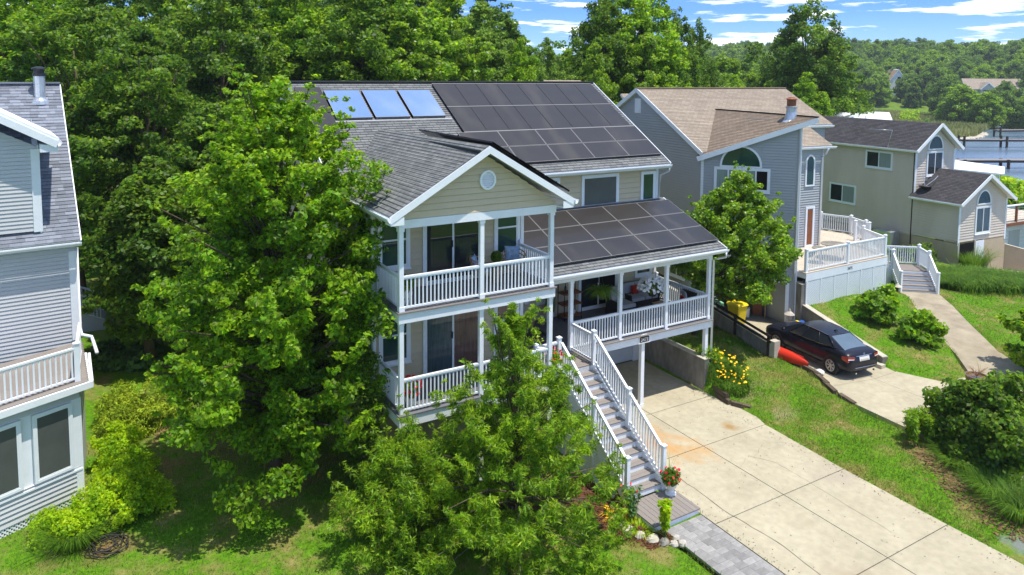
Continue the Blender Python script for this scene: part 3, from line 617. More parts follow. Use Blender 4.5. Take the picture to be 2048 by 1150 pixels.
rg = np.random.default_rng(5); n = 900; x = 6.85+rg.random(n)**1.0*5.2; y = 2-rg.random(n)*12; e = rg.random(n) < .6; x = np.where(e, np.where(rg.random(n) < .5, 12.0-np.abs(rg.normal(size=n))*.25, 6.85+np.abs(rg.normal(size=n))*.2), x); nn = nrm(np.array([0, 0, 1])+rg.normal(size=(n, 3))*.3); t = nrm(np.cross(nn, rg.normal(size=(n, 3)))); b = np.cross(nn, t); s_ = (.008+.020*rg.random(n))[:, None]; c = np.stack([x, y, np.full(n, .012)], 1)
V = np.stack([c-t*s_, c-b*s_*.5, c+t*s_, c+b*s_*.5], 1).reshape(-1, 3); o = mesh_obj('leaf_litter', np_mesh('leaf_litter', V-V.mean(0), 4, M_timber), None, V.mean(0)); setp(o, label='small dry leaves and grit scattered on the concrete driveway', category='litter', kind='stuff')
# rust stain: its own worn patch shape
M_rust = mat('rust_stained_concrete', (.44, .385, .27), .9, .1, var=0, c2=(.50, .25, .07), vs_=1.6, coord='World')
q = MB(); cx_, cy_ = 8.25, -1.15
# paver walk
wk = thing('walkway', None, None, (6.1, -6, 0)); wk['kind'] = 'structure'; s = MB(); s.box(-.148, -.098, -.03, .148, .098, .03); pm = shared('paver', s, M_paver); pm2 = shared('paver', MB().box(-.098, -.098, -.03, .098, .098, .03), M_paver)
q = MB(); q.box(5.5, -16, -.12, 6.775, -4.03, -.055); build('bedding', q, M_dwood, wk)
y = -4.14; row = 0
while y > -10.2:
    x = 5.5; seq = ([.3, .2, .3, .27, .2], [.2, .3, .27, .2, .3], [.27, .3, .2, .3, .2])[row % 3]
    for wd_ in seq:
        place('paver', pm, wk, (x+wd_/2, y, -.02+R.uniform(-.003, .003)), scl=(wd_/.3, 1, 1)); x += wd_
    y -= .2; row += 1
def stain(m, spots):
    t = m.node_tree; p = t.nodes['Principled BSDF']; src = p.inputs['Base Color'].links[0].from_socket; g = N(t, 'ShaderNodeNewGeometry')
    for (x, y, r, c, s) in spots:
        vm = N(t, 'ShaderNodeVectorMath', operation='DISTANCE'); vm.inputs[1].default_value = (x, y, 0); n = N(t, 'ShaderNodeTexNoise'); n.inputs['Scale'].default_value = 2.2; n.inputs['Detail'].default_value = 6
        t.links.new(g.outputs['Position'], vm.inputs[0]); t.links.new(g.outputs['Position'], n.inputs[0])
        ad = N(t, 'ShaderNodeMath', operation='MULTIPLY_ADD'); ad.inputs[1].default_value = 2.2*r; ad.inputs[2].default_value = -1.1*r; t.links.new(n.outputs[0], ad.inputs[0])
        s2 = N(t, 'ShaderNodeMath', operation='ADD'); t.links.new(vm.outputs['Value'], s2.inputs[0]); t.links.new(ad.outputs[0], s2.inputs[1])
        mr = N(t, 'ShaderNodeMapRange'); mr.inputs[1].default_value = r; mr.inputs[2].default_value = 0; mr.inputs[3].default_value = 0; mr.inputs[4].default_value = s; t.links.new(s2.outputs[0], mr.inputs[0])
        x_ = N(t, 'ShaderNodeMix', data_type='RGBA'); x_.inputs[7].default_value = sc(c); t.links.new(mr.outputs[0], x_.inputs[0]); t.links.new(src, x_.inputs[6]); src = x_.outputs[2]
    t.links.new(src, p.inputs['Base Color'])
stain(M_concrete, [(8.2, -.6, 1.2, (.46, .23, .06), .75), (8.9, -1.6, .9, (.46, .27, .10), .7), (11.1, -1.0, .35, (.30, .18, .06), .9), (8.0, -7.6, .9, (.30, .24, .16), .6), (7.5, -8.4, .6, (.28, .22, .15), .6), (11.5, -4.6, .9, (.34, .29, .22), .7)])

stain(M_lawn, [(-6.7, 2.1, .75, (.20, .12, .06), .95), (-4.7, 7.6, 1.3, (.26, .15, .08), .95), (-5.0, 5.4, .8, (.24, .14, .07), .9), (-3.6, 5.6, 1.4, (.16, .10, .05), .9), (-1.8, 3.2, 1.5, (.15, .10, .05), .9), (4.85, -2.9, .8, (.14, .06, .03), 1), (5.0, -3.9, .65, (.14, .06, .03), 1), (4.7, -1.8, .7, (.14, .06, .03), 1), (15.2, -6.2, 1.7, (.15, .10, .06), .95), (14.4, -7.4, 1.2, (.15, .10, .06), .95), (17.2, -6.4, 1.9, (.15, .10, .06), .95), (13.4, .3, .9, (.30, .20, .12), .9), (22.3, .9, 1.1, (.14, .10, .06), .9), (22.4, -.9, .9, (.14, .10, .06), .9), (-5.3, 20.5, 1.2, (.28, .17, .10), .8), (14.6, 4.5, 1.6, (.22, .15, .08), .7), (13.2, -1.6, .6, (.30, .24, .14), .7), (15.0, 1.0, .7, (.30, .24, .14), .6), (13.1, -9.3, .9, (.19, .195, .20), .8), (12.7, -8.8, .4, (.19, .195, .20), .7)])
# ================================================================== the beige house with the solar roof
H = thing('house', 'beige two-storey house with dark solar panels, gabled balcony and covered porch over the driveway', 'house', (6.3, 7, 0))
F0 = Fr(0, 0, 90); F19 = Fr(0, 1.9, 90); FM = Fr(0, 4.55, 90); FL = Fr(0, 14.3, 180)   # FL: left wall, u from the back towards the street
FRt = Fr(12.65, 4.55, 0)  # right wall, u to the back
FS = Fr(4.78, 1.9, 0)     # right side of the bay
# foundations
q = MB(); q.box(0.02, 1.95, -.3, 6.9, 14.2, 2.58); build('foundation', q, M_tanwall, H)
q = MB(); q.box(12.2, 4.9, -.3, 12.6, 14.2, 2.58); q.box(6.9, 5.2, -.3, 12.2, 5.35, 2.5); build('foundation', q, M_tanwall, H)
g = MB(); 
for i in range(4): g.box(7.1, 4.86, .03+i*.56, 11.9, 4.92, .58+i*.56)
build('garage_door', g, M_garage, H)
g = MB(); g.box(6.9, 4.80, 0, 7.1, 5.0, 2.5); g.box(11.9, 4.80, 0, 12.2, 5.0, 2.5); g.box(7.1, 4.80, 2.27, 11.9, 5.0, 2.5); build('door_frame', g, M_trim, H)
# walls: bay front on both storeys
bayholes1 = [(.18, 6.0, 1.0, 7.55), (1.5, 5.4, 3.36, 7.5), (3.88, 6.0, 4.70, 7.55)]
siding(H, F19, [(0, 5.36), (4.78, 5.36), (4.78, 7.95), (0, 7.95)], bayholes1, .2, M_beige)
bayholes0 = [(.18, 3.25, 1.0, 4.8), (1.5, 2.62, 3.36, 4.75), (3.88, 3.0, 4.70, 4.8)]
siding(H, F19, [(0, 2.6), (4.78, 2.6), (4.78, 5.06), (0, 5.06)], bayholes0, .2, M_beige)
window(H, F19, .20, 6.05, .98, 7.55, 'hung', M_glassg); window(H, F19, 3.90, 6.0, 4.62, 7.6, 'hung', M_glassg)
window(H, F19, .20, 3.3, .98, 4.8, 'hung', M_glassg); window(H, F19, 3.90, 2.95, 4.62, 4.85, 'hung', M_red_curt)
d1 = window(H, F19, 1.55, 5.45, 3.30, 7.62, 'door', M_glass, sill=False, name='sliding_door'); d0 = window(H, F19, 1.55, 2.70, 3.30, 4.92, 'door', M_curt, sill=False, name='sliding_door', glass2=M_red_curt)
for d, z in ((d1, 6.4), (d0, 3.65)):
    q = MB(); q.fbox(F19, 2.38, 2.41, .05, .09, z, z+.2); build('handle', q, M_black, d)
    q = MB(); q.fbox(F19, 1.57, 3.28, .03, .045, z+.55, z+.585); build('rail', q, M_trim, d)
# left side wall, right side of bay, main wall, right wall
siding(H, FL, [(0, 2.6), (12.4, 2.6), (12.4, 8.0), (9.9, 8.0), (5.0, 10.95), (0, 8.0)], [(12.0-.96, 6.05, 12.0, 7.45), (11.0, 3.1, 12.0, 4.8)], .2, M_beige)
window(H, FL, 11.12, 6.1, 11.98, 7.42, 'hung', M_glassg); window(H, FL, 11.12, 3.2, 11.98, 4.7, 'hung', M_glassg)
siding(H, FS, [(0, 2.6), (2.65, 2.6), (2.65, 7.95), (0, 7.95)], [], .2, M_beige)
mh = [(9.0, 6.5, 10.72, 7.75), (11.85, 6.5, 12.66, 7.78), (7.2, 7.1, 7.98, 7.75)]
siding(H, FM, [(4.78, 6.52), (12.65, 6.52), (12.65, 8.0), (4.78, 8.0)], mh, .2, M_beige)
window(H, FM, 9.08, 6.58, 10.65, 7.66, 'fixed', M_screen); window(H, FM, 11.93, 6.55, 12.50, 7.64, 'fixed', M_glassg); window(H, FM, 7.25, 7.2, 7.92, 7.66, 'fixed', M_glass)
mh = [(8.9, 2.6, 10.8, 4.8), (7.05, 3.2, 7.72, 4.4), (11.6, 3.55, 12.45, 4.7)]
siding(H, FM, [(4.78, 2.6), (12.65, 2.6), (12.65, 6.45), (4.78, 6.45)], mh, .2, M_beige)
window(H, FM, 7.12, 3.28, 7.66, 4.5, 'hung', M_glass)
dd_ = window(H, FM, 9.0, 2.70, 10.68, 4.75, 'door', M_glass, sill=False, name='sliding_door', glass2=M_dark); q = MB(); q.fbox(FM, 9.80, 9.83, .05, .09, 3.6, 3.8); build('handle', q, M_black, dd_)
window(H, FM, 11.72, 3.65, 12.42, 4.75, 'fixed', M_glassg)
siding(H, FRt, [(0, 2.6), (9.75, 2.6), (9.75, 8.0), (4.85, 10.95), (0, 8.0)], [], .2, M_beige, single=False)
siding(H, Fr(12.65, 14.3, 270), [(0, 0), (12.65, 0), (12.65, 8.0), (0, 8.0)], [], .2, M_beige, single=False)
for (x, y, z0, z1) in ((-.03, 1.87, 5.36, 7.9), (4.80, 1.87, 5.36, 7.9), (4.80, 1.87, 2.6, 5.05), (-.03, 1.87, 2.6, 5.05), (12.67, 4.52, 2.6, 6.38), (12.67, 4.52, 6.53, 7.95)):
    q = MB(); q.box(x-.05, y-.02, z0, x+.06, y+.09, z1); build('corner_board', q, M_trim, H)
# bay decks
q = MB(); q.box(-.02, -.02, 5.05, 4.80, .03, 5.31); q.box(-.02, .031, 5.05, .03, 1.87, 5.31); q.box(4.75, .031, 5.05, 4.80, 1.87, 5.31); build('fascia', q, M_trim, H)
q = MB(); q.box(.031, .031, 5.12, 4.749, 1.879, 5.14); build('soffit', q, M_trim, H)
def deckboards(parent, x0, x1, y0, y1, z, m, along='x', bw=.14, nm='deck_boards', single=False, th=.03):
    q = MB(); t = (y0 if along == 'x' else x0); e = (y1 if along == 'x' else x1)
    while t < e-.02:
        k = min(t+bw-.006, e); b = MB() if single else q
        (b.box(x0, t, z-th, x1, k, z) if along == 'x' else b.box(t, y0, z-th, k, y1, z)); t += bw
        if single: build('deck_board', b, m, parent)
    if not single: build(nm, q, m, parent, kind='stuff')
deckboards(H, -.05, 4.83, -.06, 1.88, 5.345, M_deckd)
q = MB(); q.box(-.055, -.062, 5.312, 4.835, -.03, 5.35); build('deck_edge', q, M_tread, H)
deckboards(H, -.05, 4.80, -.05, 1.88, 2.6, M_deckd); deckboards(H, 4.80, 12.70, 1.42, 4.52, 2.6, M_deckd)
q = MB(); q.box(-.02, -.02, 2.28, 5.13, .03, 2.565); q.box(-.02, .031, 2.28, .03, 1.87, 2.565); build('fascia', q, M_trim, H)
q = MB(); q.box(6.56, 1.45, 2.30, 12.70, 1.50, 2.565); q.box(12.65, 1.501, 2.30, 12.70, 4.5, 2.565); build('fascia', q, M_trim, H)
q = MB(); q.box(6.5, 1.38, 2.567, 12.74, 1.418, 2.602); build('deck_edge', q, M_tread, H)
q = MB(); q.box(6.9, 1.51, 2.40, 12.64, 4.5, 2.42); build('soffit', q, M_trim, H)
q = MB(); q.box(4.82, .05, 2.3, 5.13, 1.415, 2.568); build('fascia', q, M_trim, H)
deckboards(H, 4.81, 5.16, .0, 1.415, 2.598, M_deckd)
# columns
for x in (.08, 2.42, 4.70):
    q = MB(); q.box(x-.06, .02, 5.347, x+.06, .14, 7.53); q.box(x-.08, .0, 7.44, x+.08, .16, 7.529); q.box(x-.075, .005, 5.348, x+.075, .155, 5.47); build('column', q, M_white, H)
    q = MB(); q.box(x-.06, .04, 2.602, x+.06, .16, 5.05); q.box(x-.07, .03, 4.98, x+.07, .17, 5.049); build('column', q, M_white, H)
    q = MB(); q.box(x-.07, .05, -.1, x+.07, .19, 2.28); build('column', q, M_white, H)
for x in (6.48, 8.50, 10.56, 12.62):
    q = MB(); q.box(x-.06, 1.50, 2.602, x+.06, 1.62, 4.88); q.box(x-.08, 1.48, 4.80, x+.08, 1.64, 4.879); q.box(x-.072, 1.43, 2.5, x+.072, 1.449, 2.62) if 7 < x < 12 else q.box(x-.075, 1.485, 2.604, x+.075, 1.635, 2.72); build('column', q, M_white, H)
for x, zb in ((9.52, 0), (12.55, 1.2)):
    q = MB(); q.box(x-.07, 1.51, zb, x+.07, 1.65, 2.40); q.box(x-.085, 1.50, zb+.001, x+.085, 1.665, zb+.1); build('column', q, M_white, H)
# balcony beam
q = MB(); q.box(0, -.02, 7.53, 4.80, .13, 7.75); build('beam', q, M_trim, H); q = MB(); q.box(0, .131, 7.53, .13, 1.88, 7.75); build('beam', q, M_trim, H); q = MB(); q.box(4.67, .131, 7.53, 4.80, 1.88, 7.75); build('beam', q, M_trim, H)
q = MB(); q.box(.131, .131, 7.70, 4.669, 1.88, 7.72); build('ceiling', q, M_trim, H)
q = MB(); q.box(4.9, 1.48, 4.88, 12.70, 1.63, 5.10); build('beam', q, M_trim, H); q = MB(); q.box(12.55, 1.631, 4.88, 12.70, 4.5, 5.10); build('beam', q, M_trim, H)
# gable
gz0, gzp = 7.76, 9.30
siding(H, F0.off(n=-.02), [(0.02, gz0), (4.78, gz0), (4.78, 7.84), (2.43, 9.34), (.02, 7.84)], [], .167, M_beige, name='gable_board', wall='gable_wall')
v = MB(); v.add([], []); k = 20
ring = [(2.55+.25*math.cos(2*math.pi*i/k), 8.62+.27*math.sin(2*math.pi*i/k)) for i in range(k)]; rin = [(2.55+.19*math.cos(2*math.pi*i/k), 8.62+.21*math.sin(2*math.pi*i/k)) for i in range(k)]
v.fring(F0, ring, rin, .0, .06); vo = build('round_vent', v, M_white, H)
for i in range(7):
    zz = 8.45+i*.055; hw = .185*math.sqrt(max(.05, 1-((zz-8.62)/.205)**2)); q = MB(); P = F0.P
    q.hexa([P(2.55-hw, .04, zz-.02), P(2.55+hw, .04, zz-.02), P(2.55+hw, .0, zz+.01), P(2.55-hw, .0, zz+.01), P(2.55-hw, .045, zz-.012), P(2.55+hw, .045, zz-.012), P(2.55+hw, .005, zz+.03), P(2.55-hw, .005, zz+.03)]); build('louvre', q, M_white, vo)
q = MB(); q.fpoly(F0, rin, .0, .004); build('backing', q, M_alu, vo)
# wing roof
pk = (2.43, -.36, 9.58); pb = (1.95, 6.72, 9.58)
roof(H, (-.36, 4.6, 7.93), (-.36, -.36, 7.93), pk, pb, M_shg, .135, .10)
roof(H, (5.16, -.36, 7.95), (5.16, 5.2, 7.95), pb, pk, M_shg, .135, .10)
def rake(parent, a, b, hgt_=.2, th=.03, m=M_trim, ny=-1):
    q = MB(); a = Vector(a); b = Vector(b); q.hexa([a+Vector((0, 0, -hgt_)), b+Vector((0, 0, -hgt_)), b+Vector((0, -th*ny, -hgt_)), a+Vector((0, -th*ny, -hgt_)), a, b, b+Vector((0, -th*ny, 0)), a+Vector((0, -th*ny, 0))]); return build('rake_board', q, m, parent)
rake(H, (-.38, -.392, 7.93), (2.43, -.392, 9.575)); rake(H, (2.431, -.392, 9.575), (5.18, -.392, 7.95))
for x0, x1 in ((-.36, .0), (4.80, 5.16)):
    q = MB(); q.box(x0, -.36, 7.70, x1, .0, 7.74); q.box(x0, -.38, 7.70, x1, -.365, 7.9); build('eave_return', q, M_trim, H)
def gutter(parent, a, b, m=M_white, nm='gutter', r=.07):
    a = Vector(a); b = Vector(b); d = (b-a).normalized(); s = Vector((0, 0, 1)).cross(d)*-1
    q = MB(); prof = [(0, 0), (0, -.11), (.06, -.11), (.11, -.03), (.11, .005), (.10, .005), (.098, -.02), (.055, -.095), (.012, -.095), (.012, 0)]
    n = len(prof); vs = [a+s*p[0]+Vector((0, 0, p[1])) for p in prof]+[b+s*p[0]+Vector((0, 0, p[1])) for p in prof]
    q.add(vs, [(i, (i+1) % n, n+(i+1) % n, n+i) for i in range(n)]+[tuple(range(n-1, -1, -1)), tuple(range(n, 2*n))]); return build(nm, q, m, parent)
gutter(H, (-.36, 4.0, 7.90), (-.36, -.45, 7.90)); gutter(H, (5.17, -.45, 7.92), (5.17, 4.0, 7.92))
# main roof
roof(H, (-.5, 4.1, 8.03), (12.95, 4.1, 8.03), (12.95, 9.3, 11.15), (-.5, 9.3, 11.15), M_shg, .14, .12)
roof(H, (12.95, 14.6, 7.97), (-.5, 14.6, 7.97), (-.5, 9.3, 11.15), (12.95, 9.3, 11.15), M_shg, .14, .12)
q = MB(); q.beam((-.52, 9.3, 11.17), (12.97, 9.3, 11.17), .30, .05); build('ridge_cap_or_shade', q, M_shg, H)
q = MB(); q.beam((-.52, 4.1, 7.98), (-.52, 9.3, 11.09), .03, .2); q.beam((-.52, 14.6, 7.92), (-.52, 9.3, 11.09), .03, .2); build('rake_board', q, M_trim, H)
q = MB(); q.beam((12.97, 4.1, 7.98), (12.97, 9.3, 11.09), .03, .2); q.beam((12.97, 14.6, 7.92), (12.97, 9.3, 11.09), .03, .2); build('rake_board', q, M_trim, H)
gutter(H, (5.2, 4.09, 8.0), (12.98, 4.09, 8.0)); q = MB(); q.box(5.2, 4.1, 7.86, 12.9, 4.56, 7.89); build('soffit', q, M_trim, H)
# porch roof
roof(H, (4.95, 1.12, 5.27), (13.0, 1.12, 5.27), (13.0, 4.53, 6.61), (4.95, 4.53, 6.61), M_shg, .14, .09)
q = MB(); q.beam((4.8, 4.50, 6.62), (12.9, 4.50, 6.62), .12, .02); build('flashing', q, M_alu, H)
gutter(H, (4.85, 1.11, 5.25), (13.03, 1.11, 5.25)); q = MB(); q.box(4.9, 1.14, 5.10, 12.95, 1.17, 5.2); build('fascia', q, M_tan, H); q = MB(); q.box(4.9, 1.64, 5.08, 12.54, 4.5, 5.10); build('ceiling', q, M_trim, H)
q = MB(); q.prism([(12.70, 1.2), (12.70, 4.5), (12.66, 4.5), (12.66, 1.2)], [5.1]*4, [5.24, 6.5, 6.5, 5.24]); build('gable_wall', q, M_beige, H)
q = MB(); q.beam((13.02, 1.12, 5.22), (13.02, 4.53, 6.56), .03, .14); build('rake_board', q, M_trim, H)
def pipe(parent, pts, r, m, nm='downspout'):
    q = MB(); q.tube(pts, r, 8); return build(nm, q, m, parent, smooth=True)
pipe(H, [(12.93, 1.05, 5.15), (12.93, 1.05, 4.98), (12.82, 1.3, 4.88), (12.74, 1.45, 4.8), (12.74, 1.45, .35)], .04, M_white); pipe(H, [(12.9, 4.05, 7.88), (12.9, 4.08, 7.75), (12.75, 4.4, 7.55), (12.75, 4.46, 6.65)], .04, M_white); pipe(H, [(-.38, 1.6, 7.8), (-.1, 1.75, 7.6), (-.09, 1.78, 2.6)], .04, M_white)
# solar panels
SL = math.hypot(1, .6)
def panel(parent, S, u0, u1, v0, v1, lift=.11, m=None, fm=None, nm='solar_panel', th=.04, edge=None):
    """S(u,v,n) maps roof coordinates to the world; v runs up the slope"""
    g = .008; u0 += g; u1 -= g; v0 += g; v1 -= g
    def hx(a0, a1, b0, b1, n0, n1): return [S(a0, b0, n0), S(a1, b0, n0), S(a1, b1, n0), S(a0, b1, n0), S(a0, b0, n1), S(a1, b0, n1), S(a1, b1, n1), S(a0, b1, n1)]
    q = MB(); q.hexa(hx(u0, u1, v0, v1, lift-th, lift)); o = build(nm, q, m or M_pv, parent)
    w_ = .013; a = [(u0, v0), (u1, v0), (u1, v1), (u0, v1)]; b_ = [(u0+w_, v0+w_), (u1-w_, v0+w_), (u1-w_, v1-w_), (u0+w_, v1-w_)]
    f = MB(); vs = [S(x_, y_, lift+.004) for x_, y_ in a+b_]+[S(x_, y_, lift-th-.002) for x_, y_ in a+b_]; fs = []
    for i_ in range(4): j_ = (i_+1) % 4; fs += [(i_, j_, 4+j_, 4+i_), (j_, i_, 8+i_, 8+j_), (4+i_, 4+j_, 12+j_, 12+i_)]
    f.add(vs, fs); build('frame', f, fm or M_pvf, o)
    return o
cs, sn = 1/SL, .6/SL
def S1(u, v, n): return (u, 4.1+v*cs-n*sn, 8.03+v*sn+n*cs)
def up1(s): return s-4.1*SL
for i in range(8):
    for a, b_ in ((8.92, 10.54), (7.25, 8.90)): panel(H, S1, 4.95+i*.965, 4.95+(i+1)*.965, up1(a), up1(b_))
for i in range(5):
    for a, b_ in ((6.27, 7.24), (5.29, 6.26)): panel(H, S1, 4.67+i*1.64, 4.67+(i+1)*1.64, up1(a), up1(b_), fm=M_pvl)
for v_ in (8.91, 10.55, 7.245): q = MB(); q.hexa([S1(4.95, up1(v_)-.014, .09), S1(12.67, up1(v_)-.014, .09), S1(12.67, up1(v_)+.014, .09), S1(4.95, up1(v_)+.014, .09), S1(4.95, up1(v_)-.014, .118), S1(12.67, up1(v_)-.014, .118), S1(12.67, up1(v_)+.014, .118), S1(4.95, up1(v_)+.014, .118)]); build('clamp_rail', q, M_pvl, H)
for a, b_ in ((8.64, 10.27), (7.04, 8.62)): panel(H, S1, -.45, .48, up1(a), up1(b_), lift=.14)
for i in range(3):
    a = .56+i*1.40; panel(H, S1, a, a+1.30, up1(8.31), up1(10.09), lift=.12, th=.11, m=M_therm, fm=M_pvl, nm='solar_water_collector')
q = MB(); q.hexa([S1(.45, up1(8.22), .01), S1(4.9, up1(8.22), .01), S1(4.9, up1(8.29), .01), S1(.45, up1(8.29), .01), S1(.45, up1(8.22), .03), S1(4.9, up1(8.22), .03), S1(4.9, up1(8.29), .03), S1(.45, up1(8.29), .03)]); build('flashing', q, M_alu, H)
c2 = 1/math.hypot(1, .394); s2 = .394*c2
def S2(u, v, n): return (u, 1.12+v*c2-n*s2, 5.27+v*s2+n*c2)
for i in range(5):
    for a, b_ in ((2.32, 3.32), (1.36, 2.32), (.40, 1.36)): panel(H, S2, 4.78+i*1.635, 4.78+(i+1)*1.635, a, b_, lift=.12, fm=M_pvl)
c3 = 1/math.hypot(1, .597); s3 = .597*c3
def S3(u, v, n): return (5.16-v*c3+n*s3, u, 7.95+v*s3+n*c3)
for i in range(3):
    for a, b_ in ((.15, 1.12), (1.14, 2.12), (2.14, 3.1)): panel(H, S3, -.25+i*1.66, -.25+(i+1)*1.66, a, b_, lift=.16)
q = MB(); q.beam((2.10, -.38, 9.46), (2.02, 5.6, 9.46), .10, .05); build('black_strip', q, M_black, H)  # black strip on the left slope just below the ridge
# rails
railing(H, (.14, .08, 5.35), (2.36, .08, 5.35)); railing(H, (2.48, .08, 5.35), (4.64, .08, 5.35)); railing(H, (.08, .15, 5.35), (.08, 1.8, 5.35)); railing(H, (4.70, .15, 5.35), (4.70, 1.72, 5.35)); post(H, 4.70, 1.79, 5.35, 6.33, .09); post(H, .08, 1.80, 5.35, 6.33, .09)
railing(H, (.14, .10, 2.6), (2.36, .10, 2.6)); railing(H, (2.48, .10, 2.6), (4.64, .10, 2.6)); railing(H, (.08, .16, 2.6), (.08, 1.8, 2.6))
for a, b_ in ((6.54, 8.44), (8.56, 10.50), (10.62, 12.56)): railing(H, (a, 1.56, 2.6), (b_, 1.56, 2.6))
railing(H, (12.62, 1.63, 2.6), (12.62, 4.3, 2.6)); post(H, 12.62, 4.36, 2.6, 3.62, .10)
railing(H, (6.48, .40, 2.6), (6.48, 1.48, 2.6)); post(H, 6.48, .32, 2.3, 3.62); post(H, 5.22, .36, 2.3, 3.62); post(H, 4.36, .30, 2.6, 3.58, .1)
railing(H, (4.42, .32, 2.6), (5.16, .36, 2.6)); railing(H, (4.38, .25, 2.6), (4.66, .12, 2.6))
# number plaque
q = MB(); k = 8; pts = [(9.72, 2.33), (9.72, 2.48)]+[(9.5+.22*math.cos(math.pi*i/k), 2.50+.07*math.sin(math.pi*i/k)) for i in range(k+1)]+[(9.28, 2.33)]
F145 = Fr(0, 1.45, 90); q.fpoly(F145, [(9.24, 2.30), (9.76, 2.30), (9.76, 2.50)]+[(9.5+.26*math.cos(math.pi*i/k), 2.50+.12*math.sin(math.pi*i/k)) for i in range(k+1)]+[(9.24, 2.50)], .002, .02); pl = build('number_plaque', q, M_white, H)
q = MB(); q.fpoly(F145, [(9.29, 2.345), (9.71, 2.345), (9.71, 2.50)]+[(9.5+.21*math.cos(math.pi*i/k), 2.50+.08*math.sin(math.pi*i/k)) for i in range(k+1)]+[(9.29, 2.50)], .021, .026); build('plaque_face', q, mat('dark_brown_plate', (.05, .03, .02), .6, .3, var=0), pl)
def text(name, s, size, F, u, n, z, m, parent, ext=.004):
    c = bpy.data.curves.new(name, 'FONT'); c.body = s; c.size = size; c.extrude = ext; c.align_x = 'CENTER'; c.align_y = 'CENTER'; o = bpy.data.objects.new(name, c); COL.objects.link(o)
    P = F.P(u, n, z); M_ = Matrix((Vector(F.U), Vector((0, 0, 1)), Vector(F.Nn))).transposed(); dg = bpy.context.evaluated_depsgraph_get(); me = bpy.data.meshes.new_from_object(o.evaluated_get(dg)); bpy.data.objects.remove(o)
    for v in me.vertices: v.co = M_ @ v.co
    me.materials.clear(); me.materials.append(m); return place(name, me, parent, P)
text('number', '3473', .17, F145, 9.5, .030, 2.43, M_whif, pl)
# stairs
def stair(parent, x0, x1, ytop, ztop, zbot, nr, run, mt=M_tread, mr=M_white):
    rise = (ztop-zbot)/nr
    for i in range(nr-1):
        z = ztop-rise*(i+1); y1 = ytop-run*i; y0 = y1-run
        for k in range(2):
            q = MB(); a = y0-.02+k*(run+.02)/2; q.box(x0, a+.004, z-.03, x1, a+(run+.02)/2-.002, z); build('tread', q, mt, parent)
    for i in range(nr):
        z = ztop-rise*(i+1); y = ytop-run*i; q = MB(); q.box(x0, y+.001, z+.001, x1, y+.02, z+rise-.031); build('riser', q, mr, parent)
    for x in (x0-.05, x1+.002):
        q = MB(); ye = ytop-run*(nr-1); q.prism([(x, ytop), (x+.048, ytop), (x+.048, ye), (x, ye)], [ztop-.5, ztop-.5, zbot-.12, zbot-.12], [ztop+.02, ztop+.02, zbot+rise+.06, zbot+rise+.06]); build('stringer', q, M_white, parent)
stair(H, 5.27, 6.42, .28, 2.6, .2, 13, .262)
deckboards(H, 5.16, 6.54, .28, 1.415, 2.598, M_tread, single=True); q = MB(); q.box(5.18, .281, 2.3, 6.5, .33, 2.565); build('fascia', q, M_white, H)
sl_ = (2.4-.185)/(.262*12); 
for x in (5.22, 6.48):
    def sz(y): return 2.6-.0-(.28-y)*sl_*1.0
    railing(H, (x, .22, sz(.22)+.05), (x, -1.33, sz(-1.33)+.05), gap=.07, h=.93); post(H, x, -1.40, sz(-1.40)-(2.2 if x < 6 else 1.2)*.6, sz(-1.4)+1.04)
    railing(H, (x, -1.47, sz(-1.47)+.05), (x, -2.82, sz(-2.82)+.05), gap=.07, h=.93); post(H, x, -2.89, 0 if x < 6 else .2, sz(-2.82)+1.02)
lattice(H, Fr(5.21, .2, 180), .0, 2.6, .05, .9, M_white, .08, .03)
lattice(H, Fr(5.21, .2, 180), .0, 1.5, .95, 1.75, M_white, .08, .03); lattice(H, Fr(5.21, 1.4, 180), .0, 1.2, .1, 2.2, M_white, .08, .03)
q = MB(); q.box(5.19, -1.46, 0, 5.25, -1.34, 1.3); q.box(5.185, .1, 0, 5.25, .22, 2.3); build('support_post', q, M_white, H)
# foot platform
PF = thing('platform', 'grey boarded landing platform at the foot of the porch stairs', 'platform', (5.9, -3.45, 0))
q = MB(); q.box(5.18, -4.00, -.02, 6.72, -3.96, .165); q.box(6.68, -3.959, -.02, 6.72, -2.95, .165); q.box(5.18, -3.959, -.02, 5.22, -2.95, .165); build('skirt', q, M_white, PF)
x = 5.16
while x < 6.70:
    q = MB(); q.box(x, -4.04, .167, min(x+.142, 6.74), -2.92, .2); build('deck_board', q, M_tread, PF); x += .15
# side wall of the carport
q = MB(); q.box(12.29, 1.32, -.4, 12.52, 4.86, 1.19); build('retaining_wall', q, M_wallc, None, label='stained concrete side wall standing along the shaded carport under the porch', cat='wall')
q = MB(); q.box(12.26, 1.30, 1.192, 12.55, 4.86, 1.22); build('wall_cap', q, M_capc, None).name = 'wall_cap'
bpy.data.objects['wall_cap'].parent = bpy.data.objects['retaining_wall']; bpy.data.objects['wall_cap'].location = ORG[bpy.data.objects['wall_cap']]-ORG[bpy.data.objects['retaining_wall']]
tw_ = thing('timber_edging', 'short dark timber edging wall below the yellow lilies', 'edging', (12.6, .8, 0))
for a, b_, z in (((12.48, 1.28), (12.30, .1), .0), ((12.50, 1.28), (12.35, .25), .16), ((12.36, .05), (12.62, -.55), -.02)):
    q = MB(); q.beam((a[0], a[1], z+.09), (b_[0], b_[1], z+.09), .15, .155); build('timber', q, M_timber, tw_)
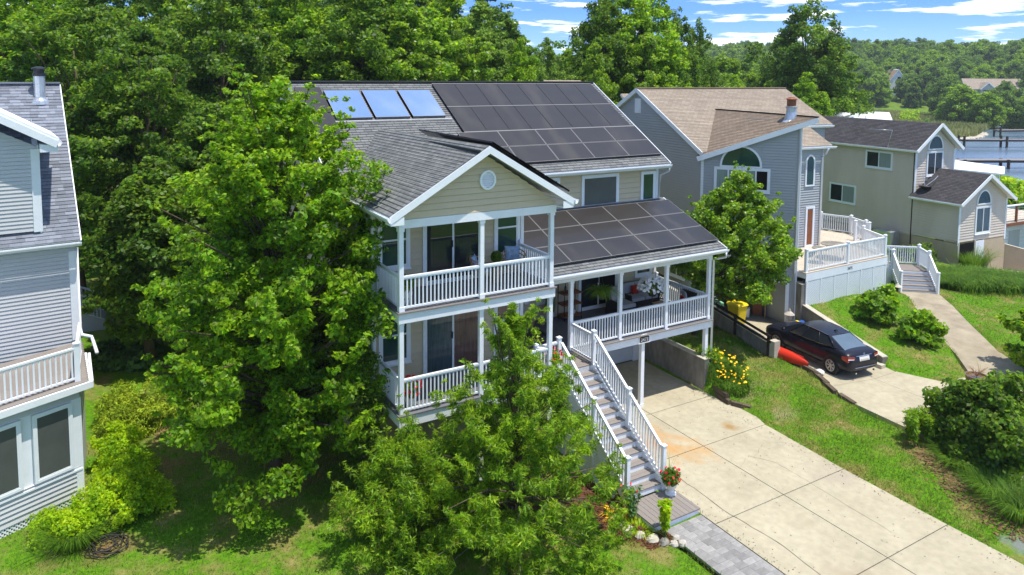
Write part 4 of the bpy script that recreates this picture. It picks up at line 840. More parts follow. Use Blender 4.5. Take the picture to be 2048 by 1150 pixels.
# porch and balcony furniture ------------------------------------------------
def rattan_chair(x, y, z, rot, label):
    t = thing('wicker_chair', label, 'chair', (x, y, z), 'wicker chairs on the balcony'); t.rotation_euler = (0, 0, rot)
    def B(name, mb, m): return build_local(name, mb, m, t)
    q = MB(); q.lathe((0, 0, .36), [(.27, 0), (.29, .03), (.27, .06)], 14); B('seat', q, M_rattan)
    q = MB(); q.lathe((0, 0, .425), [(.25, 0), (.27, .05), (.2, .08)], 14); B('cushion', q, M_cush)
    for r_, zz in ((.30, .5), (.33, .62), (.35, .74)):
        q = MB(); q.tube([(r_*math.sin(a), r_*math.cos(a), zz+.12*max(0, math.cos(a))) for a in [math.radians(-105+21*i) for i in range(11)]], .018, 6); B('back_rail', q, M_rattan)
    for a in range(-100, 101, 25):
        a = math.radians(a); q = MB(); q.tube([(.26*math.sin(a), .26*math.cos(a), .38), (.35*math.sin(a), .35*math.cos(a), .74+.12*max(0, math.cos(a)))], .011, 5); B('back_slat', q, M_rattan)
    for a in (45, 135, 225, 315):
        a = math.radians(a); q = MB(); q.tube([(.2*math.cos(a), .2*math.sin(a), .38), (.27*math.cos(a), .27*math.sin(a), 0)], .016, 6); B('leg', q, M_rattan)
    return t
def build_local(name, mb, m, t, **k):
    loc = Vector(t.location) ; v = np.array(mb.v); lo = v.min(0); hi = v.max(0); org = (lo+hi)/2; me = bpy.data.meshes.new(name); me.from_pydata((v-org).tolist(), [], mb.f); me.materials.append(m); me.update()
    sm = k.get('smooth'); 
    if sm: me.polygons.foreach_set('use_smooth', [True]*len(me.polygons))
    o = bpy.data.objects.new(name, me); COL.objects.link(o); o.parent = t; o.location = org; ORG[o] = Vector(org); return o
def pillow(x, y, z, rot, tilt, m, label, s=.42, th=.13, cat='pillow', group=None):
    b = MB(); n = 8; vs = []
    for sd_ in (1, -1):
        for i in range(n+1):
            for j in range(n+1):
                u = i/n*2-1; v = j/n*2-1; e = (1-u**4)*(1-v**4); pin = 1-.10*(1-abs(u)*abs(v))*(abs(u)**6+abs(v)**6)
                vs.append((u*s/2*pin, sd_*th/2*e**.6, v*s/2*pin+s/2))
    fs = []
    for k in range(2):
        for i in range(n):
            for j in range(n):
                a = k*(n+1)**2+i*(n+1)+j; f = (a, a+1, a+n+2, a+n+1); fs.append(f if k else f[::-1])
    b.add(vs, fs); me = bpy.data.meshes.new('pillow'); me.from_pydata(b.v, [], b.f); me.materials.append(m); me.polygons.foreach_set('use_smooth', [True]*len(me.polygons))
    o = bpy.data.objects.new('pillow', me); COL.objects.link(o); o.location = (x, y, z); o.rotation_euler = (tilt, 0, rot); ORG[o] = Vector((x, y, z)); return setp(o, label=label, category=cat, group=group)
rattan_chair(2.95, 1.05, 5.35, math.radians(60), 'wicker chair beside the middle column of the upper balcony')
rattan_chair(4.15, 1.25, 5.35, math.radians(-25), 'wicker chair in the right corner of the upper balcony')
pillow(2.82, 1.12, 5.84, math.radians(50), math.radians(-15), M_blue, 'blue patterned pillow on the wicker chair beside the middle balcony column')
pillow(4.18, 1.38, 5.86, math.radians(-20), math.radians(-12), M_blue, 'blue patterned pillow on the wicker chair in the right balcony corner', .46)
t = thing('side_table', 'small rattan drum table with a round topiary on the balcony', 'table', (3.55, 1.25, 5.35)); q = MB(); q.lathe((3.55, 1.25, 5.35), [(.12, 0), (.16, .25), (.12, .5)], 12); build('base', q, M_rattan, t); q = MB(); q.lathe((3.55, 1.25, 5.851), [(.20, 0), (.20, .025)], 16); build('table_top', q, M_rattan, t)
t = thing('potted_topiary', 'round clipped topiary plant on the rattan table on the balcony', 'plant', (3.55, 1.25, 5.877)); q = MB(); q.lathe((3.55, 1.25, 5.877), [(.06, 0), (.08, .12)], 12); build('pot', q, M_rattan, t)
cl = np.array([(3.55, 1.25, 6.10, .17)]); q_ = leafmesh('foliage', cl, 1500, .045, .025, M_dbroad, 5, flat=1, shell=.15); mesh_obj('foliage', np_mesh('foliage', q_-np.array((3.55, 1.25, 6.1)), 4, M_dbroad), t, (3.55, 1.25, 6.1))
t = thing('potted_plant', 'leafy plant in a tall white pot on wire stand, left balcony corner', 'plant', (.42, .5, 5.35)); q = MB(); q.lathe((.42, .5, 5.37), [(.11, 0), (.15, .42)], 14); build('pot', q, M_pot, t)
q = MB()
for i in range(8):
    a = i*math.pi/4; q.tube([(.42+.17*math.cos(a), .5+.17*math.sin(a), 5.36), (.42+.12*math.cos(a+.8), .5+.12*math.sin(a+.8), 5.58), (.42+.17*math.cos(a+1.57), .5+.17*math.sin(a+1.57), 5.8)], .008, 5)
build('wire_stand', q, M_black, t); q_ = leafmesh('f', np.array([(.42, .5, 5.95, .24)]), 500, .10, .05, M_broad, 8, flat=.9); mesh_obj('foliage', np_mesh('foliage', q_-np.array((.42, .5, 5.95)), 4, M_broad), t, (.42, .5, 5.95))
q = MB(); q.fbox(F19, 3.42, 3.62, .0, .12, 7.28, 7.34); q.fbox(F19, 3.45, 3.59, .03, .10, 7.12, 7.279); build('wall_light', q, M_black, H)
# porch sofa
def sofa(x0, y0, x1, y1, z):
    t = thing('wicker_sofa', 'dark wicker corner sofa with pale grey cushions at the back of the porch', 'sofa', ((x0+x1)/2, (y0+y1)/2, z))
    for a in ((x0, y0, z+.08, x1, y1-.12, z+.34),): q = MB(); q.box(*a); build('base', q, M_wick, t, bevel=.02)
    q = MB(); q.box(x0, y1-.119, z+.08, x1, y1, z+.80); build('backrest', q, M_wick, t, bevel=.02)
    for xx in (x0-.10, x1+.002): q = MB(); q.box(xx, y0, z+.05, xx+.098, y1, z+.60); build('arm', q, M_wick, t, bevel=.02)
    n = 2; w_ = (x1-x0)/n
    for i in range(n):
        q = MB(); q.box(x0+i*w_+.01, y0-.02, z+.342, x0+(i+1)*w_-.01, y1-.24, z+.47); build('seat_cushion', q, M_cush, t, bevel=.03)
        q = MB(); q.box(x0+i*w_+.01, y1-.26, z+.475, x0+(i+1)*w_-.01, y1-.122, z+.90); build('back_cushion', q, M_cush, t, bevel=.03)
    for xx, yy in ((x0, y0+.02), (x1-.05, y0+.02), (x0, y1-.07), (x1-.05, y1-.07)): q = MB(); q.box(xx, yy, z, xx+.05, yy+.05, z+.079); build('foot', q, M_black, t)
sofa(10.72, 3.55, 12.0, 4.42, 2.6)
t = thing('armchair', 'dark wicker armchair with a big grey cushion beside the glass porch door', 'chair', (10.1, 3.45, 2.6)); q = MB(); q.box(9.75, 3.0, 2.65, 10.45, 3.8, 2.98); build('base', q, M_wick, t, bevel=.02)
q = MB(); q.box(9.65, 3.0, 2.62, 9.749, 3.8, 3.2); build('arm', q, M_wick, t, bevel=.02); q = MB(); q.box(9.75, 3.801, 2.65, 10.45, 3.92, 3.45); build('backrest', q, M_wick, t, bevel=.02); q = MB(); q.box(9.77, 2.98, 2.982, 10.43, 3.7, 3.12); build('seat_cushion', q, M_cush, t, bevel=.03)
q = MB(); q.hexa([(9.78, 3.60, 3.125), (10.42, 3.60, 3.125), (10.42, 3.75, 3.125), (9.78, 3.75, 3.125), (9.78, 3.66, 3.62), (10.42, 3.66, 3.62), (10.42, 3.79, 3.62), (9.78, 3.79, 3.62)]); build('back_cushion', q, M_cush, t, bevel=.03)
pillow(11.25, 4.0, 3.08, 0, -.25, M_redc, 'red pillow on the grey wicker sofa behind the white flowers', .34, .12)
pillow(12.25, 2.35, 3.1, 1.2, -.2, M_cush, 'pale grey pillow on the chair by the right porch railing', .42)
pillow(12.0, 2.15, 3.06, 1.2, -.25, M_redc, 'red pillow on the chair by the right porch railing', .34)
t = thing('armchair', 'dark armchair with pale and red pillows by the right porch railing', 'chair', (12.15, 2.35, 2.6))
for a in ((11.85, 2.0, 2.62, 12.5, 2.7, 3.0),): q = MB(); q.box(*a); build('base', q, M_wick, t, bevel=.02)
q = MB(); q.box(12.42, 2.0, 3.001, 12.52, 2.7, 3.45); build('backrest', q, M_wick, t, bevel=.02)
t = thing('coffee_table', 'low dark coffee table with books and a cloth bag in the middle of the porch', 'table', (10.9, 2.7, 2.6)); q = MB(); q.box(10.45, 2.4, 2.95, 11.5, 3.0, 3.0); build('table_top', q, M_wick, t)
for x in (10.5, 11.4):
    for y in (2.44, 2.9): q = MB(); q.box(x, y, 2.6, x+.06, y+.06, 2.949); build('leg', q, M_black, t)
q = MB(); q.box(10.75, 2.5, 3.001, 11.0, 2.7, 3.03); build('magazine', q, M_cush, None, label='striped magazine lying on the dark porch coffee table', cat='magazine')
q = MB(); q.hexa([(11.1, 2.5, 3.001), (11.4, 2.5, 3.001), (11.4, 2.8, 3.001), (11.1, 2.8, 3.001), (11.05, 2.45, 3.09), (11.45, 2.45, 3.09), (11.45, 2.85, 3.09), (11.05, 2.85, 3.09)]); build('basket_tray', q, M_rattan, None, label='tan woven tray on the right end of the porch coffee table', cat='tray')
t = thing('side_table', 'small round black side table in the back right porch corner', 'table', (12.28, 3.6, 2.6)); q = MB(); q.lathe((12.28, 3.6, 3.12), [(.22, 0), (.22, .02)], 18); build('table_top', q, M_black, t)
for i in range(3):
    a = i*2.09; q = MB(); q.tube([(12.28+.2*math.cos(a), 3.6+.2*math.sin(a), 2.6), (12.28+.17*math.cos(a+2), 3.6+.17*math.sin(a+2), 3.12)], .012, 5); build('leg', q, M_black, t)
# bar cart
t = thing('bar_cart', 'black metal bar cart with red-brown wooden shelves against the porch wall', 'cart', (8.2, 4.1, 2.6))
for z in (2.72, 3.15, 3.55): q = MB(); q.box(7.82, 3.85, z, 8.62, 4.30, z+.045); build('shelf', q, M_brnw, t)
for x in (7.83, 8.59):
    for y in (3.86, 4.27): q = MB(); q.box(x, y, 2.6, x+.025, y+.025, 3.85); build('frame_post', q, M_black, t)
q = MB(); q.lathe((8.0, 4.05, 3.596), [(.04, 0), (.04, .2), (.014, .26), (.014, .33)], 10); build('wine_bottle', q, M_glass, None, label='dark wine bottle with white label standing on the bar cart', cat='bottle')
q = MB(); q.lathe((8.4, 4.1, 2.766), [(.06, 0), (.09, .08), (.05, .12)], 10); build('bowl', q, M_pot, None, label='small pale bowl on the bottom shelf of the bar cart', cat='bowl')
t = thing('potted_plant', 'dark spiky plant in a white tapered pot beside the bar cart', 'plant', (7.35, 4.1, 2.6)); q = MB(); q.lathe((7.35, 4.1, 2.6), [(.12, 0), (.17, .38)], 14); build('pot', q, M_pot, t)
rg = np.random.default_rng(3); pp = np.array((7.35, 4.1, 2.96))+rg.normal(size=(70, 3))*np.array([.06, .06, 0]); blades(pp, .85, .05, .05, M_dbroad, 9, 'leaves', t, (7.35, 4.1, 2.96), spread=.25)
for x, y, h, g_ in ((6.62, 4.15, .32, 'taller'), (6.98, 4.02, .26, 'shorter')):
    t = thing('lantern', '%s tan wooden lantern on the porch floor below the wall plate' % g_, 'lantern', (x, y, 2.6)); q = MB(); q.lathe((x, y, 2.6), [(.10, 0), (.12, h*.5), (.10, h)], 12); build('body', q, M_rattan, t); q = MB(); q.lathe((x, y, 2.6+h+.001), [(.06, 0), (.065, .05), (.03, .06)], 10); build('lid', q, M_pot, t)
q = MB(); q.fbox(FM, 6.55, 6.75, .021, .05, 3.25, 3.45); build('meter_box', q, M_white, H)
q = MB(); q.box(5.75, 3.0, 2.603, 6.6, 3.6, 2.62); build('door_mat', q, M_black, None, label='black rectangular door mat on the shaded porch floor', cat='mat')
# hanging ferns
for (x, y, z, s, lab) in ((8.05, 1.95, 3.95, 1, 'big hanging fern between the two left porch columns'), (12.0, 2.2, 4.2, .85, 'hanging fern at the right end of the porch')):
    t = thing('hanging_fern', lab, 'fern', (x, y, z)); q = MB(); q.lathe((x, y, z), [(.09, 0), (.15, .16)], 12); build('pot', q, M_dwood, t)
    q = MB()
    for i in range(3): a = i*2.09; q.tube([(x+.13*math.cos(a), y+.13*math.sin(a), z+.16), (x, y, z+.65)], .005, 4)
    q.tube([(x, y, z+.64), (x, y, 5.08)], .005, 4); build('hanger', q, M_black, t)
    rg = np.random.default_rng(int(x*10)); n = 420; a = rg.random(n)*6.28; pos = np.stack([x+.09*np.cos(a), y+.09*np.sin(a), np.full(n, z+.14)], 1); blades(pos, .62*s, .035, .95, M_lgrass, 21, 'fronds', t, (x, y, z), seg=5, spread=.95)
# white flowers on a stand
t = thing('flower_stand', 'round mass of white flowers on a thin black stand in front of the sofa', 'plant', (10.5, 2.2, 2.6)); q = MB(); q.tube([(10.5, 2.2, 2.6), (10.5, 2.2, 3.65)], .015, 6); q.lathe((10.5, 2.2, 2.6), [(.18, 0), (.18, .02)], 12); build('stand', q, M_black, t); q = MB(); q.lathe((10.5, 2.2, 3.6), [(.12, 0), (.19, .16)], 12); build('pot', q, M_dwood, t)
q_ = leafmesh('f', np.array([(10.5, 2.2, 3.95, .36)]), 1300, .09, .05, M_dbroad, 12, flat=.75); mesh_obj('foliage', np_mesh('foliage', q_-np.array((10.5, 2.2, 3.95)), 4, M_dbroad), t, (10.5, 2.2, 3.95))
rg = np.random.default_rng(4); d = nrm(rg.normal(size=(230, 3))); d[:, 2] = np.abs(d[:, 2])*1.1-.2; petals(np.array((10.5, 2.2, 3.95))+d*np.array([.50, .50, .40]), .060, M_whif, 'flowers', t, (10.5, 2.2, 3.95), 6, up=.5)
# roof dormer peeking over the ridge is part of a house behind
# ================================================================== grey house to the right
G = thing('house', 'blue-grey house with brown roofs and a half-round window above an open garage', 'house', (22, 10, .3))
GS = Fr(17.5, 6.9, 94); GW = GS.turn(0, -9.9, 90); GWf = Fr(17.5, 6.9, 140.7)
def gp(u, v, z): return GS.P(u, -v, z)
def pl4(F, poly, holes, m=M_grey, expo=.125, par=None): siding(par or G, F, poly, holes, expo, m, single=False)
pl4(GW, [(0, .3), (9.9, .3), (9.9, 8.0), (5.0, 10.68), (0, 8.0)], [])
pl4(GS.off(2.95), [(0, .3), (4.95, .3), (4.95, 8.0), (0, 8.0)], [(3.9, 2.9, 4.45, 4.9)]); pl4(GS, [(0, 2.5), (2.94, 2.5), (2.94, 8.0), (0, 8.0)], [])
GE = GS.turn(7.9, 0, -90); pl4(GE, [(0, .3), (1.7, .3), (1.7, 8.9), (0, 8.0)], [])
GS2 = GS.off(7.9, -1.7); pl4(GS2, [(0, .3), (2.1, .3), (2.1, 8.9), (0, 8.9)], [])
pl4(GS.turn(10.0, -1.7, -90), [(0, .3), (6.6, .3), (6.6, 8.9), (3.3, 10.6), (0, 8.9)], [])
pl4(GS.turn(10, -9.9, 180), [(0, 0), (10, 0), (10, 8), (0, 8)], [])
q = MB(); q.fpoly(GW, [(4.75, 9.55), (5.25, 9.55), (5.25, 10.3), (4.75, 10.3)], .0, .045); vo = build('gable_vent', q, M_trim, G)
for i in range(7): q = MB(); q.fbox(GW, 4.80, 5.20, .046, .065, 9.62+i*.09, 9.67+i*.09); build('louvre', q, M_trim, vo)
window(G, GW, 7.9, 1.85, 8.9, 2.6, 'slider', M_glass)
# front wing at 45 degrees
for poly in ([(0, 2.42), (4.22, 2.42), (4.22, 9.42), (0, 7.82)], [(0, .35), (.70, .35), (.70, 2.42), (0, 2.42)], [(3.92, .35), (4.22, .35), (4.22, 2.42), (3.92, 2.42)]): pl4(GWf, poly, [(.58, 6.3, 2.95, 7.42), (.85, 7.4, 2.6, 8.3)] if poly[0][1] > 2 else [])
GE2 = GWf.turn(4.22, 0, -136.7); pl4(GE2, [(0, .35), (3.2, .35), (3.2, 9.5), (0, 9.5)], [])
q = MB(); q.fring(GWf, [(.70, .36), (3.95, .36), (3.95, 2.44), (.70, 2.44)], [(.85, .36), (3.80, .36), (3.80, 2.28), (.85, 2.28)], .0, .05); build('garage_frame', q, M_trim, G)
q = MB(); P = GWf.P
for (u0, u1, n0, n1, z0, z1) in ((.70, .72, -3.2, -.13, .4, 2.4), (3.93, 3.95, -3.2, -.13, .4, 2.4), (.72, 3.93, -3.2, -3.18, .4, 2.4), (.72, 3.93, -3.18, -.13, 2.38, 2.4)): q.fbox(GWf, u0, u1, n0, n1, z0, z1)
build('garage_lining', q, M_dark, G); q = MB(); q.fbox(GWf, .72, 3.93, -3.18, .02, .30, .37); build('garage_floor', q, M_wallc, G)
arch(G, GWf, 1.72, 7.45, .82, M_glassg, rz=.84, name='half_round_window')
window(G, GWf, .66, 6.38, 1.72, 7.28, 'slider', M_blind); window(G, GWf, 1.86, 6.38, 2.90, 7.28, 'slider', M_blind, glass2=M_dark)
window(G, GWf, 1.35, 3.4, 1.85, 5.0, 'hung', M_blind)
for F_, z1 in ((GWf, 9.4), ): 
    q = MB(); q.fbox(F_, 4.13, 4.24, -.0, .03, .4, 9.4); q.fbox(GE2, -.02, .10, .0, .03, .4, 9.4); build('corner_board', q, M_trim, G)
    q = MB(); q.fbox(F_, -.02, .10, .0, .03, .4, 7.75); build('corner_board', q, M_trim, G)
T = Vector(gp(3.35, -.0, 0)); Lp = GWf.P(-.15, .25, 7.80); Tp = GWf.P(4.85, .25, 9.72); V1 = Vector(gp(3.45, 3.25, 9.76))
b4 = MB(); nn = (Vector(Tp)-Vector(Lp)).cross(V1-Vector(Lp)).normalized()
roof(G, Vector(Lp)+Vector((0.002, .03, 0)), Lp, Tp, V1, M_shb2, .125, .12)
q = MB(); q.beam(Vector(Lp)-Vector(GWf.U)*.03+Vector((0, 0, -.11)), Vector(Tp)+Vector((0, 0, -.11)), .035, .22); build('rake_board', q, M_trim, G)
q = MB(); q.beam(Vector(Tp)+Vector((.02, .02, -.12)), V1+Vector((.02, -.3, -.12)), .03, .2); build('fascia', q, M_trim, G)
q = MB(); q.beam(Vector(Tp)+Vector((0, 0, .03)), V1+Vector((0, 0, .03)), .10, .05); build('ridge_cap_or_shade', q, M_dwood, G)  # dark strip standing in for the shade line along the wing roof's top edge
# main roofs
roof(G, gp(-.18, -.2, 8.02), gp(8.35, -.2, 8.02), gp(8.35, 4.85, 10.82), gp(-.18, 4.85, 10.82), M_shb, .125, .12); roof(G, gp(8.351, 1.45, 8.94), gp(10.3, 1.45, 8.94), gp(10.3, 4.85, 10.82), gp(8.351, 4.85, 10.82), M_shb, .125, .12)
roof(G, gp(10.3, 10.1, 8.0), gp(-.18, 10.1, 8.0), gp(-.18, 4.85, 10.82), gp(10.3, 4.85, 10.82), M_shb, .125, .12)
for a, b_ in ((gp(-.2, -.22, 7.93), gp(-.2, 4.85, 10.74)), (gp(-.2, 10.1, 7.9), gp(-.2, 4.85, 10.74))): q = MB(); q.beam(a, b_, .035, .2); build('rake_board', q, M_trim, G)
q = MB(); q.beam(gp(-.2, 4.85, 10.84), gp(10.3, 4.85, 10.84), .25, .05); build('ridge_cap_or_shade', q, M_brroof, G)
gutter(G, gp(3.6, -.22, 7.98), gp(8.55, -.22, 7.98)); gutter(G, gp(7.2, 1.43, 8.9), gp(10.3, 1.43, 8.9))
pipe(G, [gp(7.95, -.3, 7.88), gp(7.95, -.15, 7.6), gp(7.85, -.06, 7.4), gp(7.85, -.06, 2.9)], .05, M_white); pipe(G, [gp(8.2, 1.5, 8.8), gp(8.1, 1.6, 8.5), gp(8.05, .2, 8.15)], .05, M_white)
o = window(G, GS, 6.9, 2.95, 7.35, 4.85, 'fixed', M_brnw, sill=False, name='door'); arch(G, GS, 7.0, 7.2, .24, M_glassg, rz=.3, down=1.15)
q = MB(); q.lathe(tuple(gp(3.05, -2.3, 9.45)), [(.42, 0), (.30, .1), (.22, .45), (.22, .62), (.26, .66), (.26, .7), (.2, .72)], 14); ch = build('flue', q, M_alu, G, smooth=False); q = MB(); q.lathe(tuple(gp(3.05, -2.3, 10.175)), [(.2, 0), (.2, .26), (.27, .3), (.1, .4)], 12); build('cap', q, M_brnw, ch)
# rear wing with brown roof, seen between the two houses
roof(G, gp(4.2, 9.9, 8.2), gp(8.0, 9.9, 8.2), gp(8.0, 13.2, 10.3), gp(4.7, 13.2, 10.3), M_shb, .125, .12); q = MB(); q.prism([tuple(gp(4.7, 10.2, 0)[:2]), tuple(gp(7.8, 10.2, 0)[:2]), tuple(gp(7.8, 16, 0)[:2]), tuple(gp(4.7, 16, 0)[:2])], .2, 8.15); build('rear_wall', q, M_grey, G)
# things in and before the garage
q = MB(); q.fbox(GWf, 2.95, 3.65, -1.2, -.7, 1.35, 1.65); q.fbox(GWf, 2.95, 3.0, -1.2, -.7, .37, 1.349); q.fbox(GWf, 3.6, 3.65, -1.2, -.7, .37, 1.349); build('shelf_crate', q, M_rattan, None, label='pale crate on a stand just inside the open garage', cat='crate')
q = MB(); q.lathe(tuple(GWf.P(2.15, -.5, .38)), [(.14, 0), (.17, .4), (.18, .42)], 12); build('bucket', q, M_pot, None, label='white bucket standing in the open garage', cat='bucket')
q = MB(); q.fbox(GWf, 2.4, 2.85, -1.4, -.9, .38, 1.6); build('cabinet', q, M_brnw, None, label='dark brown cabinet inside the open garage', cat='cabinet', bevel=.02)
bx, by, _ = GWf.P(4.0, .45, 0); t = thing('stone_lantern', 'small weathered lantern statue beside the garage opening', 'lantern', (bx, by, .36)); q = MB(); q.lathe((bx, by, .36), [(.14, 0), (.12, .08), (.07, .12), (.07, .45)], 8); build('stem', q, M_stone, t); q = MB(); q.lathe((bx, by, .812), [(.13, 0), (.13, .2)], 8); build('lamp_box', q, M_stone, t); q = MB(); q.lathe((bx, by, 1.014), [(.24, 0), (.06, .14), (.03, .24)], 8); build('roof_cap', q, M_stone, t)
t = thing('rolled_float', 'rolled blue pool float with a pale strap beside the retaining wall', 'float', (19.75, 3.1, .36)); q = MB(); q.tube([(19.3, 3.2, .60), (19.5, 3.15, .62), (20.0, 3.05, .62), (20.15, 3.0, .6)], [.12, .22, .22, .12], 14); build('roll', q, M_bluep, t, smooth=True); q = MB(); q.tube([(19.62, 3.125, .62), (19.72, 3.105, .62)], .235, 14); build('strap', q, M_yel, t)
# ---- neighbour deck
D = thing('deck', 'raised pale wooden deck with white railings and lattice skirt at the grey house', 'deck', (24.5, 5.5, 1.2))
DP = [(20.25, 3.2), (26.3, 3.25), (29.4, 6.5), (28.8, 8.85), (25.45, 8.4), (25.3, 6.3), (20.6, 6.6)]
q = MB(); q.prism(DP, 2.60, 2.845); build('deck_frame', q, M_trim, D)
for i in range(52):
    x = 20.2+i*.18+0; ys_ = []
    n = len(DP)
    for k in range(n):
        (xa, ya), (xb, yb) = DP[k], DP[(k+1) % n]
        if (xa <= x+.085 < xb) or (xb <= x+.085 < xa): ys_.append(ya+(yb-ya)*(x+.085-xa)/(xb-xa))
    if len(ys_) >= 2: q = MB(); q.box(x, min(ys_)-.04, 2.847, x+.172, max(ys_), 2.88); build('deck_board', q, M_deckp, D)
def prail(D_, pts, z, h=.95, sp=.12, joined=False, skipfirst=False):
    for a, b_ in zip(pts[:-1], pts[1:]): railing(D_, (a[0], a[1], z), (b_[0], b_[1], z), h, sp, joined=joined)
    for k, a in enumerate(pts): post(D_, a[0], a[1], z-.25, z+h+.06, .12)
prail(D, [(20.35, 3.28), (23.3, 3.30), (26.2, 3.32)], 2.88); prail(D, [(25.6, 8.3), (28.7, 8.7), (29.25, 7.2), (28.75, 6.0), (28.35, 5.55)], 2.88)
FD = Fr(20.25, 3.19, 89.5)
q = MB(); q.fbox(FD, -.02, 6.05, .0, .03, 2.50, 2.84); build('fascia', q, M_trim, D)
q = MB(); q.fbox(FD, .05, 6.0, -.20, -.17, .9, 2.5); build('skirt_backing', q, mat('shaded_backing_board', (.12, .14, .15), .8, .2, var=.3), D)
for i in range(7):
    u = .05+i*.98; q = MB(); q.fbox(FD, u-.035, u+.035, -.03, .035, .95, 2.5); build('batten', q, M_trim, D)
    if i < 6: lattice(D, FD, u+.035, u+.945, 1.05, 2.5, M_trim, .11, .055)
text('number', '3475', .19, FD, 3.1, .035, 2.68, M_black, D)
t = thing('patio_umbrella', 'closed dark green patio umbrella lying low on the pale deck', 'umbrella', (22.9, 5.0, 2.88)); q = MB(); q.tube([(22.6, 4.9, 2.98), (22.9, 5.0, 3.05), (23.5, 5.2, 3.0)], [.05, .16, .05], 10); build('canopy', q, M_grnp, t); q = MB(); q.tube([(23.5, 5.2, 3.0), (24.0, 5.35, 2.95)], .02, 6); build('pole', q, M_alu, t)
for (x, y, r, lab) in ((23.6, 4.2, .62, 'large round grey patio table behind the deck railing'), (22.3, 4.0, .38, 'small round grey patio table near the house wall on the deck')):
    t = thing('patio_table', lab, 'table', (x, y, 2.88)); q = MB(); q.lathe((x, y, 3.56), [(r, 0), (r, .03)], 24); build('table_top', q, M_wallc, t)
    for k in range(4): a = k*1.571+.5; q = MB(); q.tube([(x+r*.7*math.cos(a), y+r*.7*math.sin(a), 2.88), (x+r*.5*math.cos(a), y+r*.5*math.sin(a), 3.56)], .018, 6); build('leg', q, M_alu, t)
# stairs of that deck
ST = Fr(27.5, 3.2, 130); P = ST.P
for i in range(5):
    z = .90+.17*(i+1); n0 = -.27*i
    if i < 4:
        q = MB(); q.fbox(ST, .0, 1.62, n0-.27, n0+.02, z-.04, z); build('tread', q, M_tread, D)
    q = MB(); q.fbox(ST, .0, 1.62, n0-.04, n0-.01, z-.17, z-.041); build('riser', q, M_white, D)
q = MB(); q.fbox(ST, -.05, 1.67, -2.5, -1.08, 1.66, 1.71); build('landing_frame', q, M_trim, D)
for i in range(9): q = MB(); q.fbox(ST, -.05, 1.67, -1.10-.155*(i+1), -1.10-.155*i-.008, 1.712, 1.75); build('deck_board', q, M_tread, D)
for u in (-.06, 1.63):
    q = MB(); q.hexa([P(u, 0, .8), P(u+.05, 0, .8), P(u+.05, -1.1, 1.5), P(u, -1.1, 1.5), P(u, 0, 1.12), P(u+.05, 0, 1.12), P(u+.05, -1.1, 1.85), P(u, -1.1, 1.85)]); build('stringer', q, M_white, D)
    a = P(u+.03, .02, .95); b_ = P(u+.03, -1.15, 1.72); railing(D, a, b_, .95, .11); post(D, a[0], a[1], .85, 1.98, .12); post(D, b_[0], b_[1], 1.2, 2.78, .12)
a, b_, c = P(1.66, -1.2, 1.75), P(1.66, -2.45, 1.75), P(.1, -2.45, 1.75); railing(D, a, b_, .95, .12); railing(D, b_, c, .95, .12); post(D, b_[0], b_[1], 1.2, 2.80, .12)
for i in range(6):
    z = 1.75+.188*(i+1); u = -.06-.27*i
    if i < 5: q = MB(); q.fbox(ST, u-.27, u+.0, -2.45, -1.15, z-.04, z); build('tread', q, M_tread, D)
    q = MB(); q.fbox(ST, u-.02, u+.01, -2.45, -1.15, z-.188, z-.041); build('riser', q, M_white, D)
for n_ in (-1.12, -2.48):
    a = P(-.02, n_, 1.78); b_ = P(-1.5, n_, 2.86); railing(D, a, b_, .95, .12); post(D, b_[0], b_[1], 2.2, 3.93, .12)
    q = MB(); q.beam(P(.0, n_, 1.62), P(-1.5, n_, 2.70), .05, .3); build('stringer', q, M_white, D)
a = P(-1.5, -1.12, 2.88); railing(D, (26.25, 3.36, 2.88), a, .95, .12)
lattice(D, ST.turn(-.1, -1.1, 0).off(-1.45), 0, 1.45, .95, 1.9, M_trim, .085, .04)
t = thing('garden_lantern', 'small pale garden lamp at the foot of the deck stairs', 'lamp', (26.9, 3.0, .98)); q = MB(); q.tube([(26.9, 3.0, .98), (26.9, 3.0, 1.35)], .04, 8); build('stem', q, M_black, t); q = MB(); q.lathe((26.9, 3.0, 1.351), [(.20, 0), (.07, .10), (.03, .14)], 10); build('lamp_shade', q, M_capc, t)
# retaining walls
def wall_run(label, pts, tw, zb, m, cap=True, name='retaining_wall'):
    t = thing(name, label, 'wall', (pts[0][0], pts[0][1], zb))
    for (x0, y0, z0), (x1, y1, z1) in zip(pts[:-1], pts[1:]):
        d = Vector((x1-x0, y1-y0, 0)).normalized(); n_ = Vector((-d.y, d.x, 0))*tw/2; a = Vector((x0, y0, 0)); b_ = Vector((x1, y1, 0))
        pl = [tuple((a-n_)[:2]), tuple((b_-n_)[:2]), tuple((b_+n_)[:2]), tuple((a+n_)[:2])]
        q = MB(); q.prism(pl, zb, [z0, z1, z1, z0]); build('wall_body', q, m, t)
        if cap:
            n2 = n_*1.12; pl = [tuple((a-n2)[:2]), tuple((b_-n2)[:2]), tuple((b_+n2)[:2]), tuple((a+n2)[:2])]; q = MB(); q.prism(pl, [z0+.001, z1+.001, z1+.001, z0+.001], [z0+.03, z1+.03, z1+.03, z0+.03]); build('wall_cap', q, M_capc, t)
    return t
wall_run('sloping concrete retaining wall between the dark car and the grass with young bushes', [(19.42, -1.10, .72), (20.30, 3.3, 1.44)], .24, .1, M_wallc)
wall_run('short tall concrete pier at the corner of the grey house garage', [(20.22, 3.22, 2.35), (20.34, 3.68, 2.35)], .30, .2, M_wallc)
RW = wall_run('long dark concrete retaining wall with a wooden rail, between the small tree and the neighbouring driveway', [(16.17, 1.45, .98), (16.17, 4.6, 1.52), (16.17, 9.2, 1.9)], .24, .1, M_wallc)
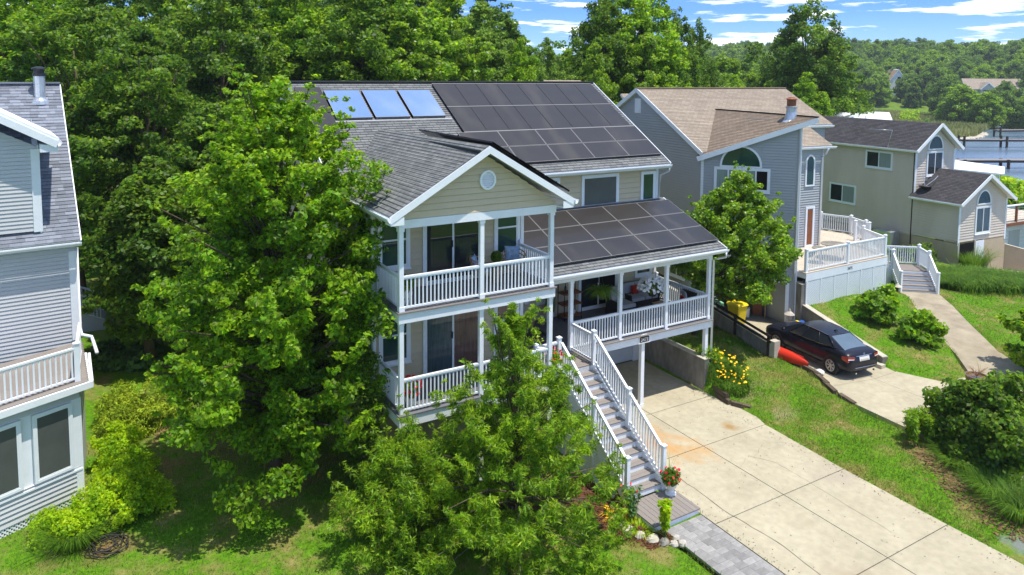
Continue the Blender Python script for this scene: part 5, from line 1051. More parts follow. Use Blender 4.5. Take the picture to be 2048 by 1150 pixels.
q = MB(); q.box(16.02, 1.30, .15, 16.34, 1.56, 1.16); build('end_pier', q, M_capc, RW)
for y, z in ((1.6, 1.35), (3.3, 1.68), (4.9, 1.95), (6.6, 2.2)): q = MB(); q.box(16.0, y-.06, z-.95, 16.06, y+.06, z); build('fence_post', q, M_dwood, RW)
for dz in (0, -.21):
    q = MB(); q.beam((15.97, 1.45, 1.33+dz), (15.97, 4.6, 1.87+dz), .04, .10); build('fence_rail', q, M_dwood, RW); q = MB(); q.beam((15.97, 4.6, 1.87+dz), (15.97, 8.5, 2.35+dz), .04, .10); build('fence_rail', q, M_dwood, RW)
te = thing('timber_edging', 'stepped line of old dark timbers edging the grass along the driveway with the dark car', 'edging', (16.2, 0, .3))
for a, b_, z in (((16.30, 1.25), (16.44, .25), .54), ((16.42, .35), (16.26, -.55), .50), ((16.28, -.35), (15.92, -1.15), .45), ((15.98, -.95), (15.66, -1.65), .40), ((15.66, -1.8), (15.50, -2.5), .35)):
    q = MB(); q.beam((a[0], a[1], z), (b_[0], b_[1], z-.03), .17, .18); build('timber', q, M_timber, te, bevel=.02)
# neighbour driveway
nd = thing('driveway', None, None, (17.5, 0, .35)); nd['kind'] = 'structure'
def nslab(poly):
    c = np.mean(poly, 0); pl = [tuple(np.array(p)+(c-np.array(p))*.004) for p in poly]; q = MB(); q.prism(pl, .15, .36); build('slab', q, M_concrete, nd)
for poly in ([(16.3, 4.2), (18.1, 4.2), (18.1, 9), (16.3, 9)], [(18.1, 4.2), (19.68, 4.2), (18.1, 6.14)], [(16.3, 1.5), (18.2, 1.5), (18.2, 4.2), (16.3, 4.2)], [(18.2, 1.5), (19.9, 1.5), (20.28, 3.5), (19.7, 4.2), (18.2, 4.2)],
             [(16.0, -1.2), (18.0, -1.6), (18.2, 1.5), (16.5, 1.5)], [(18.0, -1.6), (19.3, -1.6), (19.9, 1.5), (18.2, 1.5)], [(15.5, -2.4), (15.4, -4), (18.0, -4.4), (18.0, -1.6), (16.0, -1.2)], [(18.0, -4.4), (20.25, -4.4), (20.3, -3.8), (19.35, -1.6), (18.0, -1.6)], [(15.4, -4), (15.2, -9), (18.0, -9), (18.0, -4.4)], [(18.0, -9), (20.0, -9), (20.25, -4.4), (18.0, -4.4)]): nslab(poly)
# ---- car
def sedan(x, y, z, hd, label):
    t = thing('parked_car', label, 'car', (x, y, z)); a = math.radians(hd); Xf = Vector((math.sin(a), math.cos(a), 0)); Yl = Vector((-math.cos(a), math.sin(a), 0))
    def W(p):
        px_ = p[0] if p[0] > -1.38 else -1.38+(p[0]+1.38)*.86
        return Vector((x, y, z))+Xf*px_+Yl*(p[1]*.94)+Vector((0, 0, p[2] if p[2] < .5 else .5+(p[2]-.5)*.90))
    def mk(name, vs, fs, m, sm=False, par=None, **k):
        q = MB(); q.add([W(v) for v in vs], fs); return build(name, q, m, par or t, smooth=sm, **k)
    st = [(-2.31, .60, .40, .66), (-2.27, .76, .32, .80), (-2.16, .84, .27, .98), (-1.98, .875, .24, 1.045), (-1.6, .885, .22, 1.06), (-1.2, .888, .21, 1.04), (-.6, .888, .20, 1.0), (0, .888, .20, .97), (.6, .888, .20, .955), (1.1, .885, .20, .945), (1.35, .88, .21, .915), (1.7, .865, .22, .87), (2.0, .83, .24, .80), (2.18, .74, .28, .70), (2.27, .58, .34, .58)]
    vs = []; fs = []
    for (sx, wd, zb, zt) in st:
        hgt_ = zt-zb; half = [(0, zb), (wd*.82, zb), (wd*.97, zb+hgt_*.12), (wd, zb+hgt_*.42), (wd*.985, zb+hgt_*.68), (wd*.955, zb+hgt_*.86), (wd*.86, zt-.015), (wd*.55, zt+.012), (0, zt+.022)]
        ring = half+[(-a_, b_) for a_, b_ in half[-2:0:-1]]
        vs += [(sx, r[0], r[1]) for r in ring]
    n = len(ring)
    for i in range(len(st)-1):
        for k in range(n): fs.append((i*n+k, i*n+(k+1) % n, (i+1)*n+(k+1) % n, (i+1)*n+k))
    fs.append(tuple(range(n-1, -1, -1))); fs.append(tuple((len(st)-1)*n+k for k in range(n)))
    b = mk('body', vs, fs, M_paint, True); bv = b.modifiers.new('sub', 'SUBSURF'); bv.levels = 1; bv.render_levels = 2
    # greenhouse: bottom ring, top ring
    bot = [(-1.82, .60, 1.05), (-1.45, .76, 1.045), (-.7, .815, 1.0), (.1, .82, .965), (.75, .80, .95), (1.28, .62, .93)]
    top = [(-1.05, .50, 1.375), (-.95, .555, 1.385), (-.55, .59, 1.435), (-.05, .60, 1.45), (.30, .575, 1.425), (.42, .50, 1.405)]
    L_ = len(bot)
    for s in (1, -1):
        vs = [(p[0], p[1]*s, p[2]) for p in bot]+[(p[0], p[1]*s, p[2]) for p in top]
        for (i, j, m_) in ((1, 2, M_cglass), (2, 3, M_cglass), (3, 4, M_cglass)):
            mk('side_window', [vs[i], vs[j], vs[L_+j], vs[L_+i]], [(0, 1, 2, 3) if s < 0 else (3, 2, 1, 0)], m_)
        mk('pillar', [vs[0], vs[1], vs[L_+1], vs[L_]], [(0, 1, 2, 3)], M_paint); mk('pillar', [vs[4], vs[5], vs[L_+5], vs[L_+4]], [(0, 1, 2, 3)], M_paint)
        for idx, w_ in (((1, L_+1), .05), ((2, L_+2), .028), ((3, L_+3), .035), ((4, L_+4), .045)):
            q = MB(); q.tube([W(vs[idx[0]]), W(vs[idx[1]])], w_*.55, 6); build('pillar', q, M_paint if w_ > .03 else M_black, t, smooth=True)
        q = MB(); q.tube([W((p[0], (p[1]+.012)*s, p[2]+.01)) for p in bot[1:5]], .012, 6); build('chrome_strip', q, M_chrome, t)
        q = MB(); q.tube([W((p[0], (p[1]+.005)*s, p[2]-.005)) for p in top[1:5]], .014, 6); build('chrome_strip', q, M_chrome, t)
        for hx in (.12, -.95): q = MB(); q.tube([W((hx, .90*s, .83)), W((hx-.2, .90*s, .835))], .017, 6); build('door_handle', q, M_paint, t)
        q = MB(); q.tube([W((.98, .86*s, .97)), W((.95, .99*s, 1.02))], [.03, .075], 8); build('wing_mirror', q, M_paint, t, smooth=True)
        q = MB(); q.tube([W((-1.0, .892*s, .26)), W((1.05, .892*s, .26))], .012, 6); build('chrome_strip', q, M_chrome, t)
        for hx in (-.42, .62): q = MB(); q.tube([W((hx, .889*s, .32)), W((hx-.02, .893*s, .6)), W((hx+.02, .86*s, .93))], .005, 4); build('door_gap', q, M_black, t)
        for wx in (-1.38, 1.38):
            q = MB(); c = (wx, .80*s, .325); ax = Yl*s; 
            def disc(r0, r1, y0, y1, m_, nm, par=None, nseg=28):
                q = MB(); vs_ = []; 
                for (r, yy) in ((r0, y0), (r1, y0), (r1, y1), (r0, y1)):
                    for k in range(nseg):
                        th = 2*math.pi*k/nseg; vs_.append(W((wx+r*math.cos(th), yy*s, .325+r*math.sin(th))))
                f_ = []
                for j in range(4):
                    for k in range(nseg): f_.append((j*nseg+k, j*nseg+(k+1) % nseg, ((j+1) % 4)*nseg+(k+1) % nseg, ((j+1) % 4)*nseg+k))
                q.add(vs_, f_); return build(nm, q, m_, par or t, smooth=False)
            disc(.02, .375, .70, .884, M_black, 'wheel_arch'); wh = disc(.215, .325, .70, .902, M_tyre, 'wheel'); disc(.195, .222, .82, .908, M_rim, 'rim', wh); disc(.0, .20, .80, .83, M_black, 'hub_back', wh)
            for k in range(7):
                for dd in (-.09, .09):
                    th = 2*math.pi*k/7+dd*1.2; th2 = 2*math.pi*k/7+dd; q = MB(); q.beam(W((wx+.03*math.cos(th2), .895*s, .325+.03*math.sin(th2))), W((wx+.205*math.cos(th), .90*s, .325+.205*math.sin(th))), .022, .02, up=tuple(Yl)); build('spoke', q, M_rim, wh)
            disc(.0, .045, .86, .905, M_rim, 'hub_cap', wh)
        # tail and head lamps
        mk('tail_lamp', [(-2.275, .52*s, .70), (-2.275, .52*s, .90), (-2.20, .80*s, .93), (-1.93, .885*s, .90), (-1.96, .892*s, .76), (-2.21, .83*s, .69)], [(0, 1, 2, 5), (5, 2, 3, 4)], M_redl)
        mk('reverse_lamp', [(-2.283, .56*s, .785), (-2.283, .56*s, .825), (-2.215, .81*s, .835), (-2.22, .815*s, .79)], [(0, 1, 2, 3)], M_pot)
        mk('headlamp', [(2.23, .50*s, .56), (2.19, .50*s, .70), (2.0, .80*s, .76), (1.93, .85*s, .70), (2.12, .80*s, .56)], [(0, 1, 2, 3, 4)], M_chrome)
    both = lambda p, s: (p[0], p[1]*s, p[2])
    mk('rear_window', [both(bot[0], 1), both(bot[0], -1), both(top[0], -1), both(top[0], 1)], [(0, 1, 2, 3)], M_crglass)
    mk('windscreen', [both(bot[5], -1), both(bot[5], 1), both(top[5], 1), both(top[5], -1)], [(0, 1, 2, 3)], M_cglass)
    rv = []; rf = []
    for (p) in top: rv += [(p[0], p[1], p[2]), (p[0], p[1]*.5, p[2]+.02), (p[0], 0, p[2]+.027), (p[0], -p[1]*.5, p[2]+.02), (p[0], -p[1], p[2])]
    for i in range(5):
        for k in range(4): rf.append((i*5+k, i*5+k+1, i*5+k+6, i*5+k+5))
    mk('roof', rv, rf, M_paint, True)
    q = MB(); q.hexa([W(p) for p in ((-2.27, -.26, .70), (-2.27, .26, .70), (-2.30, .26, .70), (-2.30, -.26, .70), (-2.24, -.26, .86), (-2.24, .26, .86), (-2.27, .26, .86), (-2.27, -.26, .86))]); np_ = build('number_plate', q, M_pot, t)
    q = MB(); q.hexa([W(p) for p in ((-2.28, -.22, .71), (-2.28, .22, .71), (-2.305, .22, .71), (-2.305, -.22, .71), (-2.27, -.22, .77), (-2.27, .22, .77), (-2.29, .22, .77), (-2.29, -.22, .77))]); build('plate_print', q, M_capc, np_)
    q = MB(); q.tube([W((-2.24, .42, .90)), W((-2.26, 0, .905)), W((-2.24, -.42, .90))], .014, 6); build('chrome_strip', q, M_chrome, t); q = MB(); q.tube([W((-2.34, .55, .47)), W((-2.36, 0, .47)), W((-2.34, -.55, .47))], .01, 6); build('bumper_strip', q, M_chrome, t)
    q = MB(); c = W((-2.235, 0, .955)); k = 18; q.tube([W((-2.24, .045*math.cos(6.283*i/k), .955+.045*math.sin(6.283*i/k))) for i in range(k+1)], .006, 5)
    for i in range(3): th = math.pi/2+i*2.094; q.tube([W((-2.24, 0, .955)), W((-2.24, .045*math.cos(th), .955+.045*math.sin(th)))], .006, 5)
    build('trunk_emblem', q, M_chrome, t)
    q = MB(); q.tube([W((-.75, 0, 1.445)), W((-.86, 0, 1.50)), W((-.92, 0, 1.445))], [.03, .02, .005], 6); build('roof_antenna', q, M_paint, t)
    for s in (.5, -.5): q = MB(); q.tube([W((-2.28, s, .27)), W((-2.36, s, .27))], .035, 10); build('exhaust', q, M_chrome, t)
    return t
sedan(17.97, .78, .36, 7, 'dark blue sedan parked on the concrete driveway between the retaining walls')
# kayaks, bin
def kayak(cx, cy, z, ln, wd, ht, hd, m, label, tilt=0, inv=1):
    a = math.radians(hd); d = Vector((math.sin(a), math.cos(a), tilt)); s = Vector((math.cos(a), -math.sin(a), 0)); q = MB(); n = 14; vs = []; fs = []; k = 10
    for i in range(n+1):
        f = i/n*2-1; w_ = wd/2*max(.04, (1-abs(f)**2.6)); h = ht*max(.25, 1-abs(f)**3*.6)
        for j in range(k+1):
            th = math.pi*j/k; vs.append(Vector((cx, cy, z))+d*(f*ln/2)+s*(w_*math.cos(th))+Vector((0, 0, (h*math.sin(th)**.7+abs(f)**3*.06)*inv)))
    for i in range(n):
        for j in range(k): b0 = i*(k+1)+j; fs.append((b0, b0+1, b0+k+2, b0+k+1))
    q.add(vs, fs); t = thing('kayak', label, 'kayak', (cx, cy, z)); build('hull', q, m, t, smooth=True)
    q = MB(); q.tube([Vector((cx, cy, z+.02))+d*(f*ln/2)+s*(wd/2*max(.04, 1-abs(f)**2.6)) for f in [i/8-1 for i in range(17)]], .015, 5); build('gunwale', q, m, t)
    q = MB(); q.tube([Vector((cx, cy, z+ht*.98))+d*(-ln*.4), Vector((cx, cy, z+ht*1.0))+d*(ln*.4)], .012, 5); build('keel_ridge', q, m, t); return t
kayak(16.44, 1.12, .52, 2.2, .46, .34, 3, M_kred, 'red kayak lying upside down beside the concrete retaining wall')
kayak(16.75, 6.2, 1.35, 3.0, .6, .3, 4, M_kgrn, 'pale green kayak hull behind the long retaining wall', -.12); kayak(17.3, 6.6, 1.1, 2.8, .55, .3, -4, M_kgrn, 'second pale green kayak leaning nearer the grey house', -.1)
t = thing('wheelie_bin', 'bright yellow wheeled bin behind the retaining wall rail', 'bin', (17.75, 4.75, .36)); q = MB(); x, y, z = 17.75, 4.75, .36; q.hexa([(x-.22, y-.24, z+.06), (x+.22, y-.24, z+.06), (x+.22, y+.2, z+.06), (x-.22, y+.2, z+.06), (x-.30, y-.33, z+1.05), (x+.30, y-.33, z+1.05), (x+.30, y+.33, z+1.05), (x-.30, y+.33, z+1.05)]); build('body', q, M_yel, t, bevel=.04)
q = MB(); q.hexa([(x-.34, y-.38, z+1.052), (x+.34, y-.38, z+1.052), (x+.34, y+.38, z+1.052), (x-.34, y+.38, z+1.052), (x-.28, y-.30, z+1.16), (x+.28, y-.30, z+1.16), (x+.28, y+.33, z+1.16), (x-.28, y+.33, z+1.16)]); build('lid', q, M_yel, t, bevel=.03)
for s in (-.2, .2): q = MB(); q.tube([(x+s-.03, y+.26, z+.11), (x+s+.03, y+.26, z+.11)], .11, 14); build('wheel', q, M_tyre, t)
for (x, y, z, sx, sy, m, lab) in ((16.55, -.35, .47, .35, .2, M_pot, 'white plastic scrap on the timbers below the red kayak'), (16.7, .35, .38, .3, .18, M_cush, 'pale cloth bundle under the red kayak tip')):
    q = MB(); q.lathe((x, y, z-.02), [(sx*.5, 0), (sx*.45, .06), (sx*.2, .11)], 7); build('scrap', q, m, None, label=lab, cat='litter')
q = MB(); q.box(19.05, -1.2, .36, 19.3, -.75, .50); build('step_block', q, M_capc, None, label='low concrete block at the end of the retaining wall by the car', cat='block')
# ---- tan house
TH = thing('house', 'tan sided house with charcoal roof, two gables and half-round windows near the water', 'house', (42, 10, 0))
TW = Fr(38.6, 20.2, 184)    # long side wall, seen from the west, u towards the street
TU = 14.35; u_mid = TU-2.9
def tpt(x, y): return (x, y)
pl = lambda F, poly, holes, ex=.16: siding(TH, F, poly, holes, ex, M_tan, single=False)
pl(TW, [(0, 1.3), (u_mid, 1.55), (u_mid, 7.05), (0, 7.05)], []); pl(TW.off(u_mid), [(0, 1.62), (2.9, 1.72), (2.9, 4.12), (0, 4.12)], [])
q = MB(); q.fbox(TW, 0, TU, -.14, -.02, -.6, 1.6); build('foundation', q, M_tanwall, TH)
TF0 = TW.turn(TU, 0, -90); TF1 = TW.turn(u_mid, 0, -90)
pl(TF0, [(0, 1.72), (4.75, 1.72), (4.75, 4.2), (2.4, 5.5), (0, 4.2)], []); pl(TF1, [(0, 4.0), (3.9, 4.0), (3.9, 7.0), (1.95, 8.35), (0, 7.0)], [])
pl(TF1.turn(3.9, 0, -90), [(0, 1), (9, 1), (9, 7), (0, 7)], []); pl(TF0.turn(4.75, 0, -90), [(0, 1), (8, 1), (8, 4.2), (0, 4.2)], [])
def T0(u, v, z): return TF0.P(u, -v, z)
def T1(u, v, z): return TF1.P(u, -v, z)
roof(TH, T0(-.35, 3.0, 4.08), T0(-.35, -.35, 4.08), T0(2.4, -.35, 5.72), T0(2.4, 3.0, 5.72), M_shd, .14, .1); roof(TH, T0(5.1, -.35, 4.1), T0(5.1, 6, 4.1), T0(2.4, 6, 5.72), T0(2.4, -.35, 5.72), M_shd, .14, .1)
roof(TH, T1(-.35, 11.5, 6.98), T1(-.35, -.35, 6.98), T1(1.95, -.35, 8.62), T1(1.95, 11.5, 8.62), M_shd, .14, .1); roof(TH, T1(4.25, -.35, 6.98), T1(4.25, 11.5, 6.98), T1(1.95, 11.5, 8.62), T1(1.95, -.35, 8.62), M_shd, .14, .1)
for a, b_ in ((T0(-.38, -.38, 4.0), T0(2.4, -.38, 5.64)), (T0(5.13, -.38, 4.0), T0(2.4, -.38, 5.64)), (T1(-.38, -.38, 6.9), T1(1.95, -.38, 8.54)), (T1(4.28, -.38, 6.9), T1(1.95, -.38, 8.54))): q = MB(); q.beam(a, b_, .035, .2); build('rake_board', q, M_trim, TH)
gutter(TH, T0(-.35, 2.95, 4.05), T0(-.35, -.38, 4.05)); gutter(TH, T1(-.35, 11.5, 6.95), T1(-.35, -.38, 6.95))
for F_, z0, z1 in ((TF0, 1.5, 4.1), (TF1, 4.2, 6.9)): q = MB(); q.fbox(F_, -.03, .13, -.0, .035, z0, z1); build('corner_board', q, M_trim, TH)
q = MB(); q.fbox(TF0, 4.63, 4.78, .0, .035, 1.5, 4.1); build('corner_board', q, M_trim, TH); q = MB(); q.fbox(TF1, 3.78, 3.93, .0, .035, 5, 6.9); build('corner_board', q, M_trim, TH)
window(TH, TF0, 1.65, 2.15, 3.0, 3.65, 'slider', M_curt); arch(TH, TF0, 2.33, 3.92, .62, M_glassg, rz=.75); window(TH, TF1, 1.15, 5.35, 2.6, 6.75, 'slider', M_glass); arch(TH, TF1, 1.88, 7.0, .66, M_glassg, rz=.78)
window(TH, TW, u_mid-3.4, 5.6, u_mid-1.6, 6.6, 'slider', M_glass, glass2=M_blind); window(TH, TW, 5.3, 2.9, 7.25, 4.05, 'slider', M_glass, glass2=M_blind)
q = MB(); q.fbox(TF0, .15, 1.6, .0, .02, -.5, 1.6); build('garage_opening', q, M_dark, TH); q = MB(); q.fbox(TF0, 1.6, 1.75, .0, .05, -.5, 1.7); q.fbox(TF0, 0, .15, .0, .05, -.5, 1.7); build('door_frame', q, M_capc, TH); q = MB(); q.fbox(TF0, 1.75, 2.6, .0, .03, -.5, 1.65); build('garage_door', q, M_trim, TH); q = MB(); q.fbox(TF0, 2.6, 4.8, -.1, .01, -.6, 1.7); build('foundation', q, M_tanwall, TH)
pipe(TH, [T1(-.42, 3.0, 9.0-.9), T1(-.1, 1.6, 8.1), T1(-.36, 1.7, 6.95)], .02, M_alu, 'conduit'); pipe(TH, [TW.P(u_mid-.05, .03, 6.8), TW.P(u_mid-.05, .03, 1.0)], .03, M_dwood)
# satellite dish lying on the lower roof
t = thing('satellite_dish', 'dark satellite dish with a thin arm on the lower charcoal roof', 'dish', tuple(T0(.35, 2.4, 4.5))); q = MB(); c = T0(.35, 2.4, 4.62); q.lathe(tuple(c), [(.06, 0), (.3, .07), (.38, .14), (.37, .15)], 16); build('dish', q, M_black, t); q = MB(); q.tube([c+np.array((0, 0, .1)), c+np.array((.45, -.3, .55)), c+np.array((.8, -.3, .75))], .022, 6); build('arm', q, M_alu, t); q = MB(); q.tube([c, c+np.array((.2, .3, .9))], .022, 6); build('mast', q, M_alu, t)
q = MB(); q.box(36.6, 9.4, .9, 37.5, 10.6, 1.75); ac = build('air_conditioner', q, M_alu, None, label='grey outdoor unit against the tan house wall above the deck stairs', cat='air conditioner', bevel=.03)
t = thing('broom', 'broom leaning against the tan garage wall', 'broom', tuple(TF0.P(3.05, .3, -.5))); q = MB(); q.tube([TF0.P(3.05, .35, -.4), TF0.P(2.95, .06, 1.1)], .02, 6); build('handle', q, M_rattan, t); q = MB(); q.fbox(TF0, 2.8, 3.3, .28, .42, -.52, -.40); build('brush', q, M_rattan, t)
q = MB(); q.lathe((43.6, 4.3, -.55), [(.4, 0), (.5, .45), (.55, .5), (.45, .5), (.4, .1)], 16); build('tub', q, M_bluep, None, label='large blue-grey tub on the paving before the tan garage', cat='tub')
q = MB(); q.lathe((38.9, 1.6, -.15), [(.2, 0), (.32, .35), (.34, .38), (.28, .38)], 14); build('flower_pot', q, M_redc, None, label='round red plant pot behind the long grass hedge', cat='pot')
sheet('paving', [(36.6, -2), (38.2, 2.8), (38.4, 4.6), (40, 5.9), (44, 5.6), (46, 2), (44, -4)], .04, M_path, .5)
wall_run('pale stepped wall beyond the tan garage', [(42.35, 5.9, 1.2), (44.2, 2.5, .4), (46, -1, .1)], .2, -.8, M_tanwall)
# white outbuilding with a brown timber deck and stairs to the right of the tan house
OB = thing('outbuilding', 'white panelled building under a brown timber deck at the right edge', 'building', (46.5, 8, -.5)); OF = Fr(43.6, 7.0, 94)
for i in range(9): q = MB(); q.fbox(OF, 0, 6, .0, .06-.0*i, -.5+i*.27, -.5+i*.27+.255); build('wall_board', q, M_trim, OB)
q = MB(); q.fbox(OF, 0, 6, -3, -.02, -.5, 1.95); build('wall', q, M_trim, OB); q = MB(); q.fbox(OF, 2.0, 3.2, .061, .09, -.5, 1.4); build('door', q, M_lgrey, OB)
DB = thing('deck', 'brown timber deck with thin rails above the white building at the right edge', 'deck', (46, 7, 1.9)); q = MB(); q.fbox(OF, -.4, 6, -4, .9, 2.0, 2.2); build('deck_frame', q, M_brnw, DB)
for i in range(12): q = MB(); q.fbox(OF, -.4, 6, .9-.4*(i+1), .9-.4*i-.02, 2.202, 2.24); build('deck_board', q, M_deckp, DB)
for u in (-.35, 1.2, 2.8, 4.4): q = MB(); q.fbox(OF, u, u+.12, .78, .9, 2.24, 3.3); build('post', q, M_brnw, DB)
q = MB(); q.fbox(OF, -.4, 5.8, .76, .92, 3.301, 3.36); build('hand_rail', q, M_trim, DB)
for k in range(5): q = MB(); q.tube([OF.P(-.35, .84, 2.45+k*.17), OF.P(5.7, .84, 2.45+k*.17)], .012, 5); build('wire', q, M_alu, DB)
for i in range(7): q = MB(); q.fbox(OF, 2.9+i*.3, 3.3+i*.3, .95, 2.1, 2.0-i*.22, 2.06-i*.22); build('stair_tread', q, M_deckp, DB)
q = MB(); q.beam(OF.P(2.8, 2.1, 2.1), OF.P(5.2, 2.1, .4), .06, .3); build('stringer', q, M_brnw, DB)
q = MB(); q.box(44.0, 1.5, -.45, 44.9, 2.2, -.22); build('soil_bag', q, M_kgrn, None, label='green and yellow bag of garden soil lying by the white building', cat='bag', bevel=.1)
# white flat awning roof beyond
q = MB(); q.prism([(49.5, 14.5), (57, 17), (58.3, 13.2), (52.5, 10.5)], [4.5, 4.4, 4.1, 4.2], [4.62, 4.52, 4.22, 4.32]); AW = thing('boat_shelter', 'flat white shelter roof at the water behind the tan house', 'shelter', (54, 13, -1)); build('roof', q, M_white, AW)
for x, y in ((50, 14.2), (56.5, 16.5), (57.8, 13.4), (52.7, 11)): q = MB(); q.box(x-.08, y-.08, -2.2, x+.08, y+.08, 4.1); build('post', q, M_trim, AW)
# white roofed house and dark roofed house behind the tan ridge
WH = thing('house', 'low white roofed building with bent white vent pipes above the charcoal ridge', 'house', (64, 30, -1)); q = MB(); q.prism([(60.3, 31.3), (63.4, 26.0), (69, 30), (66, 36.5)], [6.6]*4, [6.95, 6.9, 7.7, 7.8]); build('roof', q, M_white, WH); q = MB(); q.prism([(60.8, 31.2), (63.5, 26.7), (68.3, 30.3), (65.8, 35.7)], -1.5, 6.58); build('wall', q, M_lgrey, WH)
q = MB(); q.tube([(62.3, 30.2, 6.9), (62.3, 30.2, 7.25), (62.4, 30.0, 7.45), (62.7, 29.5, 7.5)], .09, 8); build('vent_pipe', q, M_white, WH); q = MB(); q.tube([(63.1, 28.9, 6.7), (63.1, 28.9, 7.5)], .09, 8); build('vent_pipe', q, M_white, WH); q = MB(); q.tube([(62.0, 30.6, 7.0), (63.1, 28.9, 7.0)], .07, 6); build('vent_pipe', q, M_white, WH)
KH = thing('house', 'dark roofed house with a glazed roof window beyond the white roof', 'house', (72, 27, -1)); roof(KH, (66.5, 30.5, 5.9), (72.5, 30.5, 5.9), (70, 33.5, 7.5), (66.5, 33.5, 7.5), M_shd, .3, .2); q = MB(); q.hexa([(67.2, 30.9, 6.2), (70.2, 30.9, 6.2), (69.3, 32.9, 7.2), (67.2, 32.9, 7.2), (67.2, 30.9, 6.3), (70.2, 30.9, 6.3), (69.3, 32.9, 7.3), (67.2, 32.9, 7.3)]); build('skylight', q, M_blind, KH); q = MB(); q.box(66.7, 30.8, -1.5, 71, 36, 5.8); build('wall', q, M_lgrey, KH)
# ================================================================== left house
LH = thing('house', 'pale grey house with slate-blue shingles, balcony and glazed sunroom at the left edge', 'house', (-9, 8, 0))
LF = Fr(-13.0, 7.61, 84); LU = 5.85     # main front wall, corner at u=5.85 -> x~-7.18,y~7
Lp_ = lambda u, v, z: LF.P(u, -v, z)
siding(LH, LF, [(2.5, 2.8), (LU, 2.8), (LU, 6.15), (2.5, 6.15)], [], .115, M_lgrey); siding(LH, LF.turn(LU, 0, -90), [(0, 0), (9, 0), (9, 6.2), (4.6, 10.5), (0, 6.2)], [], .115, M_lgrey, single=False)
q = MB(); q.fbox(LF, LU-.17, LU+.03, -.0, .04, 3.3, 6.05); build('corner_board', q, M_white, LH); pipe(LH, [Lp_(LU+.05, .2, 6.1), Lp_(LU+.05, .12, 3.6), Lp_(LU+.08, .0, 3.42), Lp_(LU+.32, -.15, 3.35), Lp_(LU+.36, -.2, 3.2), Lp_(LU+.36, -1.0, 3.1)], .05, M_white)
# dormer
siding(LH, LF.off(0, .0, 0), [(2.5, 6.78), (5.02, 6.78), (5.02, 9.25), (2.5, 10.6)], [], .115, M_lgrey, name='dormer_board', wall='dormer_wall')
q = MB(); q.fbox(LF, 4.84, 5.06, .0, .04, 6.75, 9.2); build('corner_board', q, M_white, LH); q = MB(); q.fpoly(LF.turn(5.04, 0, -90), [(0, 6.6), (3.4, 10.0), (2.7, 9.3), (0, 9.3)], -.04, 0); build('dormer_side', q, M_white, LH)
# roofs
E0 = Lp_(2.0, -.25, 6.42); E1 = Lp_(LU+.12, -.25, 6.42); R1_ = Lp_(LU+.12, 4.4, 11.05); R0_ = Lp_(2.0, 4.4, 11.05)
s = MB(); nn = (Vector(E1)-Vector(E0)).cross(Vector(R0_)-Vector(E0)).normalized(); s.hexa([Vector(p)-nn*.12 for p in (E0, E1, R1_, R0_)]+[Vector(p)-nn*.004 for p in (E0, E1, R1_, R0_)]); LR = build('roof', s, M_trim, LH)
ud = (Vector(E1)-Vector(E0)).normalized(); vd = (Vector(R0_)-Vector(E0)).normalized(); slen = (Vector(R0_)-Vector(E0)).length; cnt = 0; rest = MB()
row = 0; v = 0.0; ex = .135; ulen = (Vector(E1)-Vector(E0)).length
while v < slen-.02:
    u = ulen; k = 0; vt = min(v+ex, slen)
    while u > 1.0:
        wd_ = R.choice((.16, .22, .30, .26)); u2 = max(u-wd_, 1.0); th = .012+R.choice((0, 0, .007)); g_ = .003
        def Q(uu, vv, nn_): return Vector(E0)+ud*uu+vd*vv+nn*nn_
        hx = [Q(u2+g_, v-.01, 0), Q(u, v-.01, 0), Q(u, vt, 0), Q(u2+g_, vt, 0), Q(u2+g_, v-.01, th+.012), Q(u, v-.01, th+.012), Q(u, vt, th*.4), Q(u2+g_, vt, th*.4)]
        if cnt < 300 and u > ulen-1.9: q = MB(); q.hexa(hx); build('shingle', q, M_shl, LR); cnt += 1
        else: rest.hexa(hx)
        u = u2
    v += ex; row += 1
build('shingles', rest, M_shl, LR, kind='stuff')
rl = roof(LH, Lp_(5.5, 3.1, 9.42), Lp_(5.5, -.4, 9.42), Lp_(2.2, -.4, 11.35), Lp_(2.2, 4.3, 11.35), M_dkroof, .13, .1, joint='shingles')
for o in rl.children:
    o.data.materials.clear(); o.data.materials.append(M_shl)
q = MB(); q.beam(Lp_(5.5, -.42, 9.33), Lp_(2.2, -.42, 11.25), .035, .2); build('rake_board', q, M_white, LH); q = MB(); q.hexa([Lp_(5.06, -.38, 9.12), Lp_(5.5, -.38, 9.12), Lp_(5.5, 0, 9.12), Lp_(5.06, 0, 9.12), Lp_(5.06, -.38, 9.36), Lp_(5.5, -.38, 9.3), Lp_(5.5, 0, 9.3), Lp_(5.06, 0, 9.36)]); build('eave_return', q, M_white, LH); gutter(LH, Lp_(5.5, -.45, 9.40), Lp_(5.5, 1.5, 9.40))
gutter(LH, Lp_(2.0, -.27, 6.36), Lp_(LU+.15, -.27, 6.36)); q = MB(); q.beam(Lp_(LU+.14, -.25, 6.36), Lp_(LU+.14, 4.4, 10.96), .03, .16); build('rake_board', q, M_white, LH)
q = MB(); q.beam(Lp_(2.0, 4.4, 11.07), Lp_(LU+.14, 4.4, 11.07), .3, .05); build('ridge_cap_or_shade', q, M_shl, LH)
cp = Lp_(LU-.48, 3.95, 0); q = MB(); q.lathe((cp[0], cp[1], 10.35), [(.34, 0), (.30, .12), (.19, .2), (.17, .25), (.17, .95)], 16); fl = build('flue', q, M_alu, LH, smooth=False); q = MB(); q.lathe((cp[0], cp[1], 11.302), [(.19, 0), (.19, .10), (.15, .11), (.15, .22), (.22, .23), (.20, .28), (.05, .33)], 14); build('cap', q, M_black, fl)
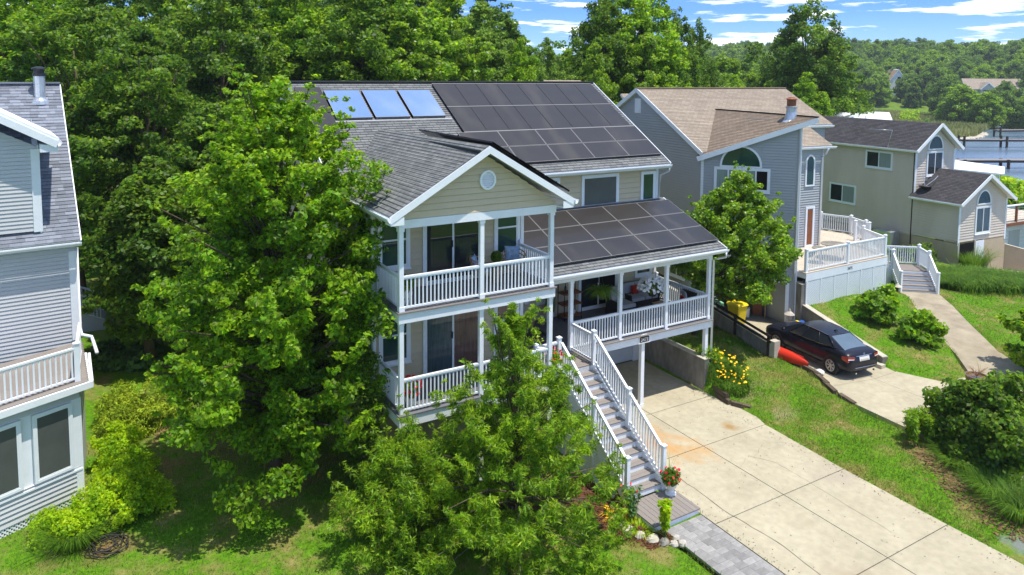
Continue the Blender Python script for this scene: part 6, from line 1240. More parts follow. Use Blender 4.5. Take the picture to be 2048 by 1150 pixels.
# sunroom (angled bay), its balcony on top
SF = Fr(-7.17, 4.72, 64); SU = 0
def sp(u, v, z): return SF.P(u, -v, z)
siding(LH, SF, [(-2.6, .22), (-.0, .22), (-.0, 1.0), (-2.6, 1.0)], [], .125, M_lgrey); siding(LH, SF, [(-2.6, 2.86), (0, 2.86), (0, 3.06), (-2.6, 3.06)], [], .12, M_lgrey)
q = MB(); q.fbox(SF, -2.6, 0, -.10, -.02, 1.0, 2.87); build('wall', q, M_trim, LH)
for (u0, u1) in ((-1.08, -.27), (-2.35, -1.48)): window(LH, SF, u0, 1.08, u1, 2.74, 'fixed', M_screen, tw=.07, sill=False)
q = MB(); q.fbox(SF, -.24, .03, .0, .03, .9, 2.86); q.fbox(SF, -.15, .03, .0, .035, .2, .9); build('corner_board', q, M_white, LH); q = MB(); q.fbox(SF, -2.6, .0, .0, .05, .88, .93); build('sill_band', q, M_white, LH)
pl = [tuple(sp(-2.6, 0, 0)[:2]), tuple(sp(0, 0, 0)[:2]), (-7.05, 7.0), (-9.5, 7.2)]; q = MB(); q.prism([tuple(sp(-2.6, .13, 0)[:2]), tuple(sp(-.02, .13, 0)[:2]), (-7.08, 7.0), (-10.4, 7.2)], .2, 3.05); build('wall', q, M_lgrey, LH)
lattice(LH, SF, -2.6, .0, -.10, .2, M_white, .105, .035, single=True)
DK = [tuple(sp(-2.7, -.18, 0)[:2]), tuple(sp(.22, -.18, 0)[:2]), (-6.98, 7.05), (-10.4, 7.3)]; q = MB(); q.prism(DK, 3.06, 3.24); build('deck_frame', q, M_white, LH)
i = 0
for k in range(21):
    v0 = -.16+k*.15; a = sp(-2.7, v0, 3.242); b_ = sp(.20-.02*k*0, v0, 3.242); 
    u1 = .20+(v0+.16)*.43; q = MB(); q.fbox(SF, -2.7, u1, -v0-.144, -v0, 3.242, 3.28); build('deck_board', q, M_tread, LH)
q = MB(); q.fbox(SF, -2.75, .26, .18, .25, 3.10, 3.27); q.beam(sp(.25, -.2, 3.2), (-6.92, 6.9, 3.2), .07, .14); build('gutter', q, M_white, LH)
p1 = sp(.02, .06, 3.28); p0 = sp(-2.7, .06, 3.28); railing(LH, p0, p1, .93, .135, bw=.04); post(LH, p1[0], p1[1], 3.281, 4.30, .13); p2 = (-7.12, 6.9, 3.28); railing(LH, p1, p2, .93, .135, bw=.04)
# back porch stair and pad in the left back yard
BS = thing('back_stairs', 'blue-grey wooden back stairs half hidden behind the pale grey house corner', 'stairs', (-7.0, 19.5, .2)); q = MB(); q.prism([(-8.6, 19.0), (-6.35, 18.9), (-6.3, 20.3), (-8.6, 20.4)], [.0]*4, [1.6, .5, .5, 1.6]); build('body', q, M_grey, BS)
railing(BS, (-8.6, 18.95, 1.6), (-6.4, 18.85, .5), .9, .14, m=M_lgrey); railing(BS, (-8.6, 20.3, 1.6), (-6.4, 20.25, .5), .9, .14, m=M_lgrey)
q = MB(); q.box(-6.25, 19.0, -.02, -4.9, 20.1, .14); build('paving_slab', q, M_capc, None, label='pale square concrete pad at the foot of the back stairs', cat='slab')
# garden hose
t = thing('garden_hose', 'coiled black garden hose lying on the mulch by the yellow-green bushes', 'hose', (-6.7, 2.0, .05)); q = MB(); hp = []
for i in range(150): a = i*.22; r_ = .30+.13*math.sin(i*.07)+.03*math.sin(i*1.3); hp.append((-6.65+r_*math.cos(a)+.05*math.sin(i*.31), 2.15+r_*math.sin(a), .06+.02*math.sin(i*.5)+i*.0006))
q.tube(hp, .016, 6); build('coil', q, M_hose, t, smooth=True)
# ================================================================== plants and trees
def keep_house(c):
    x, y, z = c[:, 0], c[:, 1], c[:, 2]
    inb = (x > -.12) & (y > -.15) & (z < 8.2) & (z > 2.2) & (x < 5.2); in2 = (x > -.05) & (y > 1.85); inr = (x > -.6) & (z > 7.7) & (z < 7.95+(x+.36)*.6+.1) & (y > -.45)
    return ~(inb | in2 | inr) & (z > gz_fast(x, y))
def gz_fast(x, y): return np.full(x.shape, .03)
def kz(c): return c[:, 2] > .02
def spikes(c, seed, n, prof_r, z0, z1, sz=1):
    r_ = random.Random(seed); o_ = []
    for i in range(n):
        f = r_.random()**1.3; th = r_.uniform(0, 6.283); rad = float(np.interp(f, [0, .3, .6, 1], prof_r)); x, y, z = c[0]+rad*math.cos(th), c[1]+rad*math.sin(th), z0+(z1-z0)*f
        for k in range(4): d = .17*k*sz; o_.append((x+math.cos(th)*d*.8, y+math.sin(th)*d*.8, z+d*(.9 if i % 3 else 1.5), (.15-.025*k)*sz))
    return np.array(o_)
tree('broadleaf_tree', 'big bright green broadleaf tree growing in front of the left end of the beige house', 'tree', (-2.4, 3.6, 0), 1.2, 11.35, [(0, 1.5), (.12, 2.3), (.3, 2.65), (.5, 2.5), (.7, 1.95), (.85, 1.15), (.95, .5), (1, .1)], 820, .33, 120000, .14, .078, M_broad, 11, tr=.17, jit=.4, limbs=130, keep=keep_house, ctr=(-2.2, 2.9, 0), flat=.6,
     extra=np.vstack([spikes((-2.2, 2.9), 3, 150, [2.5, 3.0, 2.3, .3], 1.6, 10.9, 1.7), np.array([(-.1-.25*i, .3+.1*i, 4.9+.35*i, .45) for i in range(5)]+[(-.55, .7, 7.0, .5), (-.6, 1.2, 8.6, .6), (-.75, 1.6, 9.2, .5), (-.2, .9, 9.0, .4), (-3.9, .8, 1.2, .6), (-3.6, .4, .8, .45), (-3.0, .2, 1.6, .6)])]))
tree('willow_oak_tree', 'young narrow-leaved tree standing in front of the stairs and lower balcony', 'tree', (1.75, -2.75, 0), .2, 6.1, [(0, 1.8), (.14, 2.35), (.32, 2.05), (.5, 1.45), (.68, .85), (.82, .42), (.93, .18), (1, .03)], 560, .20, 78000, .14, .028, M_willow, 23, tr=.07, limbs=140, keep=lambda c: kz(c) & ~((c[:, 0] > 4.95) & (c[:, 2] < 3.9)) & ~((c[:, 1] > -.15) & (c[:, 2] > 2.2) & (c[:, 0] > -.1)), lance=True, flat=.75, ctr=(1.75, -2.75, 0), jit=.6, rnd=.7, extra=np.vstack([spikes((1.75, -2.75), 5, 95, [2.5, 2.2, 1.3, .15], .6, 5.6), np.array([(.3, -1.7, 1.6+.3*i, .3) for i in range(4)]+[(.0, -1.4, 2.4, .25), (.5, -1.9, 3.0, .25), (-.2, -1.2, 3.0, .22)])]))
tree('willow_oak_tree', 'second lower narrow-leaved tree spreading under the left balcony corner', 'tree', (-.9, -.9, 0), .1, 2.7, [(0, 1.1), (.3, 1.5), (.6, 1.3), (.85, .8), (1, .3)], 240, .22, 20000, .13, .030, M_willow, 29, tr=.05, limbs=40, keep=lambda c: kz(c) & (c[:, 1] < -.15), lance=True, flat=.75, ctr=(-.35, -1.1, 0), jit=.5, extra=spikes((-.35, -1.1), 8, 40, [1.4, 1.4, 1.0, .3], .6, 2.6))
tree('ornamental_tree', 'small glossy light green tree between the porch and the grey house', 'tree', (14.3, 3.9, 1.0), 2.5, 7.7, [(0, .8), (.15, 1.9), (.35, 2.35), (.55, 2.0), (.75, 1.4), (.9, .8), (1, .3)], 420, .28, 48000, .125, .095, M_glossy, 31, tr=.09, limbs=60, multi=3, extra=spikes((15.65, 3.2), 9, 45, [1.2, 2.2, 1.6, .5], 3.0, 7.4, 1.2), ctr=(15.65, 3.2, 1.0), jit=.35, keep=lambda c: (c[:, 0] > 12.95) & (c[:, 1]+c[:, 0]*1.2285 < 28.1))
for (x, y, hh, cx_, lab, sd_) in ((-4.4, 19.4, 13.5, -4.4, 'large dark broadleaf tree with a bare double trunk in the left back yard', 41), (-7.2, 23, 15, -7.0, 'tall dark broadleaf tree behind the back stairs', 43), (-1.6, 15.5, 10.5, -1.6, 'dark broadleaf tree close behind the left wall of the beige house', 47), (-4.9, 13.6, 8.2, -4.6, 'medium dark broadleaf tree in the shade between the two houses', 49)):
    r_ = hh*.27; tree('broadleaf_tree', lab, 'tree', (x, y, 0), 2.3 if sd_ != 49 else 1.6, hh, [(0, r_*.6), (.2, r_*.95), (.45, r_*1.05), (.7, r_*.8), (.9, r_*.45), (1, .2)], 420, .48, 44000, .20, .125, M_dbroad, sd_, tr=.2, limbs=40, ctr=(cx_, y, 0), keep=lambda c: ~((c[:, 0] > -.55) & (c[:, 1] < 15) & (c[:, 2] < 11.3)) & (c[:, 2] > .2))
# ---- woods behind: a few kinds, every tree its own object
PROT = {}
def proto(k, H_, n, prof, m, L_, W_, seed, cr, kc, flat=.65):
    t = tree('woodland_tree', 'tall tree of the wood behind the houses', 'tree', (0, 0, 0), H_*.12, H_, prof, kc, cr, n, L_, W_, m, seed, group='woodland trees', tr=.22, limbs=26, flat=flat, jit=.35); t.location = (0, -900, -60); PROT[k] = (t, H_)
wp = [(0, 2.2), (.15, 3.6), (.4, 4.2), (.65, 3.6), (.85, 2.2), (.96, 1.0), (1, .2)]; wc = [(0, 2.5), (.2, 3.4), (.4, 3.3), (.6, 2.9), (.8, 2.0), (.93, 1.0), (1, .2)]
proto('a', 18, 46000, wp, M_broad, .25, .16, 61, .62, 440); proto('b', 18, 44000, wc, M_glossy, .25, .16, 67, .55, 440); proto('c', 18, 46000, wp, M_dbroad, .25, .16, 71, .65, 420); proto('d', 18, 42000, wc, M_far, .25, .16, 73, .55, 440)
BG = [(-14.7, 40.2, 18.3, 'c', 1.14), (-12.1, 39.9, 18.5, 'a', 1.11), (-9.3, 33.6, 17.9, 'a', 1.13), (-7.8, 34.3, 18.1, 'a', 1.0), (-5.5, 31.4, 17.9, 'c', 0.95), (-2.5, 34.3, 18.5, 'b', 0.94), (0.0, 27.4, 17.8, 'c', 1.01), (2.4, 31.7, 18.5, 'a', 0.95), (5.2, 30.2, 18.5, 'a', 0.97), (7.9, 25.5, 18.1, 'c', 1.06), (10.2, 27.1, 18.5, 'a', 1.14), (14.5, 27.5, 17.9, 'b', 1.0), (9.5, 22.5, 15.5, 'b', 0.9), (-15.2, 48.1, 18.3, 'c', 1), (-14.0, 51.5, 19.4, 'c', 1), (-11.3, 51.2, 19.8, 'c', 1), (-7.2, 43.6, 18.3, 'd', 1), (-6.1, 51.8, 19.9, 'a', 1), (-2.5, 48.8, 19.4, 'b', 1), (-0.8, 42.4, 18.4, 'd', 1), (2.4, 41.8, 19.0, 'd', 1), (5.4, 44.5, 19.1, 'c', 1), (8.7, 44.9, 20.6, 'c', 1), (10.7, 37.0, 19.6, 'c', 1), (14.7, 36.8, 19.6, 'c', 1), (17.4, 38.1, 19.5, 'c', 1), (18.5, 30.1, 17.2, 'd', 1), (22.4, 34.5, 17.2, 'c', 1), (4.8, 34.6, 14.4, 'd', 0.62), (6.3, 34.2, 12.9, 'a', 0.62), (9.1, 33.0, 14.3, 'b', 0.62), (9.9, 31.7, 14.2, 'b', 0.62), (12.0, 30.6, 12.6, 'a', 0.62), (14.4, 29.2, 13.6, 'd', 0.62), (15.1, 27.5, 13.6, 'a', 0.62), (18.3, 29.4, 13.6, 'a', 0.62), (19.7, 26.4, 13.9, 'a', 0.62), (21.4, 25.4, 13.5, 'd', 0.62), (24.1, 25.8, 13.1, 'd', 0.62), (35.9, 58.1, 17.9, 'b', 0.9), (35.9, 52.9, 16.4, 'b', 0.9), (43.3, 59.5, 17.8, 'd', 0.9), (44.4, 56.1, 16.4, 'b', 0.9), (46.0, 53.6, 17.0, 'a', 0.9), (1.7, 58.7, 20.6, 'c', 1.1), (5.6, 55.0, 20.4, 'c', 1.1), (10.0, 53.7, 20.5, 'c', 1.1), (13.9, 50.3, 20.4, 'c', 1.1), (19.1, 50.8, 20.8, 'd', 1.1), (22.1, 45.5, 20.4, 'b', 1.1), (28.3, 46.7, 21.0, 'd', 1.1), (29.0, 26.7, 18.6, 'a', 1.05), (26.4, 25.9, 17.6, 'c', 0.8), (32.2, 27.1, 18.2, 'a', 0.85), (35.3, 27.6, 17.0, 'c', 0.7), (39.7, 29.6, 16.9, 'c', 0.55), (27.9, 22.7, 14.3, 'b', 0.7), (23.4, 23.0, 13.5, 'b', 0.6), (80.7, 68.9, 17.9, 'd', 1), (68.7, 54.1, 17.0, 'b', 1), (67.6, 51.2, 16.5, 'b', 1), (83.2, 62.3, 17.5, 'd', 1), (76.5, 52.5, 16.9, 'd', 1), (53.2, 43.2, 13.1, 'a', 0.8), (54.2, 41.4, 13.8, 'd', 0.8), (56.1, 40.5, 13.4, 'a', 0.8), (61.4, 42.6, 14.6, 'b', 0.8), (66.1, 43.8, 14.5, 'a', 0.8), (63.3, 36.5, 22.9, 'c', 1.05), (62.9, 39.0, 20.2, 'c', 0.75), (67.5, 36.3, 20.0, 'c', 0.8), (58.4, 32.5, 14.0, 'a', 0.8), (72.3, 38.1, 15.3, 'c', 0.6)]
KN = {'a': 'bright green broad-crowned', 'b': 'light yellow-green', 'c': 'dark green broad-crowned', 'd': 'fine-leaved mid green'}
used = set()
def zone(x, y):
    v = Vector((x, y, 12))-Vector((-6.69, -16.98, 11.44)); dp = v.dot(fw); px = 1024+1440*v.dot(rt)/dp
    for lim, nm in ((100, 'above the left house chimney'), (220, 'just right of the left house chimney'), (340, 'in the wood left of the big bright tree'), (460, 'behind the left shoulder of the big bright tree'), (560, 'directly behind the big bright tree top'), (660, 'above the left end of the solar roof'), (760, 'above the blue collectors'), (870, 'above the middle of the solar roof'), (980, 'above the black panels'), (1090, 'above the right panels'), (1200, 'at the right end of the solar roof ridge'), (1400, 'over the gap between the roofs'), (1480, 'above the brown ridge'), (9999, 'right of the brown ridge')):
        if px < lim: break
    return nm+(', front row' if dp < 50 else ', second row' if dp < 60 else ', back row')
def putree(k, x, y, z, s, sxy, rot, label, group, name='woodland_tree'):
    t, H_ = PROT[k]
    o = t if k not in used else copy_tree(t)
    used.add(k); o.location = (x, y, z); o.scale = (s*sxy, s*sxy, s); o.rotation_euler = (0, 0, rot); o.name = name
    setp(o, label=label, category='tree', group=group); return o
rr = random.Random(99)
for (x, y, H_, k, rs) in BG:
    s = H_/18.0; sx = rs*(1.0 if s > .9 else 1.15)
    if 26 < x < 41 and y < 31 and H_ > 15.5: lab = {29: 'tallest bright green tree above the gap between the solar roof and the brown roof', 26: 'dark tree at the left side of the tall tree above the roof gap', 32: 'bright tree at the right side of the tall tree above the roof gap', 35: 'dark slim tree right of the tall trees above the brown ridge', 39: 'rightmost thin dark tree with sky showing above the brown ridge'}.get(int(x), 'tall tree above the brown ridge'); grp = 'tall trees behind the brown ridge'
    elif x > 58 and y < 40: lab = {63: 'biggest dark tree beyond the flue of the grey house', 62: 'left shoulder tree of the dark group beyond the flue', 67: 'right hand tree of the dark group beyond the flue', 58: 'low bright tree in front of the dark group beyond the flue', 72: 'small dark tree at the right end of the group beyond the flue'}.get(int(x), 'lower light green tree left of the dark group beyond the flue'); grp = 'trees beyond the flue'
    else: lab = KN[k]+' tree '+zone(x, y); grp = 'woodland trees behind the houses'
    putree(k, x, y, gz(x, y)-.2, s, sx, rr.uniform(0, 6.28), lab, grp)
# edge of the marsh: separate trees
FARROW = [(174, 121, 12.2, 'd'), (172, 117, 11.6, 'd'), (175, 117, 13.4, 'b'), (174, 113, 11.0, 'b'), (221, 142, 12.5, 'a'), (207, 130, 11.1, 'd'), (199, 121, 14.8, 'a'), (207, 122, 13.0, 'b'), (211, 123, 11.6, 'b'), (241, 137, 12.8, 'b'), (236, 131, 11.6, 'd'), (225, 121, 10.3, 'd'), (245, 129, 11.9, 'a'), (226, 115, 13.4, 'c'), (256, 128, 12.8, 'b'), (245, 120, 10.9, 'a'), (225, 105, 12.2, 'd'), (215, 99, 13.1, 'b'), (223, 100, 10.3, 'c'), (213, 91, 11.0, 'b'), (262, 113, 11.0, 'a'), (261, 110, 12.2, 'd'), (252, 101, 14.3, 'a'), (222, 86, 11.1, 'd'), (245, 94, 12.4, 'b')]
def farz(x, y):
    return gz(x, y)
def leaf_tree(k, H_, n, m, L_, W_, seed, nm):
    rg = np.random.default_rng(seed); cl = crown_clumps((0, 0, 0), H_*.05, H_, {'e': [(0, 2.4), (.2, 4.0), (.5, 4.2), (.75, 3.0), (.92, 1.6), (1, .3)], 'f': [(0, 2.8), (.25, 4.6), (.5, 4.0), (.7, 3.2), (.85, 2.6), (1, .6)], 'g': [(0, 3.0), (.2, 3.4), (.45, 2.7), (.7, 1.8), (.9, .8), (1, .1)]}[k], 230, .85, seed, .5); return leafmesh(nm, cl, n, L_, W_, m, seed, flat=.95, up=.4, rnd=.75, shell=.3)
for k, m, sd_ in (('e', M_far, 81), ('f', M_glossy, 83), ('g', M_dbroad, 85)):
    t = thing('marsh_edge_tree', '', 'tree', (0, 0, 0)); q_ = leaf_tree(k, 12, 24000, m, .42, .30, sd_, 'crown'); mesh_obj('crown', np_mesh('crown', q_, 4, m), t, (0, 0, 0)); b = MB(); b.tube([(0, 0, -.5), (.1, 0, 4), (0, .2, 9)], [.3, .22, .08], 7)
    for i in range(8): a = i*.8; b.tube([(0, 0, 3+i*.6), (2.2*math.cos(a), 2.2*math.sin(a), 5+i*.7)], [.12, .04], 5)
    build('trunk', b, M_bark, t); PROT[k] = (t, 12)
for i, (x, y, H_, k) in enumerate(FARROW):
    f_ = (1.33 if i < 8 else 1.25) if i < 15 else .99; x = -6.7+(x+6.7)*f_; y = -17+(y+17)*f_; H_ *= 1.15 if i < 15 else .95
    kk = {'a': 'e', 'b': 'f', 'c': 'g', 'd': 'e'}[k]
    putree(kk, x, y, gz(x, y)-.4, H_/12, 1.15, rr.uniform(0, 6.28), {'e': 'mid green tree at the edge of the far marsh', 'f': 'pale green tree at the edge of the far marsh', 'g': 'dark green tree at the edge of the far marsh'}[kk], 'trees along the marsh edge', 'marsh_edge_tree')
ORD = 'leftmost second third fourth fifth sixth seventh eighth ninth tenth eleventh twelfth thirteenth fourteenth fifteenth sixteenth'.split()
by = {}
for o in [o for o in bpy.data.objects if o.get('group') == 'trees along the marsh edge']: by.setdefault(o['label'], []).append(o)
for lb, os_ in by.items():
    os_.sort(key=lambda o: math.atan2(o.location.x+6.7, o.location.y+17))
    for i, o in enumerate(os_): o['label'] = lb+', '+ORD[i]+(' from the left' if i else ' of its colour')
# the far wooded hill reads as one mass: points that repeat the crowns of the marsh-edge trees
def wood(name, pts, src, label):
    me = bpy.data.meshes.new(name); P0 = np.mean(pts, 0); me.from_pydata((np.array(pts)-P0).tolist(), [], []); o = mesh_obj(name, me, None, P0)
    g = bpy.data.node_groups.new(name, 'GeometryNodeTree'); g.interface.new_socket('Geometry', in_out='INPUT', socket_type='NodeSocketGeometry'); g.interface.new_socket('Geometry', in_out='OUTPUT', socket_type='NodeSocketGeometry')
    a = g.nodes.new('NodeGroupInput'); b = g.nodes.new('NodeGroupOutput'); ip = g.nodes.new('GeometryNodeInstanceOnPoints'); oi = g.nodes.new('GeometryNodeObjectInfo'); oi.inputs['Object'].default_value = src; oi.inputs['As Instance'].default_value = True
    r1 = g.nodes.new('FunctionNodeRandomValue'); r1.data_type = 'FLOAT_VECTOR'; r1.inputs[1].default_value = (0, 0, 6.28); r1.inputs[0].default_value = (0, 0, 0); r2 = g.nodes.new('FunctionNodeRandomValue'); r2.data_type = 'FLOAT'; r2.inputs[2].default_value = .85; r2.inputs[3].default_value = 1.4
    g.links.new(a.outputs[0], ip.inputs['Points']); g.links.new(oi.outputs['Geometry'], ip.inputs['Instance']); g.links.new(r1.outputs[0], ip.inputs['Rotation']); g.links.new(r2.outputs[1], ip.inputs['Scale']); g.links.new(ip.outputs[0], b.inputs[0])
    md = o.modifiers.new('wood', 'NODES'); md.node_group = g; return setp(o, label=label, category='wood', kind='stuff')
rg = np.random.default_rng(17); pts = {0: [], 1: [], 2: []}
for i in range(900):
    hd = math.radians(rg.uniform(44, 72)); d = 250+260*rg.random()**.8; x = -6.7+d*math.sin(hd); y = -17+d*math.cos(hd)
    if pip(np.array([x]), np.array([y]), WATER)[0] or (hd < math.radians(61.5) and d < 318) or (hd > math.radians(57) and d < 262): continue
    if math.hypot(x-286, y-166) < 18 or (math.radians(57.2) < hd < math.radians(59.3) and d < 365) or math.hypot(x-292, y-121) < 15 or (math.radians(62.3) < hd < math.radians(64.5) and d < 330) : continue
    pts[rg.choice(3, p=[.45, .35, .2])].append((x, y, gz(x, y)-.5))
for i in range(170):
    hd = math.radians(rg.uniform(22, 50)); d = 130+130*rg.random(); pts[rg.choice(3, p=[.45, .35, .2])].append((-6.7+d*math.sin(hd), -17+d*math.cos(hd), gz(-6.7+d*math.sin(hd), -17+d*math.cos(hd))+max(0, d-170)*.05))
CR = {}
for k in 'efg': CR[k] = [c for c in PROT[k][0].children if c.name.startswith('crown')][0]
wood('distant_wood', pts[0], CR['e'], 'mid green trees massed on the distant wooded hill'); wood('distant_wood', pts[1], CR['f'], 'pale yellow-green trees massed on the distant wooded hill'); wood('distant_wood', pts[2], CR['g'], 'dark green trees massed on the distant wooded hill')
# far houses in the wood
FH = thing('house', 'far white gabled house half hidden in the trees across the marsh', 'house', (286, 166, -2)); ff = Fr(282, 172, 125, 2)
q = MB(); q.fbox(ff, 0, 15, -10, 0, -2, 8); build('wall', q, M_trim, FH); roof(FH, ff.P(-.5, .5, 8), ff.P(8, .5, 8), ff.P(8, -5, 12.5), ff.P(-.5, -5, 12.5), M_brroof, 1, .3)
q = MB(); q.fpoly(ff, [(8, -2), (14, -2), (14, 9), (11, 13), (8, 9)], 0, 2); build('gable_wall', q, M_trim, FH); roof(FH, ff.P(7.5, -6, 8.6), ff.P(7.5, 2.4, 8.6), ff.P(11, 2.4, 13.2), ff.P(11, -6, 13.2), M_brroof, 1, .3); roof(FH, ff.P(14.5, 2.4, 8.6), ff.P(14.5, -6, 8.6), ff.P(11, -6, 13.2), ff.P(11, 2.4, 13.2), M_brroof, 1, .3)
for u, z in ((1.5, 4), (4.5, 4), (9.5, 3.5), (12, 3.5), (10.8, 8.2)): q = MB(); q.fbox(ff, u, u+1.3, .01, 2.06 if u > 8 else .06, z, z+1.8); build('window', q, M_glass, FH)
FB = thing('house', 'far long house with brown roof and a small gable across the water', 'house', (292, 121, 0)); fb = Fr(283, 133, 120); q = MB(); q.fbox(fb, 0, 26, -10, 0, -2, 7.6); build('wall', q, M_lgrey, FB); roof(FB, fb.P(-.5, .6, 7.5), fb.P(26.5, .6, 7.5), fb.P(25, -5, 11.5), fb.P(1.5, -5, 11.5), M_shb, .8, .3)
q = MB(); q.fpoly(fb, [(5, -2), (10.5, -2), (10.5, 7.8), (7.75, 10), (5, 7.8)], 0, 1.5); build('gable_wall', q, M_grey, FB); roof(FB, fb.P(4.6, -3, 7.5), fb.P(4.6, 1.9, 7.5), fb.P(7.75, 1.9, 10.2), fb.P(7.75, -3, 10.2), M_shb, .8, .3); roof(FB, fb.P(10.9, 1.9, 7.5), fb.P(10.9, -3, 7.5), fb.P(7.75, -3, 10.2), fb.P(7.75, 1.9, 10.2), M_shb, .8, .3)
q = MB(); q.fbox(fb, 6, 9.5, 1.51, 1.56, 3.5, 7.2); build('window', q, M_glassg, FB)
SH_ = thing('house', 'small roof with two blue skylights peeking over the solar panel ridge', 'house', (20, 22, 0)); roof(SH_, (17.6, 19.6, 10.1), (21.4, 19.6, 10.1), (20.9, 21.2, 11.15), (18.1, 21.2, 11.15), M_shb, .14, .1); q = MB(); q.box(17.8, 20, -.1, 21.2, 24, 9.95); build('wall', q, M_grey, SH_)
for x in (18.3, 19.7): q = MB(); q.hexa([(x, 20.0, 10.42), (x+1, 20.0, 10.42), (x+.95, 20.9, 11.0), (x+.05, 20.9, 11.0), (x, 20.0, 10.48), (x+1, 20.0, 10.48), (x+.95, 20.9, 11.06), (x+.05, 20.9, 11.06)]); build('skylight', q, M_therm, SH_)
# reeds
MARSH = [(66, 20), (80, 40), (108, 58), (150, 72), (175, 74), (200, 84), (230, 94), (240, 108), (262, 150), (262, 178), (225, 205), (190, 210), (120, 150), (66, 80)]
rg = np.random.default_rng(31); n = 230000; x = rg.uniform(60, 265, n); y = rg.uniform(20, 212, n); k = pip(x, y, MARSH); x, y = x[k], y[k]; p = np.stack([x, y, np.full(len(x), -2.1)], 1)
o = blades(p, 1.9, .42, .25, M_reed, 33, 'marsh_reeds', None, (150, 90, -2), seg=1, spread=.3); setp(o, label='marsh of tall green and tan reeds', category='reeds', kind='stuff')
rg = np.random.default_rng(35); n = 9000; t_ = rg.random(n); px = np.interp(t_, [0, .5, 1], [150, 175, 200]); py = np.interp(t_, [0, .5, 1], [72.3, 74.4, 84.6]); p = np.stack([px+rg.normal(size=n)*.6, py+rg.normal(size=n)*.5, np.full(n, -2.5)], 1)
b = MB(); 
for i in range(160): t0 = i/160; xx = lerp(146, 190, t0)+R.uniform(-.6, .6); yy = float(np.interp(xx, [108, 150, 175, 200], [58, 72, 74, 84]))-.6+R.uniform(-.5, .5); b.lathe((xx, yy, -2.6), [(R.uniform(.4, .9), 0), (R.uniform(.3, .7), .3), (.15, .5)], 6)
build('bank_stones', b, M_capc, None, label='pale stones along the far water bank', cat='stones', kind='stuff')
def bush(x, y, s, m, lab, sd_, n=1500, z=None): shrub('bush', lab, 'bush', (x, y, gz(x, y) if z is None else z), s, s, s*1.1, n, .35*s/2, .25*s/2, m, sd_, cr=s*.35)
bush(205, 108, 3.2, M_bright, 'pale rounded bush standing in the marsh reeds', 101); bush(178, 88, 2.4, M_far, 'green bush at the marsh edge near the piers', 102); bush(152, 100, 2.6, M_far, 'dark round bush among the reeds beyond the white roof', 103)
for i, (x, y, s, m, c_) in enumerate(((84, 24.5, 2.6, M_bright, 'yellow-green'), (88, 27, 2.2, M_broad, 'mid green'), (80, 19, 2.4, M_broad, 'leafy green'))): bush(x, y, s, m, c_+' waterside bush near the right edge behind the brown deck', 110+i, 2500, -2.6)
# piers
def pier(a, b_, lab, wd=1.5, z=-.9, step=7):
    a = Vector(a+(z,)); b_ = Vector(b_+(z,)); t = thing('pier', lab, 'pier', tuple(a.lerp(b_, .5))[:2]+(-2.5,)); d = (b_-a).normalized(); s = Vector((-d.y, d.x, 0)); q = MB(); q.beam(a, b_, wd, .14); build('deck', q, M_tread, t); q = MB(); q.beam(a-Vector((0, 0, .22))+s*.6, b_-Vector((0, 0, .22))+s*.6, .15, .28); q.beam(a-Vector((0, 0, .22))-s*.6, b_-Vector((0, 0, .22))-s*.6, .15, .28); build('beam', q, M_dwood, t)
    n = int((b_-a).length/step)
    for i in range(n+1):
        for k in (-1, 1): c = a+d*(i*step+.3)+s*k*(wd/2+.1); q = MB(); q.tube([(c.x, c.y, -3.8), (c.x, c.y, z+.75 if step > 7 else z+.12)], .24, 8); build('piling', q, M_dwood, t)
pier((146, 62.5), (176, 47), 'far timber pier with tall posts across the creek', step=9); pier((104, 47), (148, 24), 'nearer low timber pier crossing the creek', z=-1.2); pier((182, 73), (215, 64), 'most distant short pier by the marsh bank', step=11)
# ---- garden plants
def jk(c): return (c[:, 0] > -6.85-(c[:, 1]-4.7)*.02)
shrub('juniper_shrub', 'spreading yellow-green juniper shrub beside the sunroom corner', 'shrub', (-5.75, 8.5, 0), 1.4, 1.3, 1.35, 15000, .11, .035, M_juni, 121, cr=.3, k=90, lance=True, keep=jk)
for i, (x, y, rx_, ry_, h, m, lab) in enumerate(((-6.3, 6.0, .8, .95, 1.3, M_bright, 'upper green and yellow spirea bush beside the sunroom'), (-6.15, 4.5, .95, 1.0, 1.2, M_bright, 'middle yellow-green spirea bush right of the sunroom'), (-6.55, 3.3, .95, .7, .9, M_bright, 'front yellow-green spirea bush below the lattice'), (-7.6, 3.3, .8, .5, .65, M_bright, 'low yellow-green bush against the lattice'), (-5.75, 3.4, .65, .7, .8, M_bright, 'small yellow-green bush next to the mown grass'))):
    shrub('spirea_bush', lab, 'bush', (x, y, 0), rx_, ry_, h, 10000 if i < 3 else 5000, .075, .05, m, 130+i, cr=.2, k=80, keep=lambda c: (c[:, 1] < 4.62) | (c[:, 0] > -6.95))
clump_grass('ornamental_grass', 'tall feathery green grass clump below the sunroom', 'grass clump', (-7.35, 2.75, 0), .45, .95, 1300, M_lgrass, 141, .012, .5)
for i, (x, y, s) in enumerate(((-6.2, 14.2, .6), (-5.3, 13.6, .5), (-6.4, 15.8, .55), (-5.0, 15.0, .5))): shrub('hosta_plant', ('blue-green hosta plant, number %s from the back stairs' % ['three', 'four', 'one', 'two'][i]).replace('number three', 'third').replace('number four', 'fourth').replace('number one', 'first').replace('number two', 'second'), 'plant', (x, y, 0), s, s, .5, 700, .30, .16, M_hosta, 150+i, cr=.25)
